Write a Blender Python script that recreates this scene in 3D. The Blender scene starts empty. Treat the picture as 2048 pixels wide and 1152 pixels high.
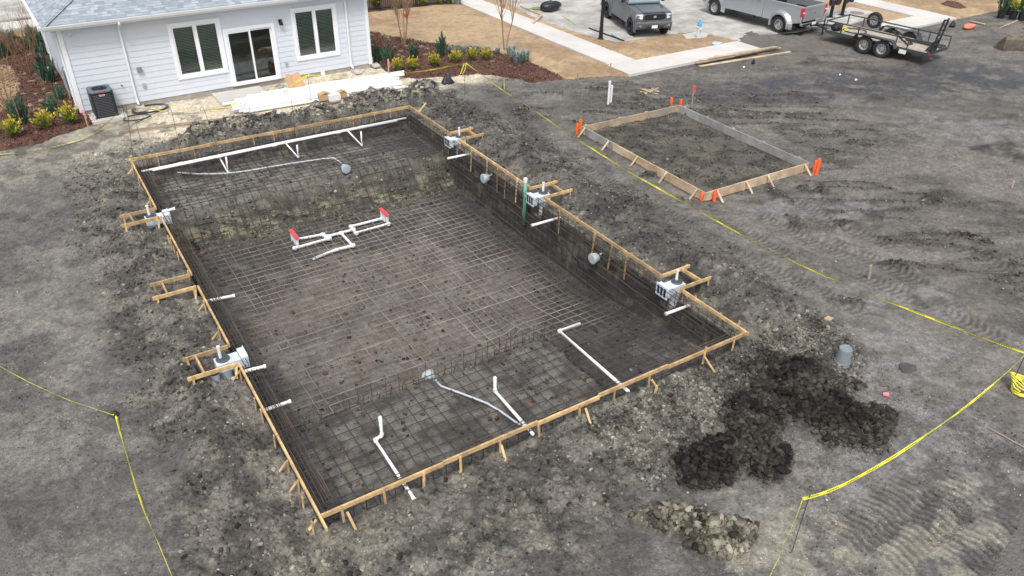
import bpy, math, random
import numpy as np
from mathutils import Vector, Matrix
random.seed(7)
rng = np.random.default_rng(11)
S = bpy.context.scene
Q = QG = 1.0
col = S.collection
PI = math.pi

# ------------------------------------------------------------------ camera
F = 1546.9; CAM = np.array([-1.9775, -8.6107, 10.0]); YAW, PIT, ROL = 0.5700, 0.5701, 0.0145
cy_, sy_, cp_, sp_ = math.cos(YAW), math.sin(YAW), math.cos(PIT), math.sin(PIT)
fw = np.array([sy_*cp_, cy_*cp_, -sp_]); rt = np.array([cy_, -sy_, 0.0]); up = np.cross(rt, fw)
cr_, sr_ = math.cos(ROL), math.sin(ROL)
rt, up = cr_*rt+sr_*up, -sr_*rt+cr_*up
cam = bpy.data.cameras.new("camera"); cam.sensor_width = 36; cam.lens = 36*F/2048
cam.clip_start = 0.1; cam.clip_end = 2000
co = bpy.data.objects.new("camera", cam); col.objects.link(co)
co.matrix_world = Matrix(((rt[0], up[0], -fw[0], CAM[0]), (rt[1], up[1], -fw[1], CAM[1]), (rt[2], up[2], -fw[2], CAM[2]), (0, 0, 0, 1)))
S.camera = co

# ------------------------------------------------------------------ sky, sun, exposure
SUN_EL, SUN_ROT = math.radians(58), math.radians(215)
w = bpy.data.worlds.new("World"); S.world = w; w.use_nodes = True
nt = w.node_tree; bgn = nt.nodes["Background"]
sk = nt.nodes.new("ShaderNodeTexSky"); sk.sky_type = 'NISHITA'; sk.sun_disc = False
sk.sun_elevation = SUN_EL; sk.sun_rotation = SUN_ROT; sk.air_density = 1.0; sk.dust_density = 4.0; sk.ozone_density = 1.0
hs = nt.nodes.new("ShaderNodeHueSaturation"); hs.inputs['Saturation'].default_value = 0.22
nt.links.new(sk.outputs[0], hs.inputs['Color']); nt.links.new(hs.outputs[0], bgn.inputs[0])
bgn.inputs[1].default_value = 0.15
sl = bpy.data.lights.new("sun", 'SUN'); sl.energy = 1.35; sl.angle = math.radians(14); sl.color = (1.0, 0.97, 0.93)
so = bpy.data.objects.new("sun", sl); col.objects.link(so)
sd = Vector((math.sin(SUN_ROT)*math.cos(SUN_EL), math.cos(SUN_ROT)*math.cos(SUN_EL), math.sin(SUN_EL)))
so.rotation_euler = sd.to_track_quat('Z', 'Y').to_euler(); so.location = (0, 0, 30)
S.view_settings.view_transform = 'Standard'; S.view_settings.look = 'None'
S.view_settings.exposure = 0.42; S.view_settings.gamma = 1; S.view_settings.use_curve_mapping = False

W, L, FT = 9.50, 16.40, 0.36          # pool form plan and top of form board
DEEP, NSH, FSH = -1.42, -0.42, -0.50   # pit floor, near shelf, far shelf levels

SKR = [(2.05, 2.70, 'nearest'), (7.66, 8.36, 'middle'), (12.69, 13.34, 'farthest')]
SKL = [(4.56, 5.24, 'nearest'), (7.90, 8.51, 'middle, empty'), (11.93, 12.52, 'farthest')]

# ------------------------------------------------------------------ survey helpers (where things stand on the site)
def ray(u, v): return (u-1024)/F*rt-(v-576)/F*up+fw
def g(u, v, z=0.0):
    d = ray(u, v); p = CAM+d*((z-CAM[2])/d[2]); return (float(p[0]), float(p[1]), float(z))
def gx(u, v, x):
    d = ray(u, v); p = CAM+d*((x-CAM[0])/d[0]); return tuple(float(a) for a in p)
def gy(u, v, y):
    d = ray(u, v); p = CAM+d*((y-CAM[1])/d[1]); return tuple(float(a) for a in p)

# ------------------------------------------------------------------ noise
def _h(ix, iy, s):
    n = (ix.astype(np.int64)*374761393+iy.astype(np.int64)*668265263+s*1442695041) & 0xffffffff
    n = ((n ^ (n >> 13))*1274126177) & 0xffffffff
    n = ((n ^ (n >> 16))*2246822519) & 0xffffffff
    return ((n ^ (n >> 15)) & 0xffffff)/float(0xffffff)
def vn(x, y, s=0):
    ix, iy = np.floor(x), np.floor(y); fx, fy = x-ix, y-iy
    fx = fx*fx*(3-2*fx); fy = fy*fy*(3-2*fy)
    a = _h(ix, iy, s); b = _h(ix+1, iy, s); c = _h(ix, iy+1, s); d = _h(ix+1, iy+1, s)
    return (a*(1-fx)+b*fx)*(1-fy)+(c*(1-fx)+d*fx)*fy
def fbm(x, y, f, o=4, s=0):
    t = 0; a = 1; n = 0
    for i in range(o):
        t = t+a*vn(x*f+i*17.3, y*f-i*9.1, s+i); n += a; a *= .5; f *= 2.03
    return t/n
def worley(x, y, f, s=0):
    x = x*f; y = y*f; ix, iy = np.floor(x), np.floor(y)
    best = np.full(x.shape, 9.0); bid = np.zeros(x.shape)
    for dx in (-1, 0, 1):
        for dy in (-1, 0, 1):
            a, b = ix+dx, iy+dy
            px = a+_h(a, b, s+1); py = b+_h(a, b, s+2)
            d = np.hypot(px-x, py-y); m = d < best
            best = np.where(m, d, best); bid = np.where(m, _h(a, b, s+3), bid)
    return best, bid
def sstep(a, b, x):
    t = np.clip((x-a)/(b-a), 0, 1); return t*t*(3-2*t)

# ------------------------------------------------------------------ materials
def mat(name, c, rough=.7, metal=0, var=.12, vs=6, bump=0, bs=40, attr=False, rand=0, coat=0, spec=.5, c2=None, stretch=None, det=6, nrough=.65):
    m = bpy.data.materials.new(name); m.use_nodes = True; t = m.node_tree; N = t.nodes; Lk = t.links
    b = N["Principled BSDF"]; b.inputs['Roughness'].default_value = rough; b.inputs['Metallic'].default_value = metal
    b.inputs['Specular IOR Level'].default_value = spec; b.inputs['Coat Weight'].default_value = coat
    tc = N.new("ShaderNodeTexCoord"); mp = N.new("ShaderNodeMapping"); Lk.new(tc.outputs['Object'], mp.inputs[0])
    if stretch: mp.inputs['Scale'].default_value = stretch
    no = N.new("ShaderNodeTexNoise"); no.inputs['Scale'].default_value = vs; no.inputs['Detail'].default_value = det
    no.inputs['Roughness'].default_value = nrough
    Lk.new(mp.outputs[0], no.inputs['Vector'])
    rr = N.new("ShaderNodeMapRange"); rr.inputs[1].default_value = .3; rr.inputs[2].default_value = .7
    rr.inputs[3].default_value = 1-var; rr.inputs[4].default_value = 1+var
    Lk.new(no.outputs[0], rr.inputs[0])
    mx = N.new("ShaderNodeVectorMath"); mx.operation = 'SCALE'
    if attr:
        at = N.new("ShaderNodeAttribute"); at.attribute_name = 'tint'; src = at.outputs['Color']
    elif c2:
        mc = N.new("ShaderNodeMix"); mc.data_type = 'RGBA'; mc.inputs[6].default_value = (*c, 1); mc.inputs[7].default_value = (*c2, 1)
        n2 = N.new("ShaderNodeTexNoise"); n2.inputs['Scale'].default_value = vs*.35; n2.inputs['Detail'].default_value = 4
        Lk.new(mp.outputs[0], n2.inputs['Vector'])
        r2 = N.new("ShaderNodeMapRange"); r2.inputs[1].default_value = .4; r2.inputs[2].default_value = .6
        Lk.new(n2.outputs[0], r2.inputs[0]); Lk.new(r2.outputs[0], mc.inputs[0]); src = mc.outputs[2]
    else:
        rg = N.new("ShaderNodeRGB"); rg.outputs[0].default_value = (*c, 1); src = rg.outputs[0]
    Lk.new(src, mx.inputs[0])
    sc = rr.outputs[0]
    if rand:
        oi = N.new("ShaderNodeObjectInfo"); r3 = N.new("ShaderNodeMapRange"); r3.inputs[3].default_value = 1-rand; r3.inputs[4].default_value = 1+rand
        Lk.new(oi.outputs['Random'], r3.inputs[0]); mm = N.new("ShaderNodeMath"); mm.operation = 'MULTIPLY'
        Lk.new(sc, mm.inputs[0]); Lk.new(r3.outputs[0], mm.inputs[1]); sc = mm.outputs[0]
    Lk.new(sc, mx.inputs['Scale']); Lk.new(mx.outputs[0], b.inputs['Base Color'])
    if bump:
        n3 = N.new("ShaderNodeTexNoise"); n3.inputs['Scale'].default_value = bs; n3.inputs['Detail'].default_value = 5
        Lk.new(mp.outputs[0], n3.inputs['Vector'])
        bp = N.new("ShaderNodeBump"); bp.inputs['Strength'].default_value = 1; bp.inputs['Distance'].default_value = bump
        Lk.new(n3.outputs[0], bp.inputs['Height']); Lk.new(bp.outputs[0], b.inputs['Normal'])
    return m
M = {}
M['soil'] = mat('soil', (.1, .1, .1), .88, attr=True, var=.45, vs=13, bump=.035, bs=30, spec=.3, det=12, nrough=.8)
def wetness(m):
    N = m.node_tree.nodes; Lk = m.node_tree.links; b = N['Principled BSDF']; tc = N.new('ShaderNodeTexCoord'); n = N.new('ShaderNodeTexNoise'); n.inputs['Scale'].default_value = .9; n.inputs['Detail'].default_value = 8
    r = N.new('ShaderNodeMapRange'); r.inputs[1].default_value = .38; r.inputs[2].default_value = .60; r.inputs[3].default_value = .46; r.inputs[4].default_value = .92
    Lk.new(tc.outputs['Object'], n.inputs['Vector']); Lk.new(n.outputs[0], r.inputs[0]); Lk.new(r.outputs[0], b.inputs['Roughness'])
wetness(M['soil'])
M['clod'] = mat('clod', (.1, .1, .1), .97, attr=True, var=.3, vs=40, bump=.012, bs=60, spec=.12)
M['wood'] = mat('fresh_pine', (.60, .41, .20), .7, var=.30, vs=9, rand=.24, c2=(.43, .29, .15), det=9)
M['woodpale'] = mat('pale_pine', (.60, .47, .33), .7, var=.15, vs=5, rand=.1, c2=(.42, .31, .2))
M['woodold'] = mat('weathered_pine', (.40, .30, .20), .8, var=.22, vs=5, rand=.08, c2=(.27, .23, .19))
M['woodgrey'] = mat('grey_board', (.33, .33, .32), .8, var=.2, vs=4, c2=(.25, .25, .25))
M['pvc'] = mat('white_pvc', (.76, .775, .785), .4, var=.12, vs=6, det=8)
M['conduit'] = mat('grey_conduit', (.48, .52, .56), .45, var=.08)
M['niche'] = mat('niche_grey', (.40, .46, .49), .5, var=.25, vs=15)
M['green'] = mat('green_pipe', (.13, .32, .24), .5, var=.3, vs=8)
M['rebar'] = mat('rebar', (.055, .053, .052), .75, metal=.2, var=.3, vs=3, rand=.35, c2=(.11, .08, .06))
def rebarmix():
    m = mat('rebar_mat_bars', (.27, .232, .20), .8, metal=.1, var=.35, vs=3, rand=.28, c2=(.18, .15, .13)); N = m.node_tree.nodes; Lk = m.node_tree.links; b = N['Principled BSDF']; src = b.inputs['Base Color'].links[0].from_socket
    tc = N.new('ShaderNodeTexCoord'); sp = N.new('ShaderNodeSeparateXYZ'); Lk.new(tc.outputs['Object'], sp.inputs[0]); fs = []
    for o_, v0, v1 in ((0, .5, 1.4), (0, 9.0, 8.2), (1, 2.6, 4.0), (1, 13.0, 11.8)):   # bars tan over the middle of the floor, near black towards the pit sides
        r = N.new('ShaderNodeMapRange'); r.inputs[1].default_value = v0; r.inputs[2].default_value = v1; Lk.new(sp.outputs[o_], r.inputs[0]); fs.append(r.outputs[0])
    cur = fs[0]
    for f_ in fs[1:]: q = N.new('ShaderNodeMath'); q.operation = 'MULTIPLY'; Lk.new(cur, q.inputs[0]); Lk.new(f_, q.inputs[1]); cur = q.outputs[0]
    mx = N.new('ShaderNodeMix'); mx.data_type = 'RGBA'; mx.inputs[6].default_value = (.042, .042, .043, 1); Lk.new(cur, mx.inputs[0]); Lk.new(src, mx.inputs[7]); Lk.new(mx.outputs[2], b.inputs['Base Color']); return m
M['rmix'] = rebarmix()
M['rust'] = mat('rebar_rusty', (.33, .24, .18), .8, var=.3, vs=3, rand=.3, c2=(.23, .17, .135))
M['brick'] = mat('brick', (.115, .055, .045), .85, var=.3, vs=20, rand=.5)
M['red'] = mat('red_tape', (.75, .07, .09), .45, var=.08)
M['orange'] = mat('orange_paint', (.85, .13, .03), .55, var=.15, vs=12)
M['black'] = mat('black_plastic', (.02, .022, .026), .4, var=.2)
M['blackm'] = mat('black_metal', (.018, .019, .022), .45, metal=.3, var=.2)
M['siding'] = mat('siding_paint', (.62, .66, .72), .6, var=.03, vs=3)
M['trim'] = mat('trim_paint', (.80, .82, .85), .5, var=.03, vs=3)
M['gutter'] = mat('gutter_paint', (.78, .79, .81), .4, var=.03)
M['found'] = mat('foundation', (.34, .32, .29), .9, var=.2, vs=5, bump=.01, bs=30)
M['shingle'] = mat('shingle', (.2, .2, .2), .9, attr=True, var=.14, vs=40)
M['conc'] = mat('concrete', (.52, .50, .475), .85, var=.10, vs=1.2, bump=.003, bs=60, c2=(.47, .45, .42))
M['concwhite'] = mat('new_concrete', (.60, .575, .55), .85, var=.06, vs=1.5, c2=(.54, .515, .49))
M['street'] = mat('street_concrete', (.46, .45, .43), .85, var=.22, vs=2.2, c2=(.33, .315, .29), det=10, nrough=.72)
M['mulch'] = mat('mulch', (.1, .05, .04), .9, attr=True, var=.3, vs=25, bump=.03, bs=30)
M['turf'] = mat('dormant_turf', (.3, .2, .1), .9, attr=True, var=.30, vs=22, bump=.02, bs=30)
M['leaf'] = mat('leaf', (.1, .2, .05), .55, attr=True, var=.15, vs=10)
M['bark'] = mat('bark', (.30, .20, .13), .85, var=.2, vs=20)
M['tape'] = None
M['tire'] = mat('tyre', (.022, .022, .024), .8, var=.25, vs=20)
M['rim'] = mat('silver_rim', (.55, .56, .57), .3, metal=.7, var=.1)
M['chrome'] = mat('chrome', (.7, .7, .72), .15, metal=1, var=.05)
M['greycar'] = mat('grey_car_paint', (.115, .13, .15), .35, metal=.4, coat=.6, var=.05, vs=2)
M['silver'] = mat('silver_car_paint', (.47, .49, .515), .28, metal=.6, coat=.6, var=.04, vs=2)
M['lampred'] = mat('tail_lamp_red', (.55, .02, .04), .2, coat=.7)
M['white'] = mat('white_paint', (.78, .79, .80), .5, var=.06)
M['hydblue'] = mat('blue_paint', (.07, .33, .58), .4)
M['hydsil'] = mat('silver_paint', (.60, .62, .64), .45)
M['card'] = mat('cardboard', (.50, .31, .17), .8, var=.08)
M['deck'] = mat('deck_boards', (.44, .37, .30), .8, var=.25, vs=5, rand=.1)
M['trailer'] = mat('trailer_paint', (.045, .058, .068), .5, var=.25, vs=6)
M['ramp'] = mat('trailer_ramp', (.03, .032, .036), .55, var=.2)
M['darkin'] = mat('dark_interior', (.012, .013, .014), .8)
M['blind'] = mat('blind_slat', (.66, .72, .64), .5)
M['acbody'] = mat('ac_grey', (.016, .021, .028), .5, var=.1)
M['actop'] = mat('ac_top_grey', (.10, .125, .15), .45, var=.1)
M['skim'] = mat('skimmer_plastic', (.62, .70, .78), .4, var=.08)
M['bagblack'] = mat('bin_bag', (.018, .02, .025), .25, bump=.02, bs=12)
M['dirtysteel'] = mat('bucket_steel', (.10, .09, .08), .7, var=.4, vs=6, c2=(.17, .13, .09))
M['pail'] = mat('translucent_pail', (.21, .245, .265), .4, var=.12, vs=10)
M['caulk'] = mat('yellow_plastic', (.75, .70, .08), .5)
def glassmat(name, tint, k=.6):
    m = bpy.data.materials.new(name); m.use_nodes = True; t = m.node_tree; N = t.nodes; Lk = t.links; N.clear()
    o = N.new("ShaderNodeOutputMaterial"); mx = N.new("ShaderNodeMixShader"); tr = N.new("ShaderNodeBsdfTransparent"); gl = N.new("ShaderNodeBsdfGlossy")
    fr = N.new("ShaderNodeFresnel"); fr.inputs[0].default_value = 1.5; ad = N.new("ShaderNodeMath"); ad.operation = 'MULTIPLY_ADD'
    ad.inputs[1].default_value = 1.6; ad.inputs[2].default_value = .06
    tr.inputs[0].default_value = (*tint, 1); gl.inputs['Roughness'].default_value = .02
    nz = N.new("ShaderNodeTexNoise"); nz.inputs['Scale'].default_value = 1.2; bp = N.new("ShaderNodeBump"); bp.inputs['Distance'].default_value = .01
    bp.inputs['Strength'].default_value = .3; Lk.new(nz.outputs[0], bp.inputs['Height']); Lk.new(bp.outputs[0], gl.inputs['Normal'])
    Lk.new(fr.outputs[0], ad.inputs[0]); Lk.new(ad.outputs[0], mx.inputs[0]); Lk.new(tr.outputs[0], mx.inputs[1]); Lk.new(gl.outputs[0], mx.inputs[2])
    Lk.new(mx.outputs[0], o.inputs[0]); return m
M['glass'] = glassmat('window_glass', (.80, .90, .86))
M['carglass'] = glassmat('car_glass', (.25, .32, .34))
def tapemat():
    m = mat('caution_tape', (.80, .76, .05), .4, var=.04, vs=3); t = m.node_tree; N = t.nodes; Lk = t.links
    b = N["Principled BSDF"]; uv = N.new("ShaderNodeUVMap"); sp = N.new("ShaderNodeSeparateXYZ"); Lk.new(uv.outputs[0], sp.inputs[0])
    # block lettering printed along the tape: groups of strokes with gaps between the words
    br = N.new("ShaderNodeTexBrick"); br.offset = 0; br.inputs['Color1'].default_value = (0, 0, 0, 1); br.inputs['Color2'].default_value = (.0, .0, .0, 1)
    br.inputs['Mortar'].default_value = (1, 1, 1, 1); br.inputs['Scale'].default_value = 1; br.inputs['Brick Width'].default_value = .045
    br.inputs['Row Height'].default_value = 1; br.inputs['Mortar Size'].default_value = .010
    Lk.new(uv.outputs[0], br.inputs[0])
    wv = N.new("ShaderNodeMath"); wv.operation = 'PINGPONG'; wv.inputs[1].default_value = .30; Lk.new(sp.outputs[0], wv.inputs[0])
    c1 = N.new("ShaderNodeMath"); c1.operation = 'GREATER_THAN'; c1.inputs[1].default_value = .11; Lk.new(wv.outputs[0], c1.inputs[0])
    dv = N.new("ShaderNodeMath"); dv.operation = 'SUBTRACT'; dv.inputs[1].default_value = .5; Lk.new(sp.outputs[1], dv.inputs[0])
    ab = N.new("ShaderNodeMath"); ab.operation = 'ABSOLUTE'; Lk.new(dv.outputs[0], ab.inputs[0])
    c2 = N.new("ShaderNodeMath"); c2.operation = 'LESS_THAN'; c2.inputs[1].default_value = .27; Lk.new(ab.outputs[0], c2.inputs[0])
    m1 = N.new("ShaderNodeMath"); m1.operation = 'MULTIPLY'; Lk.new(c1.outputs[0], m1.inputs[0]); Lk.new(c2.outputs[0], m1.inputs[1])
    iv = N.new("ShaderNodeMath"); iv.operation = 'SUBTRACT'; iv.inputs[0].default_value = 1; Lk.new(br.outputs['Fac'], iv.inputs[1])
    m2 = N.new("ShaderNodeMath"); m2.operation = 'MULTIPLY'; Lk.new(m1.outputs[0], m2.inputs[0]); Lk.new(iv.outputs[0], m2.inputs[1])
    mc = N.new("ShaderNodeMix"); mc.data_type = 'RGBA'; mc.inputs[6].default_value = (.80, .76, .05, 1); mc.inputs[7].default_value = (.06, .06, .02, 1)
    Lk.new(m2.outputs[0], mc.inputs[0]); Lk.new(mc.outputs[2], b.inputs['Base Color']); return m
M['tape'] = tapemat()

# ------------------------------------------------------------------ mesh builder
class MB:
    def __init__(s): s.v = []; s.f = []; s.c = []; s.uv = None
    def add(s, vs, fs, c=None):
        o = len(s.v); s.v.extend([tuple(map(float, p)) for p in vs]); s.f.extend([tuple(i+o for i in f) for f in fs])
        if c is not None: s.c.extend([c]*len(vs))
        return s
    def box(s, c, d, rz=0, rx=0, ry=0, col=None):
        m = Matrix.Rotation(rz, 3, 'Z') @ Matrix.Rotation(ry, 3, 'Y') @ Matrix.Rotation(rx, 3, 'X')
        vs = []
        for z in (-.5, .5):
            for x, y in ((-.5, -.5), (.5, -.5), (.5, .5), (-.5, .5)):
                p = m @ Vector((x*d[0], y*d[1], z*d[2])); vs.append((p.x+c[0], p.y+c[1], p.z+c[2]))
        return s.add(vs, [(0, 3, 2, 1), (4, 5, 6, 7), (0, 1, 5, 4), (1, 2, 6, 5), (2, 3, 7, 6), (3, 0, 4, 7)], col)
    def b2(s, x0, x1, y0, y1, z0, z1, col=None): return s.box(((x0+x1)/2, (y0+y1)/2, (z0+z1)/2), (abs(x1-x0), abs(y1-y0), abs(z1-z0)), col=col)
    def beam(s, p0, p1, w_, h_, upv=(0, 0, 1)):
        a, b = Vector(p0), Vector(p1); d = (b-a); ln = d.length; d.normalize(); u = Vector(upv)
        if abs(d.dot(u)) > .98: u = Vector((0, 1, 0))
        sx = d.cross(u).normalized(); u = sx.cross(d).normalized(); vs = []
        for p in (a, b):
            for i, j in ((-1, -1), (1, -1), (1, 1), (-1, 1)): vs.append(p+sx*(i*w_/2)+u*(j*h_/2))
        return s.add(vs, [(3, 2, 1, 0), (4, 5, 6, 7), (0, 1, 5, 4), (1, 2, 6, 5), (2, 3, 7, 6), (3, 0, 4, 7)])
    def tube(s, pts, r, n=6, cap=True, col=None):
        pts = [Vector(p) for p in pts]; k = len(pts); rs = r if isinstance(r, (list, tuple)) else [r]*k
        ref = None; rings = []
        for i, p in enumerate(pts):
            if i == 0: d = pts[1]-p
            elif i == k-1: d = p-pts[i-1]
            else: d = (pts[i+1]-p).normalized()+(p-pts[i-1]).normalized()
            if d.length < 1e-9: d = Vector((0, 0, 1))
            d.normalize()
            if ref is None: ref = Vector((0, 0, 1)) if abs(d.z) < .9 else Vector((1, 0, 0))
            a = d.cross(ref)
            if a.length < 1e-4: a = d.orthogonal()
            a.normalize(); b = a.cross(d).normalized(); ref = b
            rings.append([p+a*(math.cos(2*PI*j/n)*rs[i])+b*(math.sin(2*PI*j/n)*rs[i]) for j in range(n)])
        vs = [q for rg in rings for q in rg]
        fs = [(i*n+j, (i+1)*n+j, (i+1)*n+(j+1) % n, i*n+(j+1) % n) for i in range(k-1) for j in range(n)]
        if cap: fs += [tuple(range(n)), tuple((k-1)*n+j for j in reversed(range(n)))]
        return s.add(vs, fs, col)
    def lathe(s, prof, c=(0, 0, 0), n=20, axis='z', cap=True, rz=0):
        vs = []
        for r, h in prof:
            for j in range(n):
                a = 2*PI*j/n; x, y = r*math.cos(a), r*math.sin(a)
                p = {'z': (x, y, h), 'x': (h, x, y), 'y': (x, h, y)}[axis]
                if rz: p = (p[0]*math.cos(rz)-p[1]*math.sin(rz), p[0]*math.sin(rz)+p[1]*math.cos(rz), p[2])
                vs.append((p[0]+c[0], p[1]+c[1], p[2]+c[2]))
        k = len(prof); fs = [(i*n+j, i*n+(j+1) % n, (i+1)*n+(j+1) % n, (i+1)*n+j) for i in range(k-1) for j in range(n)]
        if cap: fs += [tuple(reversed(range(n))), tuple((k-1)*n+j for j in range(n))]
        return s.add(vs, fs)
    def prism(s, poly, z0, z1):
        n = len(poly); vs = [(x, y, z0) for x, y in poly]+[(x, y, z1) for x, y in poly]
        return s.add(vs, [tuple(reversed(range(n))), tuple(range(n, 2*n))]+[(i, (i+1) % n, n+(i+1) % n, n+i) for i in range(n)])
    def side(s, poly, x0, x1):   # polygon in (y, z) extruded along x
        n = len(poly); vs = [(x0, y, z) for y, z in poly]+[(x1, y, z) for y, z in poly]
        return s.add(vs, [tuple(range(n)), tuple(reversed(range(n, 2*n)))]+[(i, n+i, n+(i+1) % n, (i+1) % n) for i in range(n)])
    def build(s, name, m, parent=None, smooth=False, bevel=0, seg=2):
        me = bpy.data.meshes.new(name); me.from_pydata(s.v, [], s.f); me.update()
        if s.c and len(s.c) == len(s.v):
            ca = me.color_attributes.new('tint', 'FLOAT_COLOR', 'POINT')
            ca.data.foreach_set('color', np.array([(*c[:3], 1) for c in s.c], dtype=np.float32).ravel())
        if smooth: me.shade_smooth()
        o = bpy.data.objects.new(name, me); me.materials.append(m if not isinstance(m, str) else M[m]); col.objects.link(o)
        if parent: o.parent = parent
        if bevel:
            bv = o.modifiers.new('bevel', 'BEVEL'); bv.width = bevel; bv.segments = seg; bv.limit_method = 'ANGLE'; bv.angle_limit = math.radians(40)
            bv.harden_normals = False
        return o
def tag(o, label=None, cat=None, group=None, kind=None):
    if label: o['label'] = label
    if cat: o['category'] = cat
    if group: o['group'] = group
    if kind: o['kind'] = kind
    return o
def thing(name, label, cat, loc=(0, 0, 0), rz=0, group=None):
    o = bpy.data.objects.new(name, None); o.empty_display_size = .2; col.objects.link(o); o.location = loc; o.rotation_euler = (0, 0, rz)
    return tag(o, label, cat, group)
def copy_tree(o, parent=None):
    c = o.copy(); col.objects.link(c)
    if parent: c.parent = parent
    for ch in list(o.children): copy_tree(ch, c)
    return c
def npmesh(name, V, Fq, C, m, smooth=True):
    me = bpy.data.meshes.new(name); nv, nf = len(V), len(Fq); k = Fq.shape[1]
    me.vertices.add(nv); me.vertices.foreach_set('co', V.astype(np.float32).ravel())
    me.loops.add(nf*k); me.loops.foreach_set('vertex_index', Fq.astype(np.int32).ravel())
    me.polygons.add(nf); me.polygons.foreach_set('loop_start', np.arange(0, nf*k, k, dtype=np.int32))
    me.update(calc_edges=True)
    if C is not None:
        ca = me.color_attributes.new('tint', 'FLOAT_COLOR', 'POINT')
        ca.data.foreach_set('color', np.concatenate([C, np.ones((nv, 1))], 1).astype(np.float32).ravel())
    if smooth: me.shade_smooth()
    me.materials.append(M[m]); o = bpy.data.objects.new(name, me); col.objects.link(o); return o

# ------------------------------------------------------------------ terrain fields
def rect_d(x, y, x0, x1, y0, y1):
    dx = np.maximum(np.maximum(x0-x, x-x1), 0); dy = np.maximum(np.maximum(y0-y, y-y1), 0); return np.hypot(dx, dy)
def blob(x, y, cx, cy, rx, ry, a=0, s=3, e=.35):
    o = np.zeros(x.shape); R0_ = 2.2*max(rx, ry); m = (np.abs(x-cx) < R0_) & (np.abs(y-cy) < R0_)
    if not m.any(): return o
    x, y = x[m], y[m]
    ca, sa = math.cos(a), math.sin(a); X = ((x-cx)*ca+(y-cy)*sa)/rx; Y = (-(x-cx)*sa+(y-cy)*ca)/ry
    d = np.hypot(X, Y)+(fbm(x, y, 1.3, 5, s)-.5)*1.5; o[m] = 1-sstep(1-e, 1+e, d); return o
_pile = [g(1640, 800), g(1560, 770), g(1500, 840), g(1700, 850), g(1450, 910), g(1400, 950), g(1540, 930), g(1620, 760)]
_tanp = [g(1350, 1060), g(1430, 1085), g(1310, 1040)]
_bright = [(g(1950, 265), 2.6, 1.5), (g(1750, 600), 2.0, .8), (g(1650, 420), 1.8, .8), (g(1650, 1080), 1.5, .8), (g(1900, 1050), 1.6, .7), (g(1800, 720), 1.6, 1.2), (g(1850, 900), 1.8, 1.3), (g(900, 1120), 1.2, .8)]
_tanz = [(g(1650, 1090), 1.8, .9), (g(1850, 1080), 1.6, .9), (g(1560, 1120), 1.2, .6), (g(1980, 1000), 1.0, .8), (g(700, 1110), 1.3, .5), (g(330, 700), .8, .5), (g(500, 930), .6, .4), (g(100, 330), 2.2, 1.0), (g(1000, 1080), 1.2, .4), (g(1100, 330), 1.2, .7)]
_charc = [(g(1800, 170), 6, 2.0), (g(1500, 190), 3.4, 1.4), (g(1950, 150), 5, 1.8)]
_clump = [(g(1790, 530), .5), (g(1590, 445), .5), (g(1690, 450), .6), (g(1560, 395), .5), (g(1640, 385), .4), (g(1950, 480), .5), (g(1870, 400), .6), (g(2000, 520), .6),
          (g(1540, 85), .5), (g(1480, 105), .3), (g(1620, 130), .6), (g(1700, 100), .5), (g(1560, 50), .4), (g(1750, 200), .6), (g(1160, 250), .5), (g(900, 195), .5), (g(1240, 210), .5), (g(1040, 230), .7), (g(1980, 300), 1.2), (g(2020, 310), .9),
          (g(1300, 350), .4), (g(1180, 320), .5), (g(1480, 620), .5), (g(1700, 610), .4), (g(1540, 700), .5), (g(520, 560), .1), (g(225, 830), .15)]
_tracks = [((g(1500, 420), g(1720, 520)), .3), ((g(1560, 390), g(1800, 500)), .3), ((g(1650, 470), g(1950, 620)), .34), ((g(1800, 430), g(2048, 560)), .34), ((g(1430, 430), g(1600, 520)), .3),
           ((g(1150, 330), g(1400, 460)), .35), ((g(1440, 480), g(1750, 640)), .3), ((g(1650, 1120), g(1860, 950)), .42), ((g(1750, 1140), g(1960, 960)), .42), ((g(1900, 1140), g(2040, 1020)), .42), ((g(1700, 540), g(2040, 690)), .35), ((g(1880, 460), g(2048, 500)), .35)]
def rough_mask(x, y):
    d = rect_d(x, y, 0, W, 0, L); n = fbm(x, y, .7, 4, 31)
    wdt = 1.5+2.2*n
    wdt = np.where(x > W, 1.9+2.6*n, wdt); wdt = np.where(y < 0, 1.6+2.4*n, wdt); wdt = np.where(x < 0, 1.3+2.2*n, wdt)
    return 1-sstep(wdt*.62, wdt, d)
def landscaped(x, y):
    m = np.maximum(sstep(15.2, 15.9, y)*sstep(18.6, 19.2, x), sstep(19.7, 20.3, y)*np.maximum(1-sstep(-2.3, -1.6, x), sstep(11.2, 12.0, x)))
    m = np.maximum(m, sstep(14.0, 14.8, y)*sstep(36, 37, x)); return m
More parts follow.
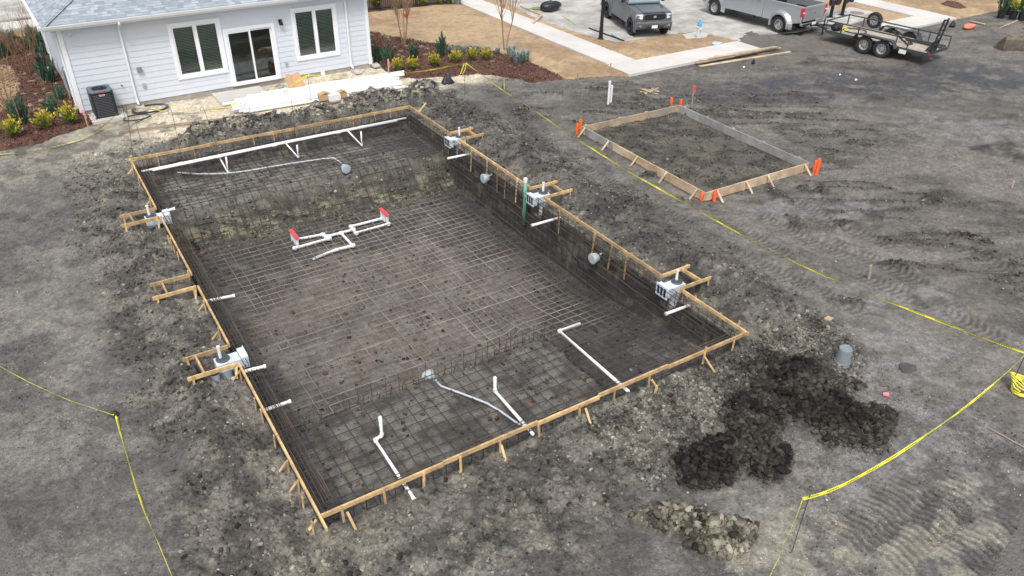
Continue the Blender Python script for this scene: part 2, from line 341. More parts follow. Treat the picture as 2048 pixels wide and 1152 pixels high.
def hfun(x, y):
    R = rough_mask(x, y); lf = 1-landscaped(x, y)
    dp = rect_d(x, y, 0, W, 0, L)
    h = (fbm(x, y, .35, 4, 5)-.5)*.10*lf+(fbm(x, y, 2.2, 4, 6)-.5)*.035*lf
    # spoil bank on the right side of the dig, heaps behind the far form, low rim on the left
    h = h+.34*np.exp(-((x-W-1.15-.5*fbm(x, y, .5, 2, 8))/.62)**2)*sstep(-.8, 1.2, y)*(1-sstep(13.6, 15.2, y))*(.35+1.1*fbm(x, y, .8, 3, 9))
    h = h+.40*np.exp(-((y-17.75-.03*(x-5)-.7*(fbm(x, y*0, .6, 2, 11)-.5))/.55)**2)*sstep(.6, 2.4, x)*(1-sstep(11, 13.5, x))*(.12+1.3*sstep(.3, .7, fbm(x, y, 1.1, 4, 10)))
    h = h+.20*np.exp(-((x+.75)/.5)**2)*sstep(.5, 2, y)*(1-sstep(15, 16, y))*(.2+1.2*fbm(x, y, .9, 3, 12))
    h = h+.15*np.exp(-((y+.8)/.5)**2)*sstep(-.5, 1, x)*(1-sstep(6, 8, x))*(.2+1.2*fbm(x, y, .9, 3, 13))
    P = np.zeros(x.shape)
    for i, p in enumerate(_pile): P = np.maximum(P, blob(x, y, p[0], p[1], [.9, 1.0, .8, .75, .75, .6, .55, .8][i], [.75, .65, .5, .6, .42, .45, .32, .65][i], .3, 40, .30))
    T = np.zeros(x.shape)
    for i, p in enumerate(_tanp): T = np.maximum(T, blob(x, y, p[0], p[1], .55, .28, -.35, 60, .18))
    Cl = np.zeros(x.shape)
    for i, (p, r) in enumerate(_clump): Cl = np.maximum(Cl, blob(x, y, p[0], p[1], r, r*.45, (i*1.7) % 3-.8, 70+i))
    h = h+P*(.02+.17*fbm(x, y, 1.9, 5, 14))+T*(.03+.16*fbm(x, y, 3, 4, 15))+Cl*(fbm(x, y, 2.5, 4, 16))*.12
    mound = np.clip(h/.25, 0, 1)
    RR = np.clip(np.maximum(np.maximum(R*.85, np.maximum(P, T)), Cl*.7), 0, 1)*lf
    f1, id1 = worley(x+.1*fbm(x, y, 3, 2, 21), y, 5.0, 20); f2, id2 = worley(x, y, 11.0, 24)
    pt = np.maximum(P, T); f3, id3 = worley(x+.05*fbm(x, y, 8, 2, 22), y, 17.0, 28)
    h = h+RR*((.62-f1)*.115*(.3+id1)*(1-.9*pt)+(.6-f2)*(.05-.02*pt)+pt*((.6-f3)*.03+(1-np.abs(2*fbm(x, y, 5, 5, 29)-1)-.6)*.10+(fbm(x, y, 14, 3, 30)-.5)*.07))
    h = h+(1-RR)*lf*(.6-f2)*.006
    # churned, torn mud in streaks over the right-hand ground, low crusts elsewhere
    u_ = x*.84-y*.54; v_ = x*.54+y*.84
    st = 1-np.abs(2*fbm(u_*.45, v_*1.5, 1.0, 5, 36)-1); chm = sstep(.80, .97, st)*sstep(.42, .6, fbm(x, y, .28, 3, 37))*lf*sstep(W+1.5, W+4, x)
    h = h+chm*(1-RR)*(.02+.06*fbm(x, y, 5, 3, 38)); Cl = np.maximum(Cl*sstep(.35, .6, fbm(u_*.6, v_*2.2, 2.0, 4, 39)), chm*.8); RR = np.maximum(np.maximum(RR*1, Cl*.55*lf), .5*(1-sstep(0, .15, rect_d(x, y, 13.85, 18.05, 5.7, 11.55))))
    h = h+(1-RR)*lf*(fbm(x, y, 6, 3, 27)-.5)*.018
    # cracks and shallow ruts in the open ground
    rut = np.abs(fbm(x*.9+y*.35, y*.25, .9, 3, 33)-.5)
    h = h-(1-RR)*lf*(1-sstep(0, .035, rut))*.03*sstep(11, 14, x)
    ho = np.zeros(x.shape)
    for a_, b_, _ in SKR: ho = np.maximum(ho, (1-sstep(.0, .14, rect_d(x, y, W-.1, W+.62, a_+.12, b_-.12))))
    for a_, b_, _ in SKL: ho = np.maximum(ho, (1-sstep(.0, .14, rect_d(x, y, -.62, .1, a_+.12, b_-.12))))
    h = h*(1-ho*.9)-.42*ho
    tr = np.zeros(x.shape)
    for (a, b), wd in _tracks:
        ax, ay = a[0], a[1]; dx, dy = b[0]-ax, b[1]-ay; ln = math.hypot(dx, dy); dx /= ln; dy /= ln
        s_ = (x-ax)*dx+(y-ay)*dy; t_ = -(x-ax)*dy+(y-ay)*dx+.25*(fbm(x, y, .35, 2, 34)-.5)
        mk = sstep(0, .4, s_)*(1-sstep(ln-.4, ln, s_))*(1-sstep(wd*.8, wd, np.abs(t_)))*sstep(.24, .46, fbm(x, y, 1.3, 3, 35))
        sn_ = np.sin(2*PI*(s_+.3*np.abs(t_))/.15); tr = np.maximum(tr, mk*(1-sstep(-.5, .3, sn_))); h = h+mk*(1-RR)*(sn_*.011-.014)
    return h, RR, P, T, Cl, id1, f1, tr
A = lambda *c: np.array(c)
KS = np.array([.955, .945, .935])   # soil reflectance level
def colfun(x, y, pack):
    h, RR, P, T, Cl, id1, f1, tr = pack
    n1 = fbm(x, y, .45, 4, 50)[..., None]; n2 = fbm(x, y, 2.5, 5, 51)[..., None]; n3 = fbm(x, y, 9, 4, 52)[..., None]
    def mixc(a, b, t): return a*(1-t)+b*t
    c = mixc(A(.112, .109, .107), A(.190, .180, .163), sstep(.36, .62, n1)*.7+.3*sstep(.4, .62, n2)); c = mixc(c, A(.078, .075, .073), sstep(.56, .70, fbm(x, y, .8, 5, 56)[..., None])*.5)
    right = sstep(W+2, W+5, x)[..., None]; n4 = fbm(x*.84-y*.54, (x*.54+y*.84)*2.6, .5, 5, 53)[..., None]
    c = mixc(c, mixc(A(.118, .110, .101), A(.185, .172, .155), sstep(.35, .65, n4)), right*.85)
    for p, rx, ry in _charc:
        c = mixc(c, A(.066, .069, .077), blob(x, y, p[0], p[1], rx, ry, -.5, 90)[..., None]*.85*sstep(.3, .55, n2))
    for p, rx, ry in _bright:
        c = mixc(c, A(.195, .196, .198), blob(x, y, p[0], p[1], rx, ry, -.5, 91)[..., None]*.75*sstep(.35, .6, n2))
    for p, rx, ry in _tanz: c = mixc(c, A(.25, .235, .195), blob(x, y, p[0], p[1], rx, ry, -.5, 93)[..., None]*.8*sstep(.42, .6, n2))
    # disturbed soil: darker, with paler lumps
    sp_ = (sstep(W+.2, W+1, x)*sstep(-.5, 1, y))[..., None]; dk = mixc(mixc(A(.072, .068, .060), A(.150, .141, .118), sstep(.38, .62, n2)), mixc(A(.045, .043, .041), A(.095, .09, .08), sstep(.35, .65, n2)), sp_)
    c = mixc(c, dk, RR[..., None]*.85)
    pale = (id1 > .80)[..., None]*sstep(.40, .55, n1)*(RR > .3)[..., None]
    c = mixc(c, A(.24, .225, .18), pale*(.55-(f1[..., None]).clip(0, .5))*1.3)
    c = mixc(c, mixc(A(.029, .027, .025), A(.062, .056, .048), sstep(.48, .70, n2)), (P[..., None])**.5*.94)
    c = mixc(c, A(.185, .173, .135)*(.35+.9*id1[..., None]), (T[..., None])*.9)
    c = mixc(c, A(.055, .051, .047), Cl[..., None]*.7)
    # sandy strip by the house
    sd_ = sstep(17.5, 18.7, y+.8*(fbm(x, y, .8, 4, 55)-.5)-.02*x)*sstep(-3.2, -1.2, x)*(1-sstep(13.5, 16.5, x+1.5*(fbm(x, y, .6, 3, 57)-.5)))
    sd_ = sd_*(1-sstep(16.3, 18.4, x))
    sc_ = mixc(A(.66, .59, .46), A(.46, .41, .33), sstep(.45, .65, n2)); sc_ = mixc(sc_, A(.13, .125, .115), sstep(.60, .68, n2)*sstep(.4, .5, n3)*.8)
    mh = sstep(.12, .30, h)[..., None]
    c = mixc(c, sc_, sd_[..., None]*(1-mh*.8))
    c = mixc(c, mixc(A(.10, .097, .09), A(.25, .235, .19), (id1[..., None] > .6)*1.0), (mh*(y > 16.6)[..., None]*(y < 20)[..., None])*.8)
    # left strip in front of the mulch
    ls = sstep(15.5, 17.5, y)*(1-sstep(0, 1.5, x)); c = mixc(c, mixc(A(.29, .275, .235), A(.12, .115, .105), sstep(.45, .6, n2)), ls[..., None]*.8)
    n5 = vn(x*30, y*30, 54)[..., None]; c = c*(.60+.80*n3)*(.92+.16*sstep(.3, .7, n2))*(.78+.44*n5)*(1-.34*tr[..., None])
    # inside the small slab form
    si = (1-sstep(0, .15, rect_d(x, y, 13.75, 18.15, 5.6, 11.65)))[..., None]
    c = mixc(c, mixc(A(.062, .059, .050), A(.12, .112, .092), sstep(.35, .65, n2))*(.8+.4*n3), si*.9)
    return np.clip(c*KS, .01, 1)

def ground():
    fine = 1
    nth, nr = int(1250*QG), int(1000*QG)
    th0 = YAW-math.radians(44); th1 = YAW+math.radians(44)
    th = np.linspace(th0, th1, nth)
    # even steps of viewing depression give an even density over the site
    al = np.linspace(math.radians(68), math.radians(9.5), nr); r = 10/np.tan(al)
    r[-1] = 320; r[-2] = 150; r[-3] = 90
    Tt, Rr = np.meshgrid(th, r); X = CAM[0]+Rr*np.sin(Tt); Y = CAM[1]+Rr*np.cos(Tt)
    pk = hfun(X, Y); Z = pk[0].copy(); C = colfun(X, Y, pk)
    far = sstep(55, 80, Rr); Z = Z*(1-far)
    Z = Z-.05*landscaped(X, Y)
    V = np.stack([X, Y, Z], -1).reshape(-1, 3)
    i = np.arange(nr-1)[:, None]*nth+np.arange(nth-1)[None, :]
    Fq = np.stack([i, i+nth, i+nth+1, i+1], -1).reshape(-1, 4)
    cx = V[Fq, 0].mean(1); cyy = V[Fq, 1].mean(1)
    keep = ~((cx > -.02) & (cx < W+.02) & (cyy > -.02) & (cyy < L+.02))
    hs_ = ~((cx > .6) & (cx < 10.2) & (cyy > 23.2) & (cyy < 31))
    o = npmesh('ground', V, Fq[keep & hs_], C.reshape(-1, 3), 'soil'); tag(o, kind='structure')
    # the rest of the land around and behind the camera
    b = MB(); c0 = (.14, .135, .125)
    n = 48; a0, a1 = th1, th0+2*PI
    vs = [(CAM[0], CAM[1], -.06)]; rin = r[0]
    for k in range(n+1):
        a = a0+(a1-a0)*k/n; vs.append((CAM[0]+320*math.sin(a), CAM[1]+320*math.cos(a), -.06))
    b.add(vs, [(0, k+2, k+1) for k in range(n)], c0)
    vs = [(CAM[0], CAM[1], -.06)]+[(CAM[0]+(rin+.1)*math.sin(th0+(th1-th0)*k/12), CAM[1]+(rin+.1)*math.cos(th0+(th1-th0)*k/12), -.06) for k in range(13)]
    b.add(vs, [(0, k+2, k+1) for k in range(12)], c0)
    tag(b.build('ground_beyond', 'soil'), kind='structure')
ground()

# ------------------------------------------------------------------ pit
def depth(x, y):
    wob = (fbm(x, y, 1.2, 3, 61)-.5)*1.35
    yn = 2.98+.35*wob
    near = sstep(yn-.05, yn+.30, y)                       # 0 on shelf, 1 in the deep part
    dn = NSH+(DEEP-NSH)*near
    slope = np.interp(y, [0, .6, 3.6, 5.2], [-.52, -.62, -1.12, DEEP])
    k = sstep(6.25, 6.65, x+.2*wob); dn = dn*(1-k)+slope*k
    f = sstep(12.75+.5*wob, 13.65+.35*wob, y)
    return dn*(1-f)+FSH*f
def pit():
    def axis(n_, lo, hi, nw=26, skirt=8):
        p = []; fr = []
        for k in range(skirt): p.append(lo-.30+.30*k/skirt); fr.append(0)
        for k in range(nw): t = k/(nw-1); p.append(lo+.02+.12*t*t); fr.append(t)
        q = np.linspace(lo+.14, hi-.14, n_)[1:-1]; p += list(q); fr += [1]*len(q)
        for k in range(nw): t = 1-k/(nw-1); p.append(hi-.02-.12*t*t); fr.append(t)
        for k in range(skirt): p.append(hi+.30*(k+1)/skirt); fr.append(0)
        return np.array(p), np.array(fr)
    px, fx = axis(300, 0, W); py, fy = axis(440, 0, L)
    X, Y = np.meshgrid(px, py); FX, FY = np.meshgrid(fx, fy); Fr = np.minimum(FX, FY)
    pk = hfun(X, Y); top = pk[0]
    D = depth(X, Y)
    f1, id1 = worley(X+Y*.13, Y, 6, 62); n = fbm(X, Y, 1.5, 5, 63)
    rgh = .35+.65*sstep(.45, .7, fbm(X, Y, .5, 3, 64)); edge = np.exp(-((Y-13.2)/.7)**2)
    n7 = fbm(X, Y, 3.5, 4, 72); fl = D+(n-.5)*(.07+.12*edge)+(.6-f1)*.035*(rgh+1.6*edge)+(n7-.5)*.30*edge
    Z = top*(1-Fr)+fl*Fr
    out = rect_d(X, Y, 0, W, 0, L); Z = np.where(Fr == 0, top+.010-.35*np.maximum(out-.2, 0), Z)
    wall = (Fr > 0) & (Fr < 1)
    wx = (fbm(Y*1.0, Z*2.0, 2.2, 4, 65)-.5)*.16; wy = (fbm(X*1.0, Z*2.0, 2.2, 4, 66)-.5)*.16
    X2 = X+np.where(wall & (FX <= FY), wx*np.sin(Fr*PI), 0); Y2 = Y+np.where(wall & (FY < FX), wy*np.sin(Fr*PI), 0)
    def mixc(a, b, t): return a*(1-t)+b*t
    Xn, Yn = X+Z*1.3, Y+Z*1.7
    n1 = fbm(Xn, Yn, .5, 4, 67)[..., None]; n2 = fbm(Xn, Yn, 2.4, 5, 68)[..., None]; n3 = fbm(Xn, Yn, 9, 4, 69)[..., None]
    # middle of the floor is paler and browner, its rim and sides darker
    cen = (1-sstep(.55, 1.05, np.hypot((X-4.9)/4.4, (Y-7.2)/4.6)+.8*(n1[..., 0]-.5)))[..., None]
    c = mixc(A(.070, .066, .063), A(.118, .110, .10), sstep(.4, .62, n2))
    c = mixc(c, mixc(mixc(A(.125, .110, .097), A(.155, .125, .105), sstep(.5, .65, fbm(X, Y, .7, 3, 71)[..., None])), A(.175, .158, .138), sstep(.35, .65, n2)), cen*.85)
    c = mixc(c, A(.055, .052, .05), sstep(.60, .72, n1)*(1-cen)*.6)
    shn = ((Y < 3.0) & (X < 6.4))[..., None]*1.0
    c = mixc(c, mixc(A(.070, .065, .058), A(.145, .137, .122), sstep(.34, .64, n2)), shn*.9)
    sf = sstep(13.4, 14, Y)[..., None]; c = mixc(c, mixc(A(.105, .098, .088), A(.19, .178, .158), sstep(.35, .62, n2)), sf*.9)
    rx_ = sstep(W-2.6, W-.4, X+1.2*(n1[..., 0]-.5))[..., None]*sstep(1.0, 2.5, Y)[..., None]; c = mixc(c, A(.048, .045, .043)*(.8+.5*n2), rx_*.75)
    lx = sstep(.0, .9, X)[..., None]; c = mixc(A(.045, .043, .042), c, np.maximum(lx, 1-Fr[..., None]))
    # the face under the far shelf is yellow clay
    fc = np.exp(-((Y-13.05)/.42)**2)[..., None]; c = mixc(c, mixc(A(.24, .212, .15), A(.075, .069, .056), sstep(.42, .56, n2)), fc*.8); c = mixc(c, A(.060, .056, .048), fc*sstep(.50, .60, fbm(Xn, Yn*1.0, 3.2, 5, 73)[..., None])*.85)
    wl = wall[..., None]*1.0; c = mixc(c, mixc(A(.052, .049, .045), A(.13, .118, .09), sstep(.55, .72, fbm(X*2+Y*2, Z*1.5, 1.5, 4, 70)[..., None])), wl*.8)
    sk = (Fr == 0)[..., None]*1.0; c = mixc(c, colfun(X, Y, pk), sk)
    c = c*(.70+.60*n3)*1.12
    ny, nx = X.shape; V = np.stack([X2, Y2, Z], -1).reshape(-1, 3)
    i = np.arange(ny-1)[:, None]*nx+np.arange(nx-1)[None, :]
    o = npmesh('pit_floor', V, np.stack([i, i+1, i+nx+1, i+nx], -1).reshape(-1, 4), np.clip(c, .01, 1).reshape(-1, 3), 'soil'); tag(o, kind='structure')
pit()
def hz(x, y):
    return float(hfun(np.array([float(x)]), np.array([float(y)]))[0][0])
def dz(x, y):
    return float(depth(np.array([float(x)]), np.array([float(y)]))[0])

# ------------------------------------------------------------------ loose clods and stones
def clods(name, X, Y, Z, R_, Cc, sub, label=None):
    import bmesh
    bm = bmesh.new(); bmesh.ops.create_icosphere(bm, subdivisions=sub, radius=1); bv = np.array([v.co[:] for v in bm.verts]); bf = np.array([[v.index for v in f.verts] for f in bm.faces]); bm.free()
    n = len(X); k = len(bv)
    a = rng.uniform(0, 2*PI, n); ca, sa = np.cos(a), np.sin(a)
    b = rng.uniform(0, 2*PI, n); cb, sb = np.cos(b), np.sin(b)
    P = bv[None]*rng.uniform(.50, 1.42, (n, k, 1))*rng.uniform(.65, 1.3, (n, 1, 3))
    x, y, z = P[..., 0], P[..., 1], P[..., 2]
    y, z = y*cb[:, None]-z*sb[:, None], y*sb[:, None]+z*cb[:, None]
    x, y = x*ca[:, None]-y*sa[:, None], x*sa[:, None]+y*ca[:, None]
    V = np.stack([x, y, z*.8], -1)*R_[:, None, None]+np.stack([X, Y, Z+R_*.25], -1)[:, None, :]
    Fq = (bf[None]+(np.arange(n)*k)[:, None, None]).reshape(-1, 3)
    o = npmesh(name, V.reshape(-1, 3), Fq, np.repeat(Cc, k, 0), 'clod', smooth=False); tag(o, kind='stuff'); return o
def scatter():
    n = int(420000*Q); X = rng.uniform(-6, 24, n); Y = rng.uniform(-7, 20, n)
    n2_ = int(60000*Q); X = np.concatenate([X, rng.uniform(5, 12, n2_)]); Y = np.concatenate([Y, rng.uniform(-5.5, 0, n2_)]); n += n2_
    pk = hfun(X, Y); RR, P, T, Cl = pk[1], pk[2], pk[3], pk[4]
    d = rect_d(X, Y, 0, W, 0, L)
    mh = sstep(.15, .35, pk[0])*(Y > 16)
    pr = np.clip(RR*.55+P*1.0+T*1.0+Cl*.4+mh*.8, 0, 1)*(.35+.9*fbm(X, Y, 1.5, 3, 80))
    ins = rect_d(X, Y, 13.8, 18.1, 5.65, 11.6) == 0; pr = np.where(ins, .22, pr); pr = np.maximum(pr, .03+.30*sstep(.40, .62, fbm(X, Y, 1.1, 4, 82)))
    keep = (rng.uniform(0, 1, n) < pr) & (d > .03) & (landscaped(X, Y) < .1); keep &= ~((Y > 18.8) & (rng.uniform(0, 1, n) < .9))
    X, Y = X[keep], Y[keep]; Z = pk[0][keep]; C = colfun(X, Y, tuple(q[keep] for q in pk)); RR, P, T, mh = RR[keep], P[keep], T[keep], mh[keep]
    n = len(X); rad = .007+np.where(RR > .25, .027, .012)*rng.power(.35, n)*np.where(np.maximum(P, T) > .5, .75, 1)+.042*rng.uniform(0, 1, n)**5*(np.maximum(np.maximum(P, T), mh)+.6*RR)
    C = C*np.exp(np.clip(rng.normal(-.03, .5, (n, 1)), -1.1, .7)*np.where(P > .4, .8, 1)[:, None])*np.where(P > .4, .75, 1)[:, None]; lt = rng.uniform(0, 1, n) < .035; lt &= P < .2; C[lt] = A(.26, .25, .21)*rng.uniform(.7, 1.2, (int(lt.sum()), 1))
    big = rad > .032
    clods('soil_clods', X[big], Y[big], Z[big], rad[big], C[big], 2)
    clods('soil_crumbs', X[~big], Y[~big], Z[~big], rad[~big], C[~big], 1)
    # pale limestone pebbles
    n = 1500; X = rng.uniform(-6, 24, n); Y = rng.uniform(-7, 20, n); k = (rect_d(X, Y, 0, W, 0, L) > .05) & (landscaped(X, Y) < .1); X, Y = X[k], Y[k]
    Z = hfun(X, Y)[0]; n = len(X); clods('limestone_pebbles', X, Y, Z, .008+.016*rng.uniform(0, 1, n)**4, A(.5, .48, .43)*rng.uniform(.7, 1.2, (n, 1)), 1)
    # clods on the pit floor, thick on the broken step
    n = 26000; X = rng.uniform(.15, W-.15, n); Y = rng.uniform(.15, L-.15, n)
    pr = .10+1.0*np.exp(-((Y-13.0)/.7)**2)+.35*np.exp(-((X-.5)/.5)**2)+.3*np.exp(-((X-W+.5)/.4)**2)+.3*((Y < 3.1) & (Y > 2.7))+.5*sstep(.58, .68, fbm(X, Y, 1.3, 3, 81))
    k = rng.uniform(0, 1, n) < pr; X, Y = X[k], Y[k]; Z = depth(X, Y)+(fbm(X, Y, 1.5, 5, 63)-.5)*.07+.005; n = len(X)
    base = np.where(((Y > 12.3) & (Y < 14))[:, None], A(.15, .135, .10), A(.085, .08, .074))
    clods('pit_clods', X, Y, Z, .010+.035*rng.uniform(0, 1, n)**4+.045*rng.uniform(0, 1, n)**4*np.exp(-((Y-13.0)/.5)**2), base*np.exp(rng.normal(-.1, .5, (n, 1))), 1)
scatter()

# ------------------------------------------------------------------ flat setting: lawns, mulch, paving
def sheet(name, poly, z, res, m, cf, bump=.03, freq=3, kind='structure', edge=.12, label=None):
    P_ = np.array(poly, float); x0, y0 = P_.min(0)-.3; x1, y1 = P_.max(0)+.3
    xs = np.arange(x0, x1, res); ys = np.arange(y0, y1, res); X, Y = np.meshgrid(xs, ys)
    def inside(px, py):
        c = np.zeros(px.shape, bool); n = len(P_)
        for i in range(n):
            xa, ya = P_[i]; xb, yb = P_[(i+1) % n]
            if ya == yb: continue
            k = ((ya > py) != (yb > py)) & (px < (xb-xa)*(py-ya)/(yb-ya)+xa); c ^= k
        return c
    Z = z+(fbm(X, Y, freq, 4, 100)-.5)*bump*2
    V = np.stack([X, Y, Z], -1).reshape(-1, 3); nx = X.shape[1]
    i = np.arange(X.shape[0]-1)[:, None]*nx+np.arange(nx-1)[None, :]
    Fq = np.stack([i, i+1, i+nx+1, i+nx], -1).reshape(-1, 4); c = V[Fq].mean(1)
    jx = (fbm(c[:, 0], c[:, 1], 2.5, 3, 101)-.5)*edge*2; jy = (fbm(c[:, 0], c[:, 1], 2.5, 3, 102)-.5)*edge*2
    k = inside(c[:, 0]+jx, c[:, 1]+jy); Fq = Fq[k]
    used = np.unique(Fq); mp = np.full(len(V), -1); mp[used] = np.arange(len(used))
    C = cf(X, Y).reshape(-1, 3)
    cnt = np.bincount(Fq.ravel(), minlength=len(V)); V[(cnt > 0) & (cnt < 4), 2] -= .14
    o = npmesh(name, V[used], mp[Fq], C[used], m); tag(o, kind=kind); return o
def turfc(X, Y):
    n1 = fbm(X, Y, .6, 4, 110)[..., None]; n2 = fbm(X, Y*1.2, 6, 4, 111)[..., None]
    c = A(.40, .29, .175)*(1-sstep(.4, .65, n1))+A(.30, .205, .12)*sstep(.4, .65, n1); return c*(.62+.76*n2)
def mulchc(X, Y):
    n1 = fbm(X, Y, .8, 4, 112)[..., None]; n2 = fbm(X, Y, 9, 3, 113)[..., None]
    c = A(.078, .036, .026)*(1-n1)+A(.112, .058, .042)*n1; return c*(.5+1.0*n2)
sx0, sx1 = 19.62, 21.08
lawnL = [(11.4, 31.6), (19.5, 31.2), (sx0-.03, 30.9), (sx0-.03, 16.0), g(1240, 150)[:2], g(1130, 161)[:2], g(1090, 140)[:2], g(1045, 122)[:2], g(960, 98)[:2], g(870, 90)[:2], g(800, 78)[:2], g(742, 66)[:2], (11.4, 27.5)]
sheet('lawn', lawnL, .055, .09, 'turf', turfc, .02)
curbL = [(sx1+.03, 45), (sx1+.03, 17.45), (27.3, 17.25), (27.45, 17.9), (26.95, 19.85), (25.6, 20.02), (23.9, 20.1), (22.3, 20.25), (21.75, 22.0), (21.55, 23.6), (21.6, 27), (22.2, 30.1), (22.2, 45)]
sheet('verge', curbL, .055, .08, 'turf', turfc, .025)
bedR = [g(742, 66)[:2], g(800, 78)[:2], g(870, 90)[:2], g(960, 98)[:2], g(1045, 122)[:2], g(1090, 140)[:2], g(1128, 160)[:2], g(1060, 165)[:2], g(985, 150)[:2], g(880, 155)[:2], g(800, 158)[:2], g(765, 140)[:2], g(752, 122)[:2], (10.75, 22.6), (10.75, 27.5)]
sheet('mulch_bed', bedR, .085, .07, 'mulch', mulchc, .05, 4)
bedL = [g(-20, 303)[:2], g(60, 290)[:2], g(130, 268)[:2], g(200, 246)[:2], g(210, 238)[:2], (-.35, 21.9), (-.72, 22.3), (-.72, 33.2), g(-20, 62)[:2], (-9, 34), (-9, 18)]
sheet('mulch_bed', bedL, .085, .07, 'mulch', mulchc, .05, 4)
sheet('dry_grass_patch', [g(-20, 122)[:2], g(28, 138)[:2], g(44, 172)[:2], g(40, 200)[:2], g(10, 228)[:2], g(-20, 236)[:2]], .10, .08, 'turf', lambda X, Y: turfc(X, Y)*.75, .05, 4)
sheet('lawn', [(-14, 33.3), (-.8, 33.0), (-.8, 36.2), (-14, 36.6)], .03, .12, 'turf', turfc, .02)
lawnR = [g(1915, 37)[:2], (41.35, 16.4), (41.35, 26), (52, 26), (52, 15.9), g(1990, 22)[:2], g(1955, 30)[:2]]
sheet('lawn', lawnR, .03, .12, 'turf', turfc, .02)
sheet('lawn', [(37.3, 16.45), (39.6, 16.45), (39.6, 24), (37.3, 24)], .03, .12, 'turf', turfc, .02)
sheet('mulch_ring', [(p[0], p[1]) for p in [g(1880, 9), g(1893, 4), g(1912, 5), g(1925, 11), g(1934, 16), g(1918, 19), g(1900, 16)]], .09, .06, 'mulch', mulchc, .05, 4)
sheet('fence_bed', [(11.4, 31.5), (19.3, 31.0), (19.3, 34), (11.4, 34)], .05, .1, 'mulch', mulchc, .05, 4)

def slabs(name, x0, x1, y0, y1, z1, nx, ny, m='concwhite', gap=.012, z0=-.08):
    b = MB(); dx = (x1-x0)/nx; dy = (y1-y0)/ny
    for i in range(nx):
        for j in range(ny): b.b2(x0+i*dx+gap/2, x0+(i+1)*dx-gap/2, y0+j*dy+gap/2, y0+(j+1)*dy-gap/2, z0, z1)
    o = b.build(name, m, bevel=.006, seg=1); return tag(o, kind='structure')
slabs('pavement', sx0, sx1, 17.47, 46, .07, 1, 19)
slabs('pavement', 19.5, 27.4, 15.98, 17.45, .07, 5, 1)
slabs('pavement', 36.2, 41.3, 14.85, 16.3, .06, 3, 1)
slabs('pavement', 39.65, 41.3, 16.32, 30, .06, 1, 9)
slabs('pavement', -16, 20, 36.7, 38.2, .06, 20, 1)
rd = MB(); rd.prism([(22.1, 60), (21.55, 30), (21.5, 23.4), (22.25, 20.3), (23.9, 20.15), (26.98, 19.9), (27.55, 17.5), (29.5, 17.9), (31.5, 17.4), (34.2, 17.3), (35.2, 17.0), (37.2, 17.3), (37.3, 60)], -.08, .012)
rd.prism([(-30, 39), (21.5, 39), (21.5, 60), (-30, 60)], -.08, .014)
tag(rd.build('road', 'street'), kind='structure')
jt = MB()
for x in (24.8, 28.6, 32.4): jt.b2(x-.008, x+.008, 20.2, 60, .012, .0165)
for y in (24, 28.5, 33): jt.b2(21.6, 37.2, y-.008, y+.008, .012, .0165)
tag(jt.build('road_joints', 'found'), kind='structure')
mk = MB(); mk.box((*g(1370, 56)[:2], .018), (1.5, .03, .004), rz=-.5)
tag(mk.build('road_marking', mat('red_chalk', (.55, .22, .2), .8)), kind='structure')
# brown soil creeping over the road edge
def mudc(X, Y): 
    n = fbm(X, Y, 1.2, 4, 120)[..., None]; n2 = fbm(X, Y, 7, 4, 121)[..., None]; return (A(.165, .150, .125)*(1-n)+A(.11, .10, .09)*n)*(.7+.6*n2)
sheet('mud', [g(1490, 62)[:2], g(1530, 70)[:2], g(1590, 70)[:2], g(1640, 55)[:2], g(1700, 62)[:2], g(1740, 80)[:2], g(1560, 140)[:2], g(1470, 85)[:2]], .025, .08, 'mulch', mudc, .04, 3, edge=.5)
sheet('mud', [g(1960, 45)[:2], g(2048, 40)[:2], g(2048, 75)[:2], g(1990, 70)[:2]], .02, .1, 'mulch', lambda X, Y: mudc(X, Y)*1.2, .04, 3, edge=.5)
hp = MB(); hp.prism([g(1364, 72)[:2], g(1372, 80)[:2], g(1412, 77)[:2], g(1416, 70)[:2], g(1392, 66)[:2]], -.05, .075)
tag(hp.build('hydrant_pad', 'conc', bevel=.01), kind='structure')
pp = MB(); pp.prism([g(1655, 40)[:2], g(1672, 28)[:2], g(1700, 16)[:2], g(1748, 27)[:2], g(1715, 34)[:2], g(1690, 40)[:2]], -.05, .07)
tag(pp.build('utility_pad', 'conc', bevel=.01), kind='structure')

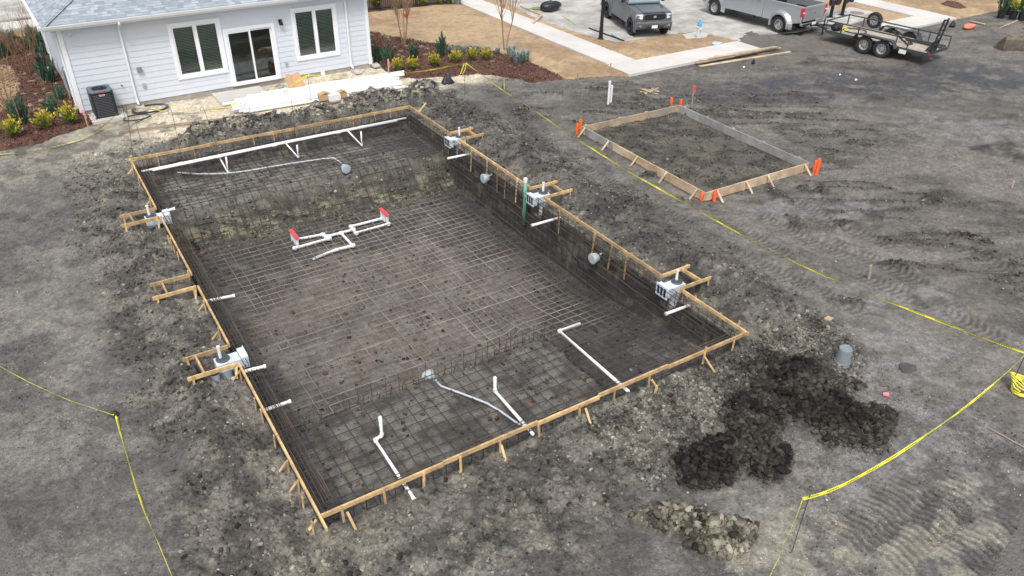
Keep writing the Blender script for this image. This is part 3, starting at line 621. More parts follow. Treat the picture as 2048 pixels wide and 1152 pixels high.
# ------------------------------------------------------------------ house
HX, HY, HR, HA = -.6825, 22.1115, 11.2666, .0256
Hd = 11.0; Z0, ZE = .20, 3.18
def make_house():
    H_ = thing('house', 'pale grey lap-sided single-storey house with shingle hip roof, white trim and gutters', 'house', (HX, HY, 0), HA)
    b = MB(); b.b2(0, HR, 0, Hd, -.1, Z0-.005); b.build('foundation', 'found', H_)
    # walls: real lapped boards around openings
    ops = [(3.60, 5.22, .90, 2.68), (5.50, 7.24, .25, 2.25), (8.20, 9.82, .90, 2.68)]
    b = MB(); ex = .203; n = int((ZE-Z0)/ex)+1
    def lap(p0, p1, nrm, z0, z1):
        (ax, ay), (bx, by) = p0, p1; t0, t1 = .024, .010
        vs = [(ax+nrm[0]*t0, ay+nrm[1]*t0, z0), (bx+nrm[0]*t0, by+nrm[1]*t0, z0), (bx+nrm[0]*t1, by+nrm[1]*t1, z1), (ax+nrm[0]*t1, ay+nrm[1]*t1, z1),
              (ax-nrm[0]*.01, ay-nrm[1]*.01, z0), (bx-nrm[0]*.01, by-nrm[1]*.01, z0)]
        b.add(vs, [(0, 1, 2, 3), (4, 5, 1, 0)])
    for i in range(n):
        z0 = Z0+i*ex; z1 = min(z0+ex+.012, ZE)
        if z0 >= ZE: break
        xs = [0]; zm = z0+ex/2
        seg = []; cur = 0
        for (a, c_, lo, hi) in ops:
            if lo-.04 < zm < hi+.04: seg.append((cur, a)); cur = c_
        seg.append((cur, HR))
        for a, c_ in seg: lap((a, 0), (c_, 0), (0, -1), z0, z1)
        lap((0, Hd), (0, 0), (-1, 0), z0, z1); lap((HR, 0), (HR, Hd), (1, 0), z0, z1); lap((HR, Hd), (0, Hd), (0, 1), z0, z1)
    b.build('wall', 'siding', H_)
    # inner shell so rooms stay dark
    b = MB(); y = .012
    cur = .01
    for (a, c_, lo, hi) in ops:
        b.b2(cur, a, y, .16, Z0-.1, ZE); b.b2(a, c_, y, .16, Z0-.1, lo); b.b2(a, c_, y, .16, hi, ZE); cur = c_
    b.b2(cur, HR-.01, y, .16, Z0-.1, ZE); b.b2(.011, .15, .17, Hd-.02, Z0-.1, ZE); b.b2(HR-.15, HR-.011, .17, Hd-.02, Z0-.1, ZE); b.b2(.16, HR-.16, Hd-.16, Hd-.02, Z0-.1, ZE)
    b.b2(.16, HR-.16, 3.8, 3.95, 0, ZE); b.b2(.16, HR-.16, .17, 3.8, .1, .2); b.b2(.16, HR-.16, .17, Hd-.2, ZE-.02, ZE+.02)
    b.build('inner_wall', mat('plaster', (.30, .30, .29), .9), H_)
    for x in (0, HR):
        s = -1 if x == 0 else 1; b = MB()
        b.b2(x-.045 if x == 0 else x-.10, x+.10 if x == 0 else x+.045, -.050, -.031, Z0-.03, ZE); b.b2(x-.050 if s < 0 else x+.031, x-.031 if s < 0 else x+.050, -.0495, .10, Z0-.03, ZE-.001)
        b.build('corner_trim', 'trim', H_)
    # windows
    def window(x0, x1, z0, z1):
        t = MB(); cw = .13; y0, y1 = -.062, .02
        t.b2(x0-cw, x1+cw, y0, y1, z1, z1+cw); t.b2(x0-cw, x1+cw, y0, y1, z0-cw, z0); t.b2(x0-cw, x0, y0, y1, z0, z1); t.b2(x1, x1+cw, y0, y1, z0, z1)
        t.b2(x0-cw-.02, x1+cw+.02, y0-.02, y0+.01, z1+cw-.02, z1+cw+.012)
        w_ = t.build('window', 'trim', H_, bevel=.004, seg=1)
        f = MB(); xm = (x0+x1)/2; fw_ = .05; y0, y1 = -.035, .06
        f.b2(x0, x1, y0, y1, z1-fw_, z1-.001); f.b2(x0, x1, y0, y1, z0+.001, z0+fw_); f.b2(x0+.001, x0+fw_, y0+.001, y1, z0+fw_, z1-fw_); f.b2(x1-fw_, x1-.001, y0+.001, y1, z0+fw_, z1-fw_)
        f.b2(xm-.075, xm+.075, y0-.006, y1, z0+fw_, z1-fw_)
        f.build('frame', 'trim', w_, bevel=.003, seg=1)
        g_ = MB()
        for a, c_ in ((x0+fw_, xm-.075), (xm+.075, x1-fw_)): g_.add([(a, 0, z0+fw_), (c_, 0, z0+fw_), (c_, 0, z1-fw_), (a, 0, z1-fw_)], [(0, 1, 2, 3)])
        g_.build('pane', 'glass', w_)
        s = MB()
        for a, c_ in ((x0+fw_+.01, xm-.085), (xm+.085, x1-fw_-.01)):
            z = z0+fw_+.02
            while z < z1-fw_-.02: s.box(((a+c_)/2, .075, z), (c_-a, .040, .0025), rx=math.radians(26)); z += .056
            s.b2(a, c_, .065, .10, z1-fw_-.05, z1-fw_)
        s.build('blind', 'blind', w_)
        return w_
    window(*[ops[0][i] for i in (0, 1, 2, 3)]); window(*[ops[2][i] for i in (0, 1, 2, 3)])
    # sliding door
    x0, x1, z0, z1 = ops[1]; t = MB()
    t.b2(x0-.12, x0, -.062, .03, Z0, z1+.12); t.b2(x1, x1+.12, -.062, .03, Z0, z1+.12); t.b2(x0, x1, -.06, .03, z1, z1+.119); t.b2(x0-.001, x1+.001, -.09, .05, Z0+.004, z0+.02)
    d = t.build('sliding_door', 'trim', H_, bevel=.004, seg=1); xm = (x0+x1)/2
    for k, (a, c_, y) in enumerate(((x0, xm+.04, -.02), (xm-.04, x1, .03))):
        f = MB(); q = .07
        f.b2(a, c_, y-.02, y+.02, z1-q, z1-.001); f.b2(a, c_, y-.02, y+.02, z0+.021, z0+.02+q); f.b2(a+.001, a+q, y-.019, y+.021, z0+.02+q, z1-q); f.b2(c_-q, c_-.001, y-.019, y+.021, z0+.02+q, z1-q)
        f.build('sash', 'trim', d, bevel=.003, seg=1)
        g_ = MB(); g_.add([(a+q, y, z0+q), (c_-q, y, z0+q), (c_-q, y, z1-q), (a+q, y, z1-q)], [(0, 1, 2, 3)]); g_.build('pane', 'glass', d)
    hd = MB(); hd.b2(x0+.02, x0+.05, -.075, -.04, 1.15, 1.35); hd.build('handle', 'white', d)
    # roof: two visible slopes made of stepped courses with tabs
    oh = .47; ze = 3.30; pit_ = .46
    RX0, RX1, RY0, RY1 = -oh, HR+oh, -.45, Hd+.45; half = (RY1-RY0)/2
    top = half*pit_; r = MB()
    def course(uv2p, ulen, vlen, clipf):
        v = 0; k = 0; slope = math.hypot(1, pit_)
        while v < vlen:
            ex_ = .14/slope; lo, hi = clipf(v)
            u = lo-random.uniform(0, .3)
            while u < hi:
                wd = random.choice((.12, .15, .18, .22, .26)); a, c_ = max(u, lo), min(u+wd, hi)
                if c_-a > .01:
                    lift = random.choice((.006, .006, .012, .014)); br = random.uniform(.85, 1.15)
                    base = (.26*br, .30*br, .34*br) if lift < .01 else (.33*br, .37*br, .41*br)
                    ex2 = ex_+.03
                    p = [uv2p(a, v, lift+.006), uv2p(c_, v, lift+.006), uv2p(c_, v+ex2, .002), uv2p(a, v+ex2, .002), uv2p(a, v, -.01), uv2p(c_, v, -.01)]
                    r.add(p, [(0, 1, 2, 3), (4, 5, 1, 0)], base)
                u += wd
            v += ex_; k += 1
    course(lambda u, v, l: (RX0+u, RY0+v, ze+v*pit_+l), RX1-RX0, half, lambda v: (v, RX1-RX0-v))
    course(lambda u, v, l: (RX0+v, RY1-u, ze+v*pit_+l), RY1-RY0, half, lambda v: (v, RY1-RY0-v))
    g3 = (.28, .31, .34)
    r.add([(RX1, RY0, ze), (RX1, RY1, ze), (RX1-half, RY1-half, ze+top)], [(0, 1, 2)], g3)
    r.add([(RX1, RY1, ze), (RX0, RY1, ze), (RX0+half, RY1-half, ze+top), (RX1-half, RY1-half, ze+top)], [(0, 1, 2, 3)], g3)
    # hip caps
    for k in range(46):
        t = k*.145; 
        if t > half-.2: break
        br = random.uniform(.8, 1.2); c_ = (.30*br, .325*br, .35*br); z = ze+t*pit_
        q = .11; L_ = .2
        r.add([(RX0+t-q, RY0+t+q*1.0, z+.0+.012-q*pit_*0), (RX0+t, RY0+t, z+.028), (RX0+t+L_, RY0+t+L_, z+L_*pit_+.012), (RX0+t+L_-q, RY0+t+L_+q, z+L_*pit_), (RX0+t+q, RY0+t-q, z+.012), (RX0+t+L_+q, RY0+t+L_-q, z+L_*pit_)],
              [(0, 1, 2, 3), (1, 4, 5, 2)], c_)
    r.build('roof', 'shingle', H_)
    b = MB(); b.b2(RX0+.012, RX1-.012, RY0+.012, RY0+.032, ZE-.06, ze-.012); b.b2(RX0+.012, RX0+.032, RY0+.033, RY1, ZE-.06, ze-.012); b.b2(RX0+.03, RX1-.03, RY0+.033, -.03, ZE-.012, ZE+.004); b.b2(RX0+.033, -.03, -.029, RY1, ZE-.012, ZE+.003)
    b.b2(-.03, HR+.03, -.055, -.031, ZE-.16, ZE-.013)
    b.build('soffit', 'trim', H_)
    def gutter(p0, p1, out):
        s = MB(); a = Vector(p0); c_ = Vector(p1); o_ = Vector(out); zt = ze+.005
        prof = [(0, zt-.11), (.085, zt-.11), (.115, zt-.02), (.115, zt), (.10, zt), (.10, zt-.02), (.075, zt-.095), (.01, zt-.095), (.01, zt), (0, zt)]
        vs = [(p.x+o_.x*d, p.y+o_.y*d, z) for p in (a, c_) for d, z in prof]; n_ = len(prof)
        s.add(vs, [(i, (i+1) % n_, n_+(i+1) % n_, n_+i) for i in range(n_)]+[tuple(range(n_)), tuple(range(2*n_-1, n_-1, -1))])
        return s.build('gutter', 'gutter', H_)
    gutter((RX0-.11, RY0+.011, 0), (RX1+.1, RY0+.011, 0), (0, -1)); gutter((RX0+.011, RY0+.012, 0), (RX0+.011, RY1, 0), (-1, 0))
    def downspout(x, y=0, side=False, ex=-.05, zb=.22):
        s = MB()
        if not side:
            s.beam((x, RY0-.06, ze-.12), (x, RY0-.06, ze-.2), .07, .09, (0, 1, 0)); s.beam((x, RY0-.06, ze-.18), (x, -.09, ze-.42), .07, .09); s.beam((x, -.09, ze-.38), (x, -.09, zb+.06), .07, .06, (0, 1, 0)); s.beam((x, -.08, zb+.08), (x, -.28, zb-.03), .07, .06)
        else:
            s.beam((-.09, y, ze-.3), (-.09, y, zb+.06), .06, .07, (0, 1, 0)); s.beam((RX0-.05, y, ze-.11), (-.09, y, ze-.36), .07, .07); s.beam((-.08, y, zb+.09), (-.33, y, zb-.02), .07, .07)
        s.build('downspout', 'gutter', H_, bevel=.008, seg=1)
    downspout(1.88); downspout(10.34); downspout(0, .16, True); downspout(0, 6.2, True)
    # fittings on the wall
    l = MB(); l.b2(7.56, 7.68, -.07, -.03, 2.33, 2.47); l.lathe([(.02, 2.42), (.05, 2.40), (.085, 2.30), (.088, 2.285), (.02, 2.285)], (7.62, -.14, 0), 14); l.beam((7.62, -.05, 2.41), (7.62, -.14, 2.41), .03, .02)
    la = l.build('wall_lamp', 'blackm', H_); q = MB(); q.lathe([(.02, 2.19), (.045, 2.205), (.045, 2.28), (.02, 2.284)], (7.62, -.14, 0), 14); q.build('lamp_glass', 'white', la, smooth=True)
    cm = MB(); cm.lathe([(.055, -.03), (.055, -.06), (.045, -.065), (.045, -.09), (.02, -.11)], (.33, 0, 2.86), 14, 'y'); k = cm.build('camera_dome', 'white', H_, smooth=False)
    le = MB(); le.lathe([(.018, -.10), (.018, -.125)], (.345, 0, 2.84), 10, 'y'); le.build('lens', 'black', k)
    bx = MB(); bx.b2(2.14, 2.29, -.11, -.03, 1.29, 1.46); bx.b2(2.13, 2.30, -.125, -.111, 1.28, 1.475); bx.build('meter_box', mat('box_grey', (.22, .25, .28), .5), H_, bevel=.008)
    for x, z in ((2.25, .78), (7.62, .76)):
        bx = MB(); bx.b2(x-.05, x+.05, -.08, -.03, z-.08, z+.08); bx.b2(x-.055, x+.055, -.09, -.081, z-.02, z+.085); bx.build('outlet_cover', mat('outlet_grey', (.42, .44, .46), .5), H_, bevel=.006)
    tp = MB(); tp.tube([(1.51, -.03, .9), (1.51, -.10, .9), (1.51, -.12, .86)], .014, 8); tp.lathe([(.03, -.035), (.03, -.05)], (1.51, 0, .9), 10, 'y'); tp.box((1.51, -.10, .93), (.07, .012, .012)); tp.build('tap', mat('brass', (.25, .2, .12), .4, metal=.7), H_)
    mt = MB(); mt.b2(-.12, -.035, 2.1, 2.5, .4, 1.1); mt.tube([(-.08, 2.3, .1), (-.08, 2.3, .5)], .025, 8); mt.tube([(-.09, 2.0, .1), (-.09, 2.0, 1.2), (-.04, 2.0, 1.3)], .03, 8); mt.build('gas_meter', mat('meter_grey', (.3, .32, .34), .5), H_, bevel=.02)
make_house()
def hw(s, y, z): # house-plane point to world
    c_, s_ = math.cos(HA), math.sin(HA); return (HX+s*c_-y*s_, HY+s*s_+y*c_, z)
b = MB(); b.b2(3.86, 5.72, 20.95, 22.13, -.06, .10); tag(b.build('door_stoop', 'conc', bevel=.015), 'flat concrete stoop slab below the sliding glass door', 'slab')
b = MB(); c_ = hw(.74, -.55, .04); b.box(c_, (1.15, 1.0, .14), rz=HA); tag(b.build('ac_pad', 'conc', bevel=.015), 'square concrete pad under the air conditioner', 'pad')
for k, (s_, lab) in enumerate(((1.9, 'grey splash block below the downspout left of the windows'), (10.42, 'pale splash block below the downspout near the right house corner'))):
    b = MB(); b.box(hw(s_, -.42, .08), (.30, .5, .07), rz=HA); b.box(hw(s_-.13, -.42, .13), (.03, .48, .05), rz=HA); b.box(hw(s_+.13, -.42, .13), (.03, .48, .05), rz=HA)
    tag(b.build('splash_block', 'conc', bevel=.01), lab, 'splash block')
for (x, y), lab in (((-.45, .16), 'splash block at the left house corner beside the yellow shrub'), ((-.5, 6.2), 'splash block far back along the left side of the house')):
    b = MB(); b.box(hw(x, y, .10), (.5, .28, .07), rz=HA); b.box(hw(x, y-.12, .15), (.48, .03, .05), rz=HA); b.box(hw(x, y+.12, .15), (.48, .03, .05), rz=HA)
    tag(b.build('splash_block', 'conc', bevel=.01), lab, 'splash block')
b = MB(); b.box(hw(11.42, -.1, .10), (.28, .4, .07), rz=HA); b.box(hw(11.3, -.1, .15), (.03, .38, .05), rz=HA); b.box(hw(11.54, -.1, .15), (.03, .38, .05), rz=HA); b.box(hw(11.36, .05, .28), (.07, .07, .3), rz=HA)
tag(b.build('splash_block', 'conc', bevel=.01), 'white splash block at the right house corner by the mulch bed', 'splash block')

def make_ac():
    c = hw(.72, -.48, .11); t = thing('air_conditioner', 'dark grey outdoor air conditioner unit with fan grille on top beside the house', 'air conditioner', c, HA)
    w_, h_ = .36, .92
    def rr(r, w2, n=5):
        p = []
        for cx, cy, a in ((w2-r, w2-r, 0), (-w2+r, w2-r, PI/2), (-w2+r, -w2+r, PI), (w2-r, -w2+r, 3*PI/2)):
            p += [(cx+r*math.cos(a+PI/2*i/n), cy+r*math.sin(a+PI/2*i/n)) for i in range(n+1)]
        return p
    b = MB(); b.prism(rr(.08, w_-.03), .03, h_-.02)
    b.build('cabinet', 'darkin', t)
    b = MB(); z = .06
    while z < h_-.08:
        n_ = len(rr(.08, w_)); o1, o2 = rr(.08, w_), rr(.08, w_-.02)
        b.add([(x, y, z) for x, y in o1]+[(x, y, z+.028) for x, y in o2]+[(x, y, z-.006) for x, y in o2], [(i, (i+1) % n_, n_+(i+1) % n_, n_+i) for i in range(n_)]+[(i, 2*n_+i, 2*n_+(i+1) % n_, (i+1) % n_) for i in range(n_)])
        z += .056
    for sx, sy in ((1, 1), (-1, 1), (-1, -1), (1, -1)): b.tube([(sx*(w_-.03), sy*(w_-.03), 0), (sx*(w_-.03), sy*(w_-.03), h_)], .042, 10)
    b.prism(rr(.08, w_+.004), 0, .05)
    b.build('louvre_panel', 'acbody', t)
    b = MB(); o1, o2 = rr(.09, w_+.01), []
    n_ = len(o1); o2 = [(.27*math.cos(2*PI*(i+3)/n_), .27*math.sin(2*PI*(i+3)/n_)) for i in range(n_)]
    o2 = [(.28*math.cos(math.atan2(y, x)), .28*math.sin(math.atan2(y, x))) for x, y in o1]
    vs = [(x, y, h_-.04) for x, y in o1]+[(x, y, h_+.01) for x, y in o1]+[(x*.96, y*.96, h_+.03) for x, y in o1]+[(x, y, h_+.03) for x, y in o2]+[(x, y, h_-.04) for x, y in o2]
    b.add(vs, [(k*n_+i, k*n_+(i+1) % n_, (k+1)*n_+(i+1) % n_, (k+1)*n_+i) for k in range(4) for i in range(n_)])
    top = b.build('top_cover', 'actop', t)
    b = MB()
    for r in (.05, .09, .13, .17, .21, .25): b.tube([(r*math.cos(2*PI*i/24), r*math.sin(2*PI*i/24), h_+.035) for i in range(25)], .0035, 4)
    for i in range(8): a = 2*PI*i/8; b.tube([(0, 0, h_+.038), (.285*math.cos(a), .285*math.sin(a), h_+.034)], .004, 4)
    b.lathe([(.055, h_+.03), (.05, h_+.05)], n=12); b.build('fan_grille', 'blackm', top)
    b = MB()
    for i in range(4):
        a = PI/2*i+.3; b.add([(.03*math.cos(a), .03*math.sin(a), h_-.03), (.25*math.cos(a-.3), .25*math.sin(a-.3), h_-.05), (.25*math.cos(a+.3), .25*math.sin(a+.3), h_-.01)], [(0, 1, 2), (2, 1, 0)])
    b.build('fan_blade', 'actop', top)
    b = MB(); b.b2(-.10, .09, -w_-.008, -w_-.001, h_-.155, h_-.095); bd = b.build('name_badge', mat('badge_pale', (.62, .50, .50), .4), t)
    b = MB(); b.b2(-.115, .08, -w_-.012, -w_-.009, h_-.10, h_-.082); b.b2(-.085, .075, -w_-.012, -w_-.009, h_-.136, h_-.118); b.build('badge_print', 'red', bd)
make_ac()

# ------------------------------------------------------------------ timber form round the pit
BH, BT = .089, .038
form = thing('pool_form', 'pine board form set on stakes along the rim of the dug pool pit', 'timber form', (0, 0, 0))
def board(p0, p1, par, name='board', m='wood', h=BH, t=BT, ztop=FT, dz0=0, dz1=0):
    b = MB(); n = 4; pts = []
    a, c_ = Vector((p0[0], p0[1], ztop-h/2+dz0)), Vector((p1[0], p1[1], ztop-h/2+dz1)); b.beam(a, c_, t, h); return b.build(name, m, par, bevel=.003, seg=1)
def runs(y0, y1, cuts):
    out = []; cur = y0
    for a, c_ in sorted(cuts): out.append((cur, a)); cur = c_
    out.append((cur, y1)); return out
for a, c_ in runs(-.30, L+.02, [(s[0], s[1]) for s in SKL]):
    n = max(1, round((c_-a)/3.6)); 
    for k in range(n): q0, q1 = a+(c_-a)*k/n, a+(c_-a)*(k+1)/n; board((random.uniform(-.006, .006), q0+.002), (random.uniform(-.006, .006), q1-.002), form, dz0=random.uniform(-.01, .01), dz1=random.uniform(-.01, .01))
for a, c_ in runs(-.06, L+.02, [(s[0], s[1]) for s in SKR]):
    n = max(1, round((c_-a)/3.6))
    for k in range(n): q0, q1 = a+(c_-a)*k/n, a+(c_-a)*(k+1)/n; board((W+random.uniform(-.006, .006), q0+.002), (W+random.uniform(-.006, .006), q1-.002), form, dz0=random.uniform(-.01, .01), dz1=random.uniform(-.01, .01))
nb = [0.022, 2.2, 4.15, 5.55, 7.3, 9.40]
for i in range(5): board((nb[i], (.00, .012, -.006, .02, .0)[i]), (nb[i+1]-.003, (.00, .012, -.006, .02, .0)[i]), form, dz0=(.0, .006, -.006, .01, -.004)[i], dz1=(.0, .006, -.006, .01, -.004)[i])
board((9.38, 0.0), (9.53, 0.0), form, ztop=FT+.004)
for i in range(4): board((.022+i*2.36, L), (.022+(i+1)*2.36-.002, L), form, dz0=random.uniform(-.012, .006), dz1=random.uniform(-.012, .006))
def stake(x, y, ln=.55, top=.02, par=None, w_=.042, t=.022, lean=(0, 0), name='stake', m='wood', rz=0):
    b = MB(); z1 = FT+top; b.beam((x+lean[0], y+lean[1], z1-ln), (x, y, z1), w_, t, (1, 0, 0) if rz else (0, 1, 0)); return b.build(name, m, par or form, bevel=.002, seg=1)
def kicker(p0, p1, par=None, w_=.042, t=.022, m='wood', name='kicker'):
    b = MB(); b.beam(p0, p1, w_, t); return b.build(name, m, par or form, bevel=.002, seg=1)
for u in (683, 767, 848, 921, 1000, 1077, 1160, 1230, 1300, 1470):
    v = 1030+(664-1030)*(u-640)/(1492-640); p = gy(u, v+4, -.04); stake(p[0], -.034, .60, random.uniform(-.05, .0), lean=(random.uniform(-.04, .04), random.uniform(-.05, .0)))
p = gy(1412, 700, -.04); stake(p[0], -.034, .60, .09, w_=.05, lean=(-.05, -.02)); 
stake(gy(1319, 745, -.3)[0], -.28, .5, -.10, w_=.055, lean=(-.01, .03))
for u in (692, 1000, 1168, 1300, 1405):
    v = 1030+(664-1030)*(u-640)/(1492-640); p = gy(u, v+20, -.05); s_ = random.choice((-1, 1)); kicker((p[0]+.02, -.06, FT-.12), (p[0]+.05*s_, -.38, .02))
for v, off in ((1035, -.14), (985, -.10), (955, -.04), (915, -.04), (868, -.05), (815, -.04), (790, -.04), (735, -.04), (655, -.04), (600, -.04), (540, -.04), (500, -.045), (475, -.045), (395, -.04), (352, -.04), (330, -.04)):
    y = gx(400, v, 0)[1] if 0 else None
    t_ = (v-315)/(1030-315); # interpolate along the left form by picture height
    lo, hi = 0., L
    for _ in range(40):
        md = (lo+hi)/2; d = np.array([0, md, FT])-CAM; vv = 576-F*(d@up)/(d@fw)
        if vv > v: lo = md
        else: hi = md
    y = lo
    if any(a-.05 < y < c_+.05 for a, c_, _ in SKL): continue
    stake(off, y, .52, random.uniform(-.06, .01), lean=(random.uniform(-.03, .0), random.uniform(-.03, .03)), rz=1, w_=.05)
    if random.random() < .45: kicker((-.05, y+.05, FT-.12), (-.20, y+.03, .10))
stake(-.05, 10.9, .5, -.1, rz=1); stake(-.05, 10.3, .5, -.12, rz=1)
for (u, v, k) in ((858, 232, 0), (885, 250, 0), (945, 300, 1), (976, 322, 1), (997, 340, 1), (1014, 352, 1), (1036, 368, 1), (1054, 380, 0), (1121, 420, 1), (1152, 442, 0), (1192, 470, 1), (1226, 495, 1), (1255, 515, 1), (1282, 535, 0), (1388, 602, 0), (1440, 628, 0), (1474, 648, 0)):
    p = gx(u, v, W); y = p[1]
    if any(a-.03 < y < c_+.03 for a, c_, _ in SKR): continue
    if k: stake(W-.034, y, .80+random.uniform(-.1, .15), .02, lean=(-.04, random.uniform(-.05, .05)), rz=1, w_=.05, m='wood')
    else: stake(W+.034, y, .6, .02, lean=(.02, 0), rz=1)
stake(W-.04, 13.38, .9, .05, rz=1, w_=.05); stake(W+.04, .25, .6, .12, rz=1)
for u in (312, 385, 432, 505, 545, 590, 705, 748, 780):
    v = 315+(212-315)*(u-258)/(820-258); p = gy(u, v, L); stake(p[0], L-.034, .42+random.uniform(-.08, .1), .005, m='wood')
kicker((W+.05, 15.7, .34), (W+.55, 16.15, .42), w_=.06)
b = MB(); b.beam((.10, L-.2, .30), (-.12, L+.05, .34), .06, .035); b.build('kicker', 'wood', form)

def skim_frame(x, s, y0, y1, lab, cross=.66, ln=.98, st=True):
    t = thing('skimmer_boxout', lab, 'board frame', (x, (y0+y1)/2, 0), group='board box-outs round the skimmers'); hw_ = (y1-y0)/2
    def bd(a, c_, dz=0):
        b = MB(); b.beam((a[0]*s, a[1], FT-BH/2+dz), (c_[0]*s, c_[1], FT-BH/2+dz), BT, BH); b.build('board', 'wood', t, bevel=.003, seg=1)
    bd((.03, -hw_), (ln, -hw_+random.uniform(-.02, .02))); bd((.03, hw_), (ln-.06, hw_+random.uniform(-.02, .02))); bd((cross, -hw_+.021), (cross+random.uniform(-.02, .03), hw_-.021), .003)
    def sk(px, py, l2=.42, top=.02, lean=0):
        b = MB(); b.beam(((px+lean)*s, py, FT+top-l2), (px*s, py, FT+top), .045, .022, (0, 1, 0)); b.build('stake', 'wood', t, bevel=.002, seg=1)
    sk(ln-.10, -hw_-.033, .55, .03, .03); sk(ln-.14, hw_-.032 if s < 0 else hw_+.033, .55, .02); sk(.10, -hw_-.033, .4, -.03)
    b = MB(); b.beam(((.06)*s, -hw_-.04, FT-.08), (.12*s, -hw_-.17, .10), .04, .022); b.build('kicker', 'wood', t)
    return t
for a, c_, w_ in SKR: skim_frame(W, 1, a, c_, 'pine board frame of the %s skimmer on the spoil-bank side of the pit' % w_)
for a, c_, w_ in SKL: skim_frame(0, -1, a, c_, 'pine board frame with no skimmer in it, between the other two' if 'empty' in w_ else 'pine board frame of the %s skimmer on the flat open side of the pit' % w_)

def skimmer(x, y, s, lab, second=False):
    t = thing('skimmer', lab, 'skimmer', (x, y, 0), group='white pool skimmers')
    def X(a, c_): return (min(a*s, c_*s), max(a*s, c_*s))
    b = MB(); a0, a1 = X(-.22, .26); b.b2(a0, a1, -.15, .15, .06, .25); a0, a1 = X(-.34, -.22); b.b2(a0, a1, -.18, .18, .02, .30); a0, a1 = X(-.36, -.34); b.b2(a0, a1, -.20, .20, 0, .32)
    b.lathe([(.09, -.50), (.11, -.42), (.12, -.1), (.15, .06)], (.10*s, 0, 0), 16)
    b.lathe([(.165, .06), (.165, .265), (.15, .27)], (.10*s, 0, 0), 20)
    bd = b.build('body', 'skim', t, bevel=.008)
    b = MB()
    for k in (-1, 0, 1): a0, a1 = X(-.366, -.355); b.b2(a0, a1, k*.11-.035, k*.11+.035, .05, .27)
    b.build('mouth', 'black', bd)
    b = MB(); b.lathe([(.14, .27), (.14, .29), (.12, .30), (.11, .285), (.02, .285)], (.10*s, 0, 0), 20)
    for k in range(4): a = PI/4*k; b.beam((.10*s-.11*math.cos(a), -.11*math.sin(a), .297), (.10*s+.11*math.cos(a), .11*math.sin(a), .297), .015, .008)
    b.build('lid', mat('lid_grey', (.08, .10, .12), .5), t)
    b = MB(); b.tube([(.13*s, .05, .28), (.13*s, .05, .56)], .032, 12); b.tube([(.13*s, .05, .55), (.13*s, .05, .575)], .037, 12); b.build('standpipe', 'pvc', t, smooth=False)
    b = MB(); b.tube([(.10*s, 0, -.44), (.10*s, -.04, -.47), (.30*s, -.10, -.46), (.50*s, -.16, -.44)], .032, 10); b.build('outlet_pipe', 'pvc', t)
    if second:
        b = MB(); b.lathe([(.07, -.45), (.08, .0), (.085, .10)], (.34*s, -.2, .06), 16); c = b.build('autofill_can', 'skim', t, smooth=False)
        b = MB(); b.lathe([(.095, .09), (.095, .125), (.05, .13)], (.34*s, -.2, .06), 16); b.build('can_lid', mat('lid_dark', (.05, .07, .08), .5), c)
        b = MB(); b.tube([(.02*s, -.20, -.35), (.02*s, -.20, -.1)], .04, 10); b.tube([(.12*s, -.20, -.35), (.12*s, -.20, -.1)], .035, 10); b.build('riser_pipe', 'pvc', t)
    return t
for (a, c_, w_) in SKR: skimmer(W+.10, (a+c_)/2, 1, 'white pool skimmer with dark lid and standpipe, %s on the spoil-bank side' % w_)
skimmer(-.10, 12.22, -1, 'white pool skimmer with dark lid, farthest on the flat open side of the pit')
skimmer(-.12, 4.93, -1, 'white pool skimmer with a second smaller can beside it, nearest on the flat side', True)

# ------------------------------------------------------------------ reinforcement
cage = thing('rebar_cage', 'rusty steel rebar mat tied over floor, shelves and walls of the pit', 'rebar')
def dzs(x, y):
    near = min(1, max(0, (y-3.0)/.30)); dn = NSH+(DEEP-NSH)*near
    if x > 6.45: dn = float(np.interp(y, [0, .6, 3.6, 5.2], [-.52, -.62, -1.12, DEEP]))
    f = min(1, max(0, (y-12.85)/.85)); return dn*(1-f)+FSH*f
def bar(pts, r=.009, name='bar', m='rebar', par=None, n=5):
    b = MB(); b.tube(pts, r, n, cap=False); return b.build(name, m, par or cage)
def jit(a=.012): return random.uniform(-a, a)
SP = .25; CL = .115
ys = np.arange(.28, L-.15, SP)
for k, y in enumerate(ys):                       # cross bars: down one wall, over the floor, up the other
    y = float(y)+jit(.02); y = 2.93 if 2.9 < y < 3.15 else (3.36 if 3.1 < y < 3.4 else y); y2 = y+jit(.015); xs = np.linspace(.30, W-.26, 34)
    pts = [(.12, y+jit(), .26), (.13, y, -.1)]
    z0 = dzs(.4, y)+CL; zz = -.1
    while zz-.3 > z0: zz -= .3; pts.append((.15+jit(.015), y+jit(), zz))
    pts.append((.20, y, z0+.05))
    for x in xs: pts.append((float(x), y+(y2-y)*x/W+jit(.008), dzs(float(x), y)+CL+jit(.01)))
    z1 = dzs(W-.3, y)+CL; pts.append((W-.17, y2, z1+.06)); zz = z1+.06
    while zz+.3 < .1: zz += .3; pts.append((W-.13+jit(.015), y2+jit(), zz))
    pts.append((W-.12, y2+jit(), .26)); bar(pts, name='cross_bar', m='rmix')
for k, x in enumerate(np.arange(.32, W-.2, SP)): # long bars
    x = float(x)+jit(.02); pts = [(x, .12, .26), (x, .14, -.15), (x, .20, dzs(x, .3)+CL+.04)]
    for y in np.linspace(.30, L-.28, 95): pts.append((x+jit(.008), float(y), dzs(x, float(y))+CL+.013+jit(.008)))
    pts += [(x, L-.17, FSH+.15), (x, L-.13, -.1), (x+jit(), L-.12, .26)]; bar(pts, name='long_bar', m='rmix')
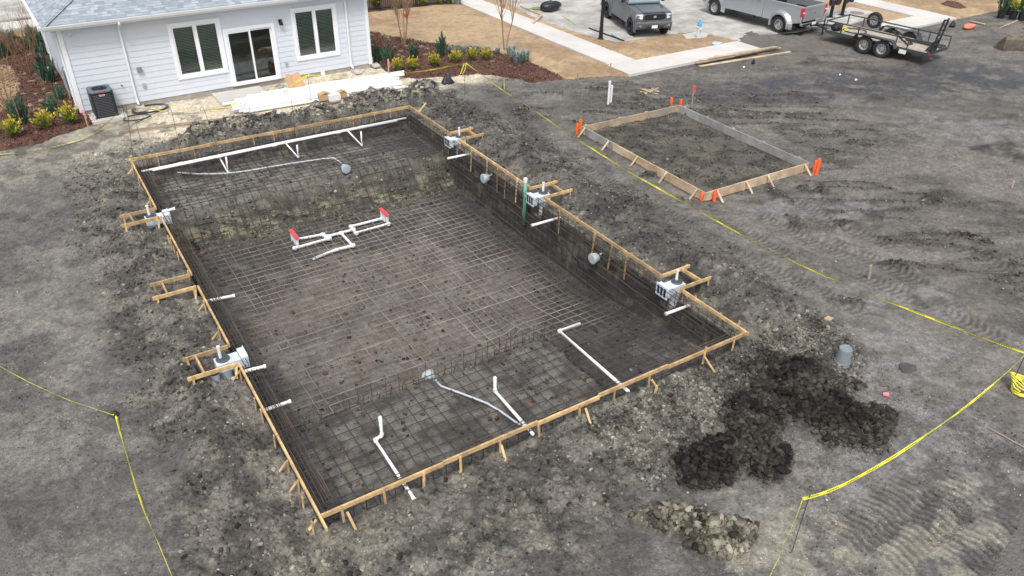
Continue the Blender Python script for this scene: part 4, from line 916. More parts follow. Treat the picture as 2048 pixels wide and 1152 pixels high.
def ring(d, z, sides='LRNF', m='rebar', r=.0085):
    for s in sides:
        n = 30; pts = []
        for i in range(n+1):
            t = i/n
            if s == 'L': p = (d+jit(.008), d+(L-2*d)*t, z+jit(.008))
            if s == 'R': p = (W-d+jit(.008), d+(L-2*d)*t, z+jit(.008))
            if s == 'N': p = (d+(W-2*d)*t, d+jit(.008), z+jit(.008))
            if s == 'F': p = (d+(W-2*d)*t, L-d+jit(.008), z+jit(.008))
            pts.append(p)
        bar(pts, r, 'ring_bar', m=m)
for d, z in ((.10, .26), (.10, .08), (.26, .24), (.26, .10), (.18, .25)): ring(d, z)
ring(.14, -.15); ring(.34, .22, 'L'); ring(.34, .08, 'L')
for z in (-.10, -.40, -.68, -.96, -1.2):
    for xx in (.17, W-.17):
        y1 = 13.2 if z > -.6 else 12.9; y0 = .6 if (xx > 1 and z > -.5) else 3.2
        if xx > 1 and z < -.6: y0 = 2.2 if z > -.8 else 3.4
        bar([(xx+jit(.01), float(y), z+jit(.01)) for y in np.linspace(y0, y1, 24)], .0095, 'wall_bar')
for z in (-.72, -.98, -1.2): bar([(float(x), 13.12+(z+.72)*.5+.1*math.sin(x), z+jit(.01)) for x in np.linspace(.2, W-.2, 24)], .009, 'wall_bar')
# beam cage along the lip of the near shelf
lip = thing('rebar_beam', 'dark rebar beam cage standing along the lip of the near shelf', 'rebar')
for dy, z in ((-.10, -.28), (.12, -.28), (-.10, -.48), (.12, -.48), (.24, -.36)): bar([(float(x), 3.0+dy+jit(.012), z+jit(.012)) for x in np.linspace(.2, 6.5, 22)], .007, par=lip)
for x in np.arange(.35, 6.6, .305):
    x = float(x); bar([(x, 3.12+jit(), -1.05), (x+jit(), 3.12, -.12+jit(.06))], .0065, 'upright', par=lip); bar([(x+.04, 2.9+jit(), -.42), (x+.04, 2.9, -.16+jit(.05))], .0065, 'upright', par=lip)
# closed stirrups of the top beam, one mesh datum shared by the copies
first = {}
def stirrup(p, kind):
    if kind not in first:
        q = [(-.11, 0, -.085), (.11, 0, -.085), (.11, 0, .085), (-.11, 0, .085), (-.11, 0, -.085)]
        if kind == 'x': q = [(b_, a_, c_) for a_, b_, c_ in q]
        b = MB(); b.tube(q, .005, 4); first[kind] = b.build('stirrup', 'rebar', cage); first[kind].location = p; return
    o = first[kind].copy(); o.location = p; col.objects.link(o); o.parent = cage
for y in np.arange(.3, L-.2, .42): stirrup((.18, float(y)+jit(.03), .165), 'y')
for y in np.arange(.3, L-.2, .60): stirrup((W-.18, float(y)+jit(.03), .165), 'y')
for x in np.arange(.5, W-.2, .50): stirrup((float(x)+jit(.03), .18, .165), 'x')
for x in np.arange(.5, W-.2, .75): stirrup((float(x)+jit(.03), L-.18, .165), 'x')
# tall bars left standing at the far wall and a few elsewhere
for i, (b0, t0, hook, lab) in enumerate((((262, 306), (252, 210), 0, 'tall thin rebar at the far left corner of the pit'), ((288, 303), (268, 232), 0, 'second thin rebar from the far left corner'), ((358, 293), (343, 222), 1, 'thin rebar standing in line with the left downspout'),
        ((432, 280), (407, 217), 1, 'hooked rebar standing left of the concrete stoop'), ((515, 268), (495, 208), 1, 'hooked rebar standing before the left end of the white pipes'), ((588, 253), (581, 192), 1, 'hooked rebar standing in front of the cardboard sheet'),
        ((662, 240), (655, 195), 0, 'short rebar standing in front of the cartons'), ((727, 230), (706, 160), 1, 'hooked rebar standing before the right part of the white pipes'), ((825, 214), (826, 185), 0, 'short rebar at the far right corner of the pit'), ((893, 262), (892, 205), 0, 'rebar standing on the right side before the first skimmer'))):
    p = gy(b0[0], b0[1], L-.12) if i < 9 else gx(b0[0], b0[1], W-.1); q = gy(t0[0], t0[1], L-.02) if i < 9 else gy(t0[0], t0[1], p[1])
    z0 = -.2; t = [(0, 0, z0), (0, 0, .2), ((q[0]-p[0])*.45, .02, q[2]*.5), (q[0]-p[0], .05, q[2])]
    if hook:
        r_ = .07; t += [(q[0]-p[0]-.01, .05, q[2]+.05), (q[0]-p[0]-.05, .05, q[2]+.09), (q[0]-p[0]-.10, .05, q[2]+.06), (q[0]-p[0]-.11, .05, q[2]-.06)]
    b = MB(); b.tube(t, .0065, 5); o = b.build('standing_rebar', 'rebar'); o.location = (p[0], p[1], 0); tag(o, lab, 'rebar', 'bars standing at the far form')

# ------------------------------------------------------------------ bricks under the mats
bb = MB(); bb.box((0, 0, 0), (.085, .06, .05)); bb.box((.012, .01, .027), (.04, .04, .02), rz=.4)
b0 = bb.build('brick_chunk', 'brick', bevel=.006); tag(b0, 'broken red brick chunk propping up the rebar mat in the pit', 'brick', 'brick chunks under the rebar')
pts = [g(u, v, NSH+.02) for u, v in ((700, 972), (725, 828), (745, 905), (808, 860), (809, 858), (855, 800), (905, 857), (924, 865), (950, 882), (955, 883), (980, 838), (994, 837), (1003, 724), (1004, 725), (1060, 803), (1120, 700), (1085, 726), (1138, 778), (1170, 760), (1175, 753), (760, 780), (600, 910), (678, 898), (845, 830), (650, 960), (716, 968), (1067, 803), (1090, 690), (1190, 690), (1205, 700), (1247, 686), (1283, 722), (1345, 688), (1410, 675), (790, 770), (870, 742))]
for (x, y, z) in pts:
    if x > 6.4: z = dz(x, y)+.02
    o = b0 if b0.location.length < 1e-6 else b0.copy()
    if o is not b0: col.objects.link(o)
    o.location = (x, y, dz(x, y)+.03); o.rotation_euler = (random.uniform(-.3, .3), random.uniform(-.3, .3), random.uniform(0, 6))
yy = 3.6
while yy < 12.6:
    xx = .8+random.uniform(0, .4)
    while xx < W-.6:
        if random.random() < .68 and not (3 < xx < 6.7 and yy > 10.4):
            o = b0.copy(); col.objects.link(o); x_, y_ = xx+jit(.2), yy+jit(.2); o.location = (x_, y_, dz(x_, y_)+.03); o.rotation_euler = (random.uniform(-.3, .3), random.uniform(-.3, .3), random.uniform(0, 6)); k = random.uniform(.8, 1.15); o.scale = (k, k, k)
        xx += 1.05
    yy += .95
for k in range(7):
    o = b0.copy(); col.objects.link(o); x_, y_ = random.uniform(.8, 8.8), random.uniform(14, 15.6); o.location = (x_, y_, FSH+.03); o.rotation_euler = (0, .2, random.uniform(0, 6))
o = b0.copy(); col.objects.link(o); o.location = (*g(1513, 1052)[:2], .035); o.rotation_euler = (0, .1, .6); o.scale = (1.3, 1.3, 1.2); o['label'] = 'red brick lying alone on the dirt left of the tape post'; del o['group']

# ------------------------------------------------------------------ plumbing
def pipe(name, lab, pts, r=.03, m='pvc', n=10, cat='pipe', fit=True, group=None, par=None):
    b = MB(); b.tube(pts, r, n); o = b.build(name, m, par)
    for p in o.data.polygons: p.use_smooth = len(p.vertices) == 4
    if lab: tag(o, lab, cat, group)
    if fit and len(pts) > 2:
        for i in range(1, len(pts)-1):
            b = MB(); a, c_, d = Vector(pts[i-1]), Vector(pts[i]), Vector(pts[i+1]); q0 = c_+(a-c_).normalized()*.06; q1 = c_+(d-c_).normalized()*.06
            b.tube([q0, c_, q1], r*1.22, n); b.build('elbow', m, o)
    return o
def cap_end(o, p, q, r, m='pvc'):
    b = MB(); a, c_ = Vector(p), Vector(q); d = (c_-a).normalized(); b.tube([a, a+d*.05], r*1.2, 10); b.build('coupling', m, o)
for (u0, v0, u1, v1, x, lab) in ((324, 424, 350, 417, 0, 'short white return pipe by the farthest skimmer on the flat side'), (408, 603, 470, 591, 0, 'short white return pipe just past the empty board frame'),
        (488, 743, 532, 732, 0, 'short white return pipe just below the two-can skimmer'), (524, 822, 582, 802, 0, 'short white return pipe nearest the picture bottom, sticking from the long wall')):
    p = gx(u0, v0, .04); q = g(u1, v1, p[2]+.02); o = pipe('return_pipe', lab, [p, q], .036, fit=False); cap_end(o, q, p, .036)
for (u0, v0, u1, v1, lab) in ((943, 307, 895, 317, 'short white return pipe just below the farthest right-hand skimmer'), (1120, 435, 1063, 451, 'short white return pipe just below the middle right-hand skimmer'), (1380, 610, 1331, 628, 'short white return pipe just below the nearest right-hand skimmer')):
    p = gx(u0, v0, W-.02); q = g(u1, v1, p[2]); o = pipe('return_pipe', lab, [p, q], .036, fit=False); cap_end(o, q, p, .036)
# near shelf
zs = NSH+.12
p1 = [g(1160, 647, zs-.02), g(1118, 662, zs), (*g(1118, 662, zs)[:2], zs-.02)]; a = g(1118, 662, zs); e = (a[0]-.30, .10, zs+.02)
a2 = g(1256, 789, .02)
pipe('feature_pipe', 'long white pipe turning the corner at the right end of the near shelf', [g(1160, 647, zs), a, (a2[0], a2[1]+.0, .10)], .036)
f2 = g(990, 782, zs); e2 = g(1066, 869, .04)
pipe('feature_pipe', 'white pipe with upright stub in the middle of the near shelf', [(f2[0], f2[1], .06), f2, (e2[0], e2[1], .05)], .034)
f3 = g(764, 871, zs); f4 = g(750, 880, zs); e3 = g(828, 998, .05)
tp_ = gy(760, 834, f3[1]); pipe('feature_pipe', 'white pipe with leaning stub and short jog, on the near shelf corner', [(tp_[0], f3[1], tp_[2]), f3, f4, (e3[0], e3[1], .05)], .034)
# far shelf
zf = .09
a, c_ = g(283, 343, zf), g(812, 236, zf)
for k, (o_, lab) in enumerate(((0, 'long white pipe hung over the far shelf, rear one of the pair'), (-.085, 'long white pipe hung over the far shelf, front one of the pair'))):
    o = pipe('shelf_pipe', lab, [(a[0]+k*.3, a[1]+o_, zf), ((a[0]+c_[0])/2, (a[1]+c_[1])/2+o_+.03, zf+.01), (c_[0]-k*.4, c_[1]+o_, zf)], .034, fit=False)
    for s_ in ((.12, .4, .55, .8) if not k else (.25, .45, .7)):
        p = Vector((a[0]+(c_[0]-a[0])*s_, a[1]+(c_[1]-a[1])*s_+o_+.02, zf)); b = MB(); b.tube([p, p+Vector((.16, 0, 0))], .042, 10); b.build('coupling', 'pvc', o)
for (u0, v0, u1, v1, u2, v2, lab) in ((436, 310, 457, 346, 452, 314, 'white riser and branch pipe, leftmost of three on the far shelf'), (571, 286, 597, 315, 594, 290, 'white riser and branch pipe, middle of three on the far shelf'), (696, 262, 724, 291, 722, 263, 'white riser and branch pipe, rightmost of three on the far shelf')):
    p, q = g(u0, v0, zf), g(u1, v1, FSH+.10); r_ = gy(u2, v2, q[1]); pipe('branch_pipe', lab, [p, q, (r_[0], q[1], r_[2])], .03)
pipe('conduit', 'thin grey conduit curving over the far shelf to a light niche', [g(u, v, FSH+.12) for u, v in ((292, 343), (340, 344), (400, 348), (450, 347), (500, 341), (580, 327), (650, 317), (668, 316))]+[g(680, 324, FSH+.05), (*g(690, 333, FSH-.1)[:2], FSH-.12)], .02, 'conduit', fit=False)
pipe('conduit', 'grey flexible conduit snaking over the near shelf from the light niche', [(*g(870, 762, NSH-.02)[:2], NSH+.02)]+[g(u, v, NSH+.12) for u, v in ((882, 772), (915, 784), (950, 797), (975, 807), (1000, 822), (1030, 843), (1062, 861))], .022, 'conduit', fit=False)
# light niches
def niche(loc, d, lab, tail=None):
    t = thing('light_niche', lab, 'light niche', loc, math.atan2(d[1], d[0]), 'grey light niches'); t.scale = (1.2, 1.2, 1.2)
    b = MB(); b.lathe([(.06, -.16), (.095, -.12), (.115, -.03), (.125, 0), (.125, .03), (.10, .03), (.085, .0), (.02, .0)], n=22, axis='x'); b.build('housing', 'niche', t)
    b = MB(); b.lathe([(.115, .031), (.108, .045), (.06, .05), (.01, .05)], n=22, axis='x'); b.build('cover', mat('niche_cover', (.36, .42, .46), .45), t)
    b = MB(); b.tube(tail or [(-.14, 0, .02), (-.20, 0, .06)], .02, 8); b.build('conduit_stub', 'conduit', t); return t
niche(gy(692, 338, 13.62), (0, -1), 'round grey light niche hanging below the far shelf')
n3 = gx(1186, 517, W-.30); niche(n3, (-1, -.1), 'round grey light niche on the long wall, nearer one', [(-.14, 0, .02), (-.22, .02, .05), (-.30, .12, .14)])
n2 = gx(968, 357, W-.30); niche(n2, (-1, -.1), 'round grey light niche on the long wall, farther one', [(-.14, 0, .02), (-.24, .02, .06), (-.30, .14, .14)])
niche(gy(857, 752, 3.15), (0, 1), 'round grey light niche at the lip of the near shelf', [(-.14, 0, .02), (-.22, 0, .06), (-.30, 0, .12)])
# main drain manifold
zd = DEEP+.11
man = thing('drain_manifold', 'white main drain pipework with red capped risers on the pit floor', 'pipework')
def P_(u, v, z=zd): return g(u, v, z)
A1, A2, B1, B2 = P_(590, 496), P_(658, 477), P_(592, 479), P_(645, 469)
J1 = P_(652, 473); T0 = P_(682, 466); J2 = P_(706, 459)
C1, C2 = P_(706, 454), P_(764, 437); D1, D2 = P_(712, 466), P_(776, 448)
for pts in ([A1, A2, B2, B1], [J1, T0, J2], [P_(702, 453), C2], [P_(702, 453), D1, D2], [T0, P_(705, 491)], [P_(705, 491), P_(670, 500), (*P_(625, 514)[:2], zd-.07)]):
    b = MB(); b.tube(pts, .040, 10); b.build('floor_pipe', 'pvc', man)
for p in (A1, A2, B2, J1, T0, J2, D1, C2, D2, P_(705, 491), P_(702, 453)):
    b = MB(); b.tube([Vector(p)+Vector((-.07, 0, 0)), Vector(p)+Vector((.07, 0, 0))], .050, 10); b.tube([Vector(p)+Vector((0, -.06, 0)), Vector(p)+Vector((0, .05, 0))], .049, 10); b.build('fitting', 'pvc', man)
for (lo, hi, nm) in (((A1, B1), (P_(570, 463, zd+.33), P_(588, 482, zd+.33)), 0), ((D2, C2), (P_(760, 416, zd+.33), P_(779, 431, zd+.33)), 1)):
    y0, y1 = sorted((lo[0][1], lo[1][1])); x = (lo[0][0]+lo[1][0])/2
    for y in (y0, (y0+y1)/2, y1):
        b = MB(); b.tube([(x, y, zd), (x, y, zd+.30)], .042, 10); b.build('riser', 'pvc', man)
    b = MB(); b.beam((x, y0-.08, zd+.32), (x, y1+.08, zd+.32), .13, .05); b.build('red_cap', 'red', man, bevel=.02)
# green pipe on the long wall
p = gx(1049, 440, W-.16); q = gx(1051, 356, W-.16)
o = pipe('green_pipe', 'upright green pipe with white cap against the long wall', [(p[0], p[1], p[2]-.15), (p[0], p[1], q[2]-.05)], .052, 'green', 12, fit=False)
b = MB(); b.lathe([(.058, q[2]-.14), (.062, q[2]-.02), (.05, q[2])], (p[0], p[1], 0), 14); b.build('cap', 'pvc', o, smooth=False)
b = MB(); b.tube([(p[0]-.08, p[1]-.03, -.55), (p[0]-.07, p[1]-.03, .02)], .012, 6); b.build('cable', mat('grn2', (.12, .3, .2), .5), o)

# ------------------------------------------------------------------ small slab form with orange sleeves
def rot(x, y, a): return (x*math.cos(a)-y*math.sin(a), x*math.sin(a)+y*math.cos(a))
PX, PY, PW, PH, PA = 13.7473, 5.5847, 4.40, 6.07, -.0159
def pf(s_, t_, z=0): q = rot(s_, t_, PA); return (PX+q[0], PY+q[1], z)
sf_ = thing('slab_form', 'rectangular board form for a small slab, set on stakes in the dirt', 'timber form')
def sboard(a, c_, m, nm='board', lab=None):
    b = MB(); b.beam(pf(*a, .14), pf(*c_, .14), .04, .28); o = b.build(nm, m, sf_, bevel=.004, seg=1)
    if lab: o['label'] = lab
sboard((0, 0), (0, 4.35), 'woodpale'); sboard((0, 4.36), (0, PH), 'woodgrey', lab='greyed board at the far end of the long side')
sboard((PW, .02), (PW, PH), 'woodgrey', lab='long grey weathered board'); sboard((.022, 0), (PW-.022, 0), 'woodpale'); sboard((-.1, PH+.02), (PW+.02, PH+.02), 'woodold', lab='brown weathered board at the far end')
def sstake(s_, t_, ds, dt, m='woodpale'):
    n_ = math.hypot(ds, dt); ds, dt = ds/n_, dt/n_; w_ = (-dt*.05, ds*.05)
    b = MB(); b.beam(pf(s_+ds*.035, t_+dt*.035, 0), pf(s_+ds*.035, t_+dt*.035, .29), .05, .028, (ds, dt, 0)); b.build('stake', m, sf_, bevel=.002, seg=1)
    b = MB(); b.beam(pf(s_+ds*.05+w_[0], t_+dt*.05+w_[1], .29), pf(s_+ds*.34+w_[0]*1.4, t_+dt*.34+w_[1]*1.4, .0), .06, .028); b.build('kicker', m, sf_, bevel=.002, seg=1)
for t_ in (5.95, 4.6, 3.1, 1.7, .35): sstake(0, t_, -1, 0)
for s_ in (.35, 1.55, 2.45, 4.1): sstake(s_, 0, 0, -1)
for t_ in (.4, 1.9, 3.3, 4.6, 5.8): sstake(PW, t_, 1, 0)
for s_ in (.2, 1.7, 2.9, 4.1): sstake(s_, PH+.02, 0, 1)
for i, (u, v, h, lab) in enumerate(((1154, 268, .40, 'orange sleeve, left one of the pair at the left slab corner'), (1160, 264, .46, 'orange sleeve, right one of the pair at the left slab corner'), (1342, 211, .32, 'orange sleeve behind the far slab corner, left one'),
        (1361, 213, .28, 'orange sleeve behind the far slab corner, right one'), (1627, 345, .42, 'orange sleeve, left one of the pair at the right slab corner'), (1633, 347, .50, 'orange sleeve, right one of the pair at the right slab corner'),
        (1402, 402, .26, 'short orange sleeve just left of the near slab corner'), (1428, 402, .36, 'orange sleeve just right of the near slab corner'))):
    p = g(u, v, 0); b = MB(); b.lathe([(.055, -.1), (.055, h-.10), (.05, h-.04), (.035, h), (.01, h+.005)], n=14)
    o = b.build('orange_sleeve', 'orange', smooth=False); o.location = (p[0], p[1], 0); o.rotation_euler = (jit(.04), jit(.04), 0); tag(o, lab, 'sleeve', 'orange sleeves round the slab form')
    b = MB(); b.lathe([(.058, .10), (.060, .11), (.060, .16), (.058, .17)], n=14, cap=False); b.build('band', 'orange', o)
b = MB(); p = g(1630, 352, 0)
# ------------------------------------------------------------------ stakes and stub pipes
def gstake(u0, v0, u1, v1, lab, m='woodpale', w_=.045, flag=None, name='survey_stake', cat='stake'):
    p = g(u0, v0, 0); q = gy(u1, v1, p[1]); b = MB(); b.beam((0, 0, -.1), (q[0]-p[0], 0, q[2]), w_, .025, (0, 1, 0)); o = b.build(name, m, bevel=.003, seg=1); o.location = p; tag(o, lab, cat)
    if flag:
        b = MB(); tx, tz = q[0]-p[0], q[2]; b.beam((tx*.8, -.001, tz*.78), (tx, -.001, tz+.004), w_+.012, .034, (0, 1, 0)); b.tube([(tx, -.02, tz*.9), (tx+.05, -.05, tz*.8), (tx+.03, -.06, tz*.62)], .012, 5); b.build('flagging', flag, o)
    return o
pinkm = mat('pink_flag', (.85, .25, .28), .5, var=.1)
gstake(180, 264, 165, 220, 'wooden stake with pink flagging by the left house corner', 'woodold', flag=pinkm)
gstake(778, 156, 776, 118, 'pale stake with pink mark at the right end of the white pipes', flag=pinkm)
gstake(1009, 178, 1008, 158, 'short pale stake at the tip of the mulch bed', m='woodpale')
gstake(1221, 141, 1222, 126, 'short grey stake at the edge of the paved path', m='woodgrey'); gstake(1155, 160, 1155, 147, 'tiny stake at the edge of the brown turf', m='woodold', w_=.03)
gstake(1384, 210, 1388, 171, 'tall wooden stake with orange top behind the far slab corner', 'woodold', flag='orange', w_=.06)
gstake(1738, 558, 1742, 530, 'lone square stake with pale top on the right-hand dirt', 'woodold', w_=.09)
gstake(2024, 375, 2028, 362, 'small pale stake near the right picture edge', 'woodpale', w_=.07)
for i, (u, v0, v1, lab) in enumerate(((1216, 210, 163, 'white stub-up pipe, taller left one of two standing in the dirt'), (1221, 208, 172, 'white stub-up pipe, shorter right one of two standing in the dirt'))):
    p = g(u, v0, 0); q = gy(u+.5, v1, p[1]); b = MB(); b.tube([(0, 0, -.1), (0, 0, q[2])], .045, 12); b.tube([(0, 0, q[2]-.10), (0, 0, q[2]+.005)], .052, 12); o = b.build('stub_pipe', 'pvc'); o.location = p; tag(o, lab, 'pipe')
def rod(p, h, lab, r=.008, m='rebar'):
    b = MB(); b.tube([(0, 0, -.2), (0, 0, h*.5), (random.uniform(-.02, .02), 0, h)], r, 6); o = b.build('tape_rod', m); o.location = (p[0], p[1], 0); tag(o, lab, 'rod')
R1, R2, R3, R4 = g(930, 190), g(623, 208), g(1583, 1105), (13.0, -3.85, 0)
rod(R1, 1.27, 'thin rod with the tape knot beside the mulch bed'); rod(R2, 1.14, 'thin rod carrying the tape in front of the white pipes'); rod(R3, 1.31, 'thin rod at the tape corner below the black soil heap'); rod(R4, 1.2, 'tape rod beyond the right edge')
R0 = g(251, 238); rod(R0, .55, 'thin rod carrying the tape at the air conditioner pad')

# ------------------------------------------------------------------ caution tape
def tape(lab, pts, tw=0, w_=.075, twr=1.2):
    P = [Vector(p) for p in pts]; Q = []
    for i in range(len(P)-1):       # Catmull-Rom
        p0, p1, p2, p3 = P[max(i-1, 0)], P[i], P[i+1], P[min(i+2, len(P)-1)]
        n = max(3, int((p2-p1).length/.12))
        for k in range(n):
            t = k/n; Q.append(.5*((2*p1)+(p2-p0)*t+(2*p0-5*p1+4*p2-p3)*t*t+(-p0+3*p1-3*p2+p3)*t**3))
    Q.append(P[-1]); vs = []; uv = []; s_ = 0; ph = random.uniform(0, 6)
    for i, q in enumerate(Q):
        d = (Q[min(i+1, len(Q)-1)]-Q[max(i-1, 0)]).normalized(); sd_ = d.cross(Vector((0, 0, 1)))
        if sd_.length < .1: sd_ = Vector((1, 0, 0))
        sd_.normalize(); u_ = sd_.cross(d).normalized(); a = tw+twr*math.sin(s_*.55+ph)+.4*math.sin(s_*2.3+ph)
        v = sd_*math.cos(a)+u_*math.sin(a); nrm = sd_*-math.sin(a)+u_*math.cos(a)
        if i: s_ += (q-Q[i-1]).length
        for sg, f_ in ((-1, 0), (0, 1), (1, 0)): vs.append(q+v*(sg*w_/2)+nrm*(f_*.007)); uv.append((s_, (sg+1)/2))
    fs = [(i*3+j, i*3+3+j, i*3+4+j, i*3+1+j) for i in range(len(Q)-1) for j in (0, 1)]
    me = bpy.data.meshes.new('caution_tape'); me.from_pydata(vs, [], fs); ul = me.uv_layers.new(name='UVMap')
    for lp in me.loops: ul.data[lp.index].uv = uv[lp.vertex_index]
    me.materials.append(M['tape']); o = bpy.data.objects.new('caution_tape', me); col.objects.link(o); tag(o, lab, 'tape', 'caution tapes round the dig'); return o
def gpl(u, v, A_, B_):
    n = np.array([-(B_[1]-A_[1]), B_[0]-A_[0], 0]); d = ray(u, v); k = ((np.array([A_[0], A_[1], 0])-CAM)@n)/(d@n); p = CAM+d*k; return tuple(float(t) for t in p)
tape('yellow caution tape running from the knot rod down the whole right side', [gpl(u, v, R1, R4) for u, v in ((932, 126), (975, 158), (1010, 183), (1060, 215), (1130, 262), (1250, 338), (1370, 406), (1500, 478), (1620, 538), (1750, 592), (1880, 643), (2000, 688), (2055, 707))], 1.35, twr=.25, w_=.042)
tape('yellow caution tape sagging wide beside the black soil heap', [gpl(u, v, R4, R3) for u, v in ((2050, 710), (2000, 757), (1930, 815), (1860, 865), (1780, 918), (1700, 963), (1650, 985), (1605, 998))], 1.05, twr=.4, w_=.046)
tape('yellow caution tape dropping off the rod to the bottom picture edge', [g(1605, 998, 1.29), g(1597, 1022, 1.25), g(1583, 1055, 1.2), g(1565, 1098, 1.15), g(1540, 1152, 1.1), g(1510, 1215, 1.05)], 1.1, twr=.5, w_=.05)
tape('yellow caution tape from the left edge down to the clod on the ground', [g(u, v, z) for u, v, z in ((-30, 715, .25), (0, 733, .25), (60, 765, .2), (130, 797, .14), (190, 818, .1), (228, 830, .07))], 1.0, twr=.4, w_=.042)
tape('yellow caution tape from the clod down to the bottom edge, left of the pit', [g(u, v, z) for u, v, z in ((232, 832, .07), (246, 885, .07), (265, 950, .09), (290, 1025, .12), (320, 1095, .14), (345, 1155, .16), (375, 1220, .2))], 1.0, twr=.4, w_=.042)
tape('yellow caution tape curving round the mulch bed towards the air conditioner', [g(u, v, z) for u, v, z in ((-20, 309, .05), (60, 304, .05), (110, 293, .06), (165, 277, .08), (205, 253, .12), (232, 230, .3), (250, 214, .52))], .4, twr=.3)
tape('yellow caution tape along the coiled cable to the pipe ends', [gpl(251, 214, (R0[0], R0[1]), (4.9, 20.4)), g(300, 219, .30), g(340, 223, .12), g(380, 223, .07), g(430, 219, .06), g(480, 213, .05), g(497, 209, .06)], .3, twr=.3)
tape('yellow caution tape slanting down over the cardboard sheet', [gy(619, 150, R2[1]), g(600, 159, .9), g(585, 170, .6), g(568, 182, .25), g(555, 187, .06)], .8, twr=.3)
tape('yellow caution tape from the pipe rod to the stake with pink mark', [gy(620, 150, R2[1]), g(660, 152, .95), g(710, 153, .75), g(776, 150, .5)], .3, twr=.4, w_=.04)
tape('yellow caution tape from the pink-marked stake up to the knot rod', [g(778, 149, .5), (*g(820, 145, .62)[:2], .62), (*g(870, 138, .85)[:2], .85), (*g(905, 131, 1.05)[:2], 1.05), gy(929, 126, R1[1])], 1.1, twr=.3, w_=.06)
for k, (pts, lab) in enumerate((([(929, 127), (925, 136), (921, 148)], 'shorter loose tape tail hanging from the knot rod'), ([(932, 127), (930, 138), (925, 148)], 'longer loose tape tail hanging from the knot rod'))):
    tape(lab, [gy(u, v, R1[1]-.03-.03*k) for u, v in pts], .6, twr=.1, w_=.05)
b = MB(); 
for k in range(9):
    a0 = k*.7; b.tube([(.22*math.cos(a0+t*.5)*(1+.3*math.sin(k*2.+t)), .30*math.sin(a0+t*.5)*(1+.2*math.cos(k+t)), .04+.06*math.sin(t+k)+.03*k) for t in range(13)], .016, 5)
o = b.build('tape_bundle', M['caulk'], smooth=True); p = g(2046, 785, 0); o.location = (p[0], p[1], 0); tag(o, 'tangled heap of yellow tape at the right picture edge', 'tape')
b = MB(); b.lathe([(.07, .0), (.09, .03), (.06, .08), (.02, .10)], n=9); o = b.build('soil_lump', 'clod'); 
ca = o.data.color_attributes.new('tint', 'FLOAT_COLOR', 'POINT'); ca.data.foreach_set('color', np.tile(np.array([.06, .057, .053, 1], np.float32), len(o.data.vertices)))
o.location = g(228, 831, 0); tag(o, 'dark lump of soil holding down the tape corner on the left', 'soil lump')

# ------------------------------------------------------------------ stock lying about
def lying(name, lab, cat, a, c_, w_, h_, m, z=None, r=None, group=None):
    p, q = Vector(g(*a, 0)), Vector(g(*c_, 0)); z = .03 if z is None else z; b = MB()
    if r: b.tube([(p.x, p.y, z), (q.x, q.y, z+.01)], r, 8)
    else: b.beam((p.x, p.y, z), (q.x, q.y, z), w_, h_)
    o = b.build(name, m, bevel=0 if r else .003, seg=1); return tag(o, lab, cat, group)
# white pipe stack in front of the house
NP = 0
x0p, x1p = 4.2, 10.45
for layer, n in ((0, 17), (1, 12)):
    for k in range(n):
        y = 19.25+(k+.5*layer+(.6*layer if layer > 1 else 0))*.112+layer*.05; dx = random.uniform(-.35, .35)+.04*k
        if k > n-4: dx += .35
        z = .08+layer*.098
        b = MB(); yy0, yy1 = y+.22-random.uniform(0, .05), y-.10+random.uniform(0, .05)
        xa, xb = x0p+dx, min(x0p+dx+6.1, x1p+1.0)
        P0, P1 = (xa, yy0+.0, z), (xb, yy1, z+.004); b.tube([P0, P1], .053, 10); o = b.build('pvc_pipe', 'pvc')
        o['label'] = 'white plastic pipe in the stack lying in front of the house'; o['category'] = 'pipe'; o['group'] = 'white pipes stacked before the house'
        b = MB(); b.tube([(xa-.001, yy0, z), (xa+.11, yy0-.005, z)], .060, 10); b.build('socket_end', 'pvc', o)
b = MB(); b.tube([(3.9, 20.75, .07), (5.2, 20.70, .07)], .06, 10); tag(b.build('pvc_offcut', 'pvc'), 'short white pipe offcut behind the left end of the pipe stack', 'pipe')
b = MB(); b.tube([(4.15, 20.45, .06), (5.3, 20.42, .06)], .05, 10); tag(b.build('pvc_offcut', 'caulk'), 'yellowish pipe offcut at the left end of the pipe stack', 'pipe')
for u, v, d, lab, m in ((648, 189, (.42, .30, .22), 'open brown carton on the pipe stack, left one', 'card'), (667, 189, (.44, .34, .20), 'white carton on the pipe stack between two brown ones', 'white'), (683, 184, (.34, .26, .20), 'small brown carton on the pipe stack, right one', 'card')):
    p = g(u, v, .42); b = MB(); w_, dd, h = d
    b.b2(-w_/2, w_/2, -dd/2, -dd/2+.012, 0, h); b.b2(-w_/2, w_/2, dd/2-.012, dd/2, 0, h); b.b2(-w_/2, -w_/2+.012, -dd/2+.013, dd/2-.013, 0, h-.001); b.b2(w_/2-.012, w_/2, -dd/2+.013, dd/2-.013, 0, h-.001); b.b2(-w_/2+.013, w_/2-.013, -dd/2+.013, dd/2-.013, .0, .02)
    o = b.build('carton', m); o.location = (p[0], p[1], .235); o.rotation_euler = (0, 0, -.06); tag(o, lab, 'carton', 'cartons on the pipe stack')
    b = MB(); b.box((-w_/4+.01, 0, h+(.004 if m != 'card' else .02)), (w_/2, dd, .008), ry=0 if m != 'card' else -.25); b.box((w_/4-.01, 0, h+(.004 if m != 'card' else .03)), (w_/2, dd, .008), ry=0 if m != 'card' else .35); b.build('flap', m, o)
p = g(742, 179, .30); b = MB()
b.lathe([(.16, 0), (.19, .05), (.12, .12), (.05, .19)], n=8); o = b.build('grey_sack', mat('sack', (.13, .14, .14), .8, var=.3), smooth=True); o.location = (p[0], p[1], .23); tag(o, 'small crumpled dark sack on the right part of the pipe stack', 'sack')
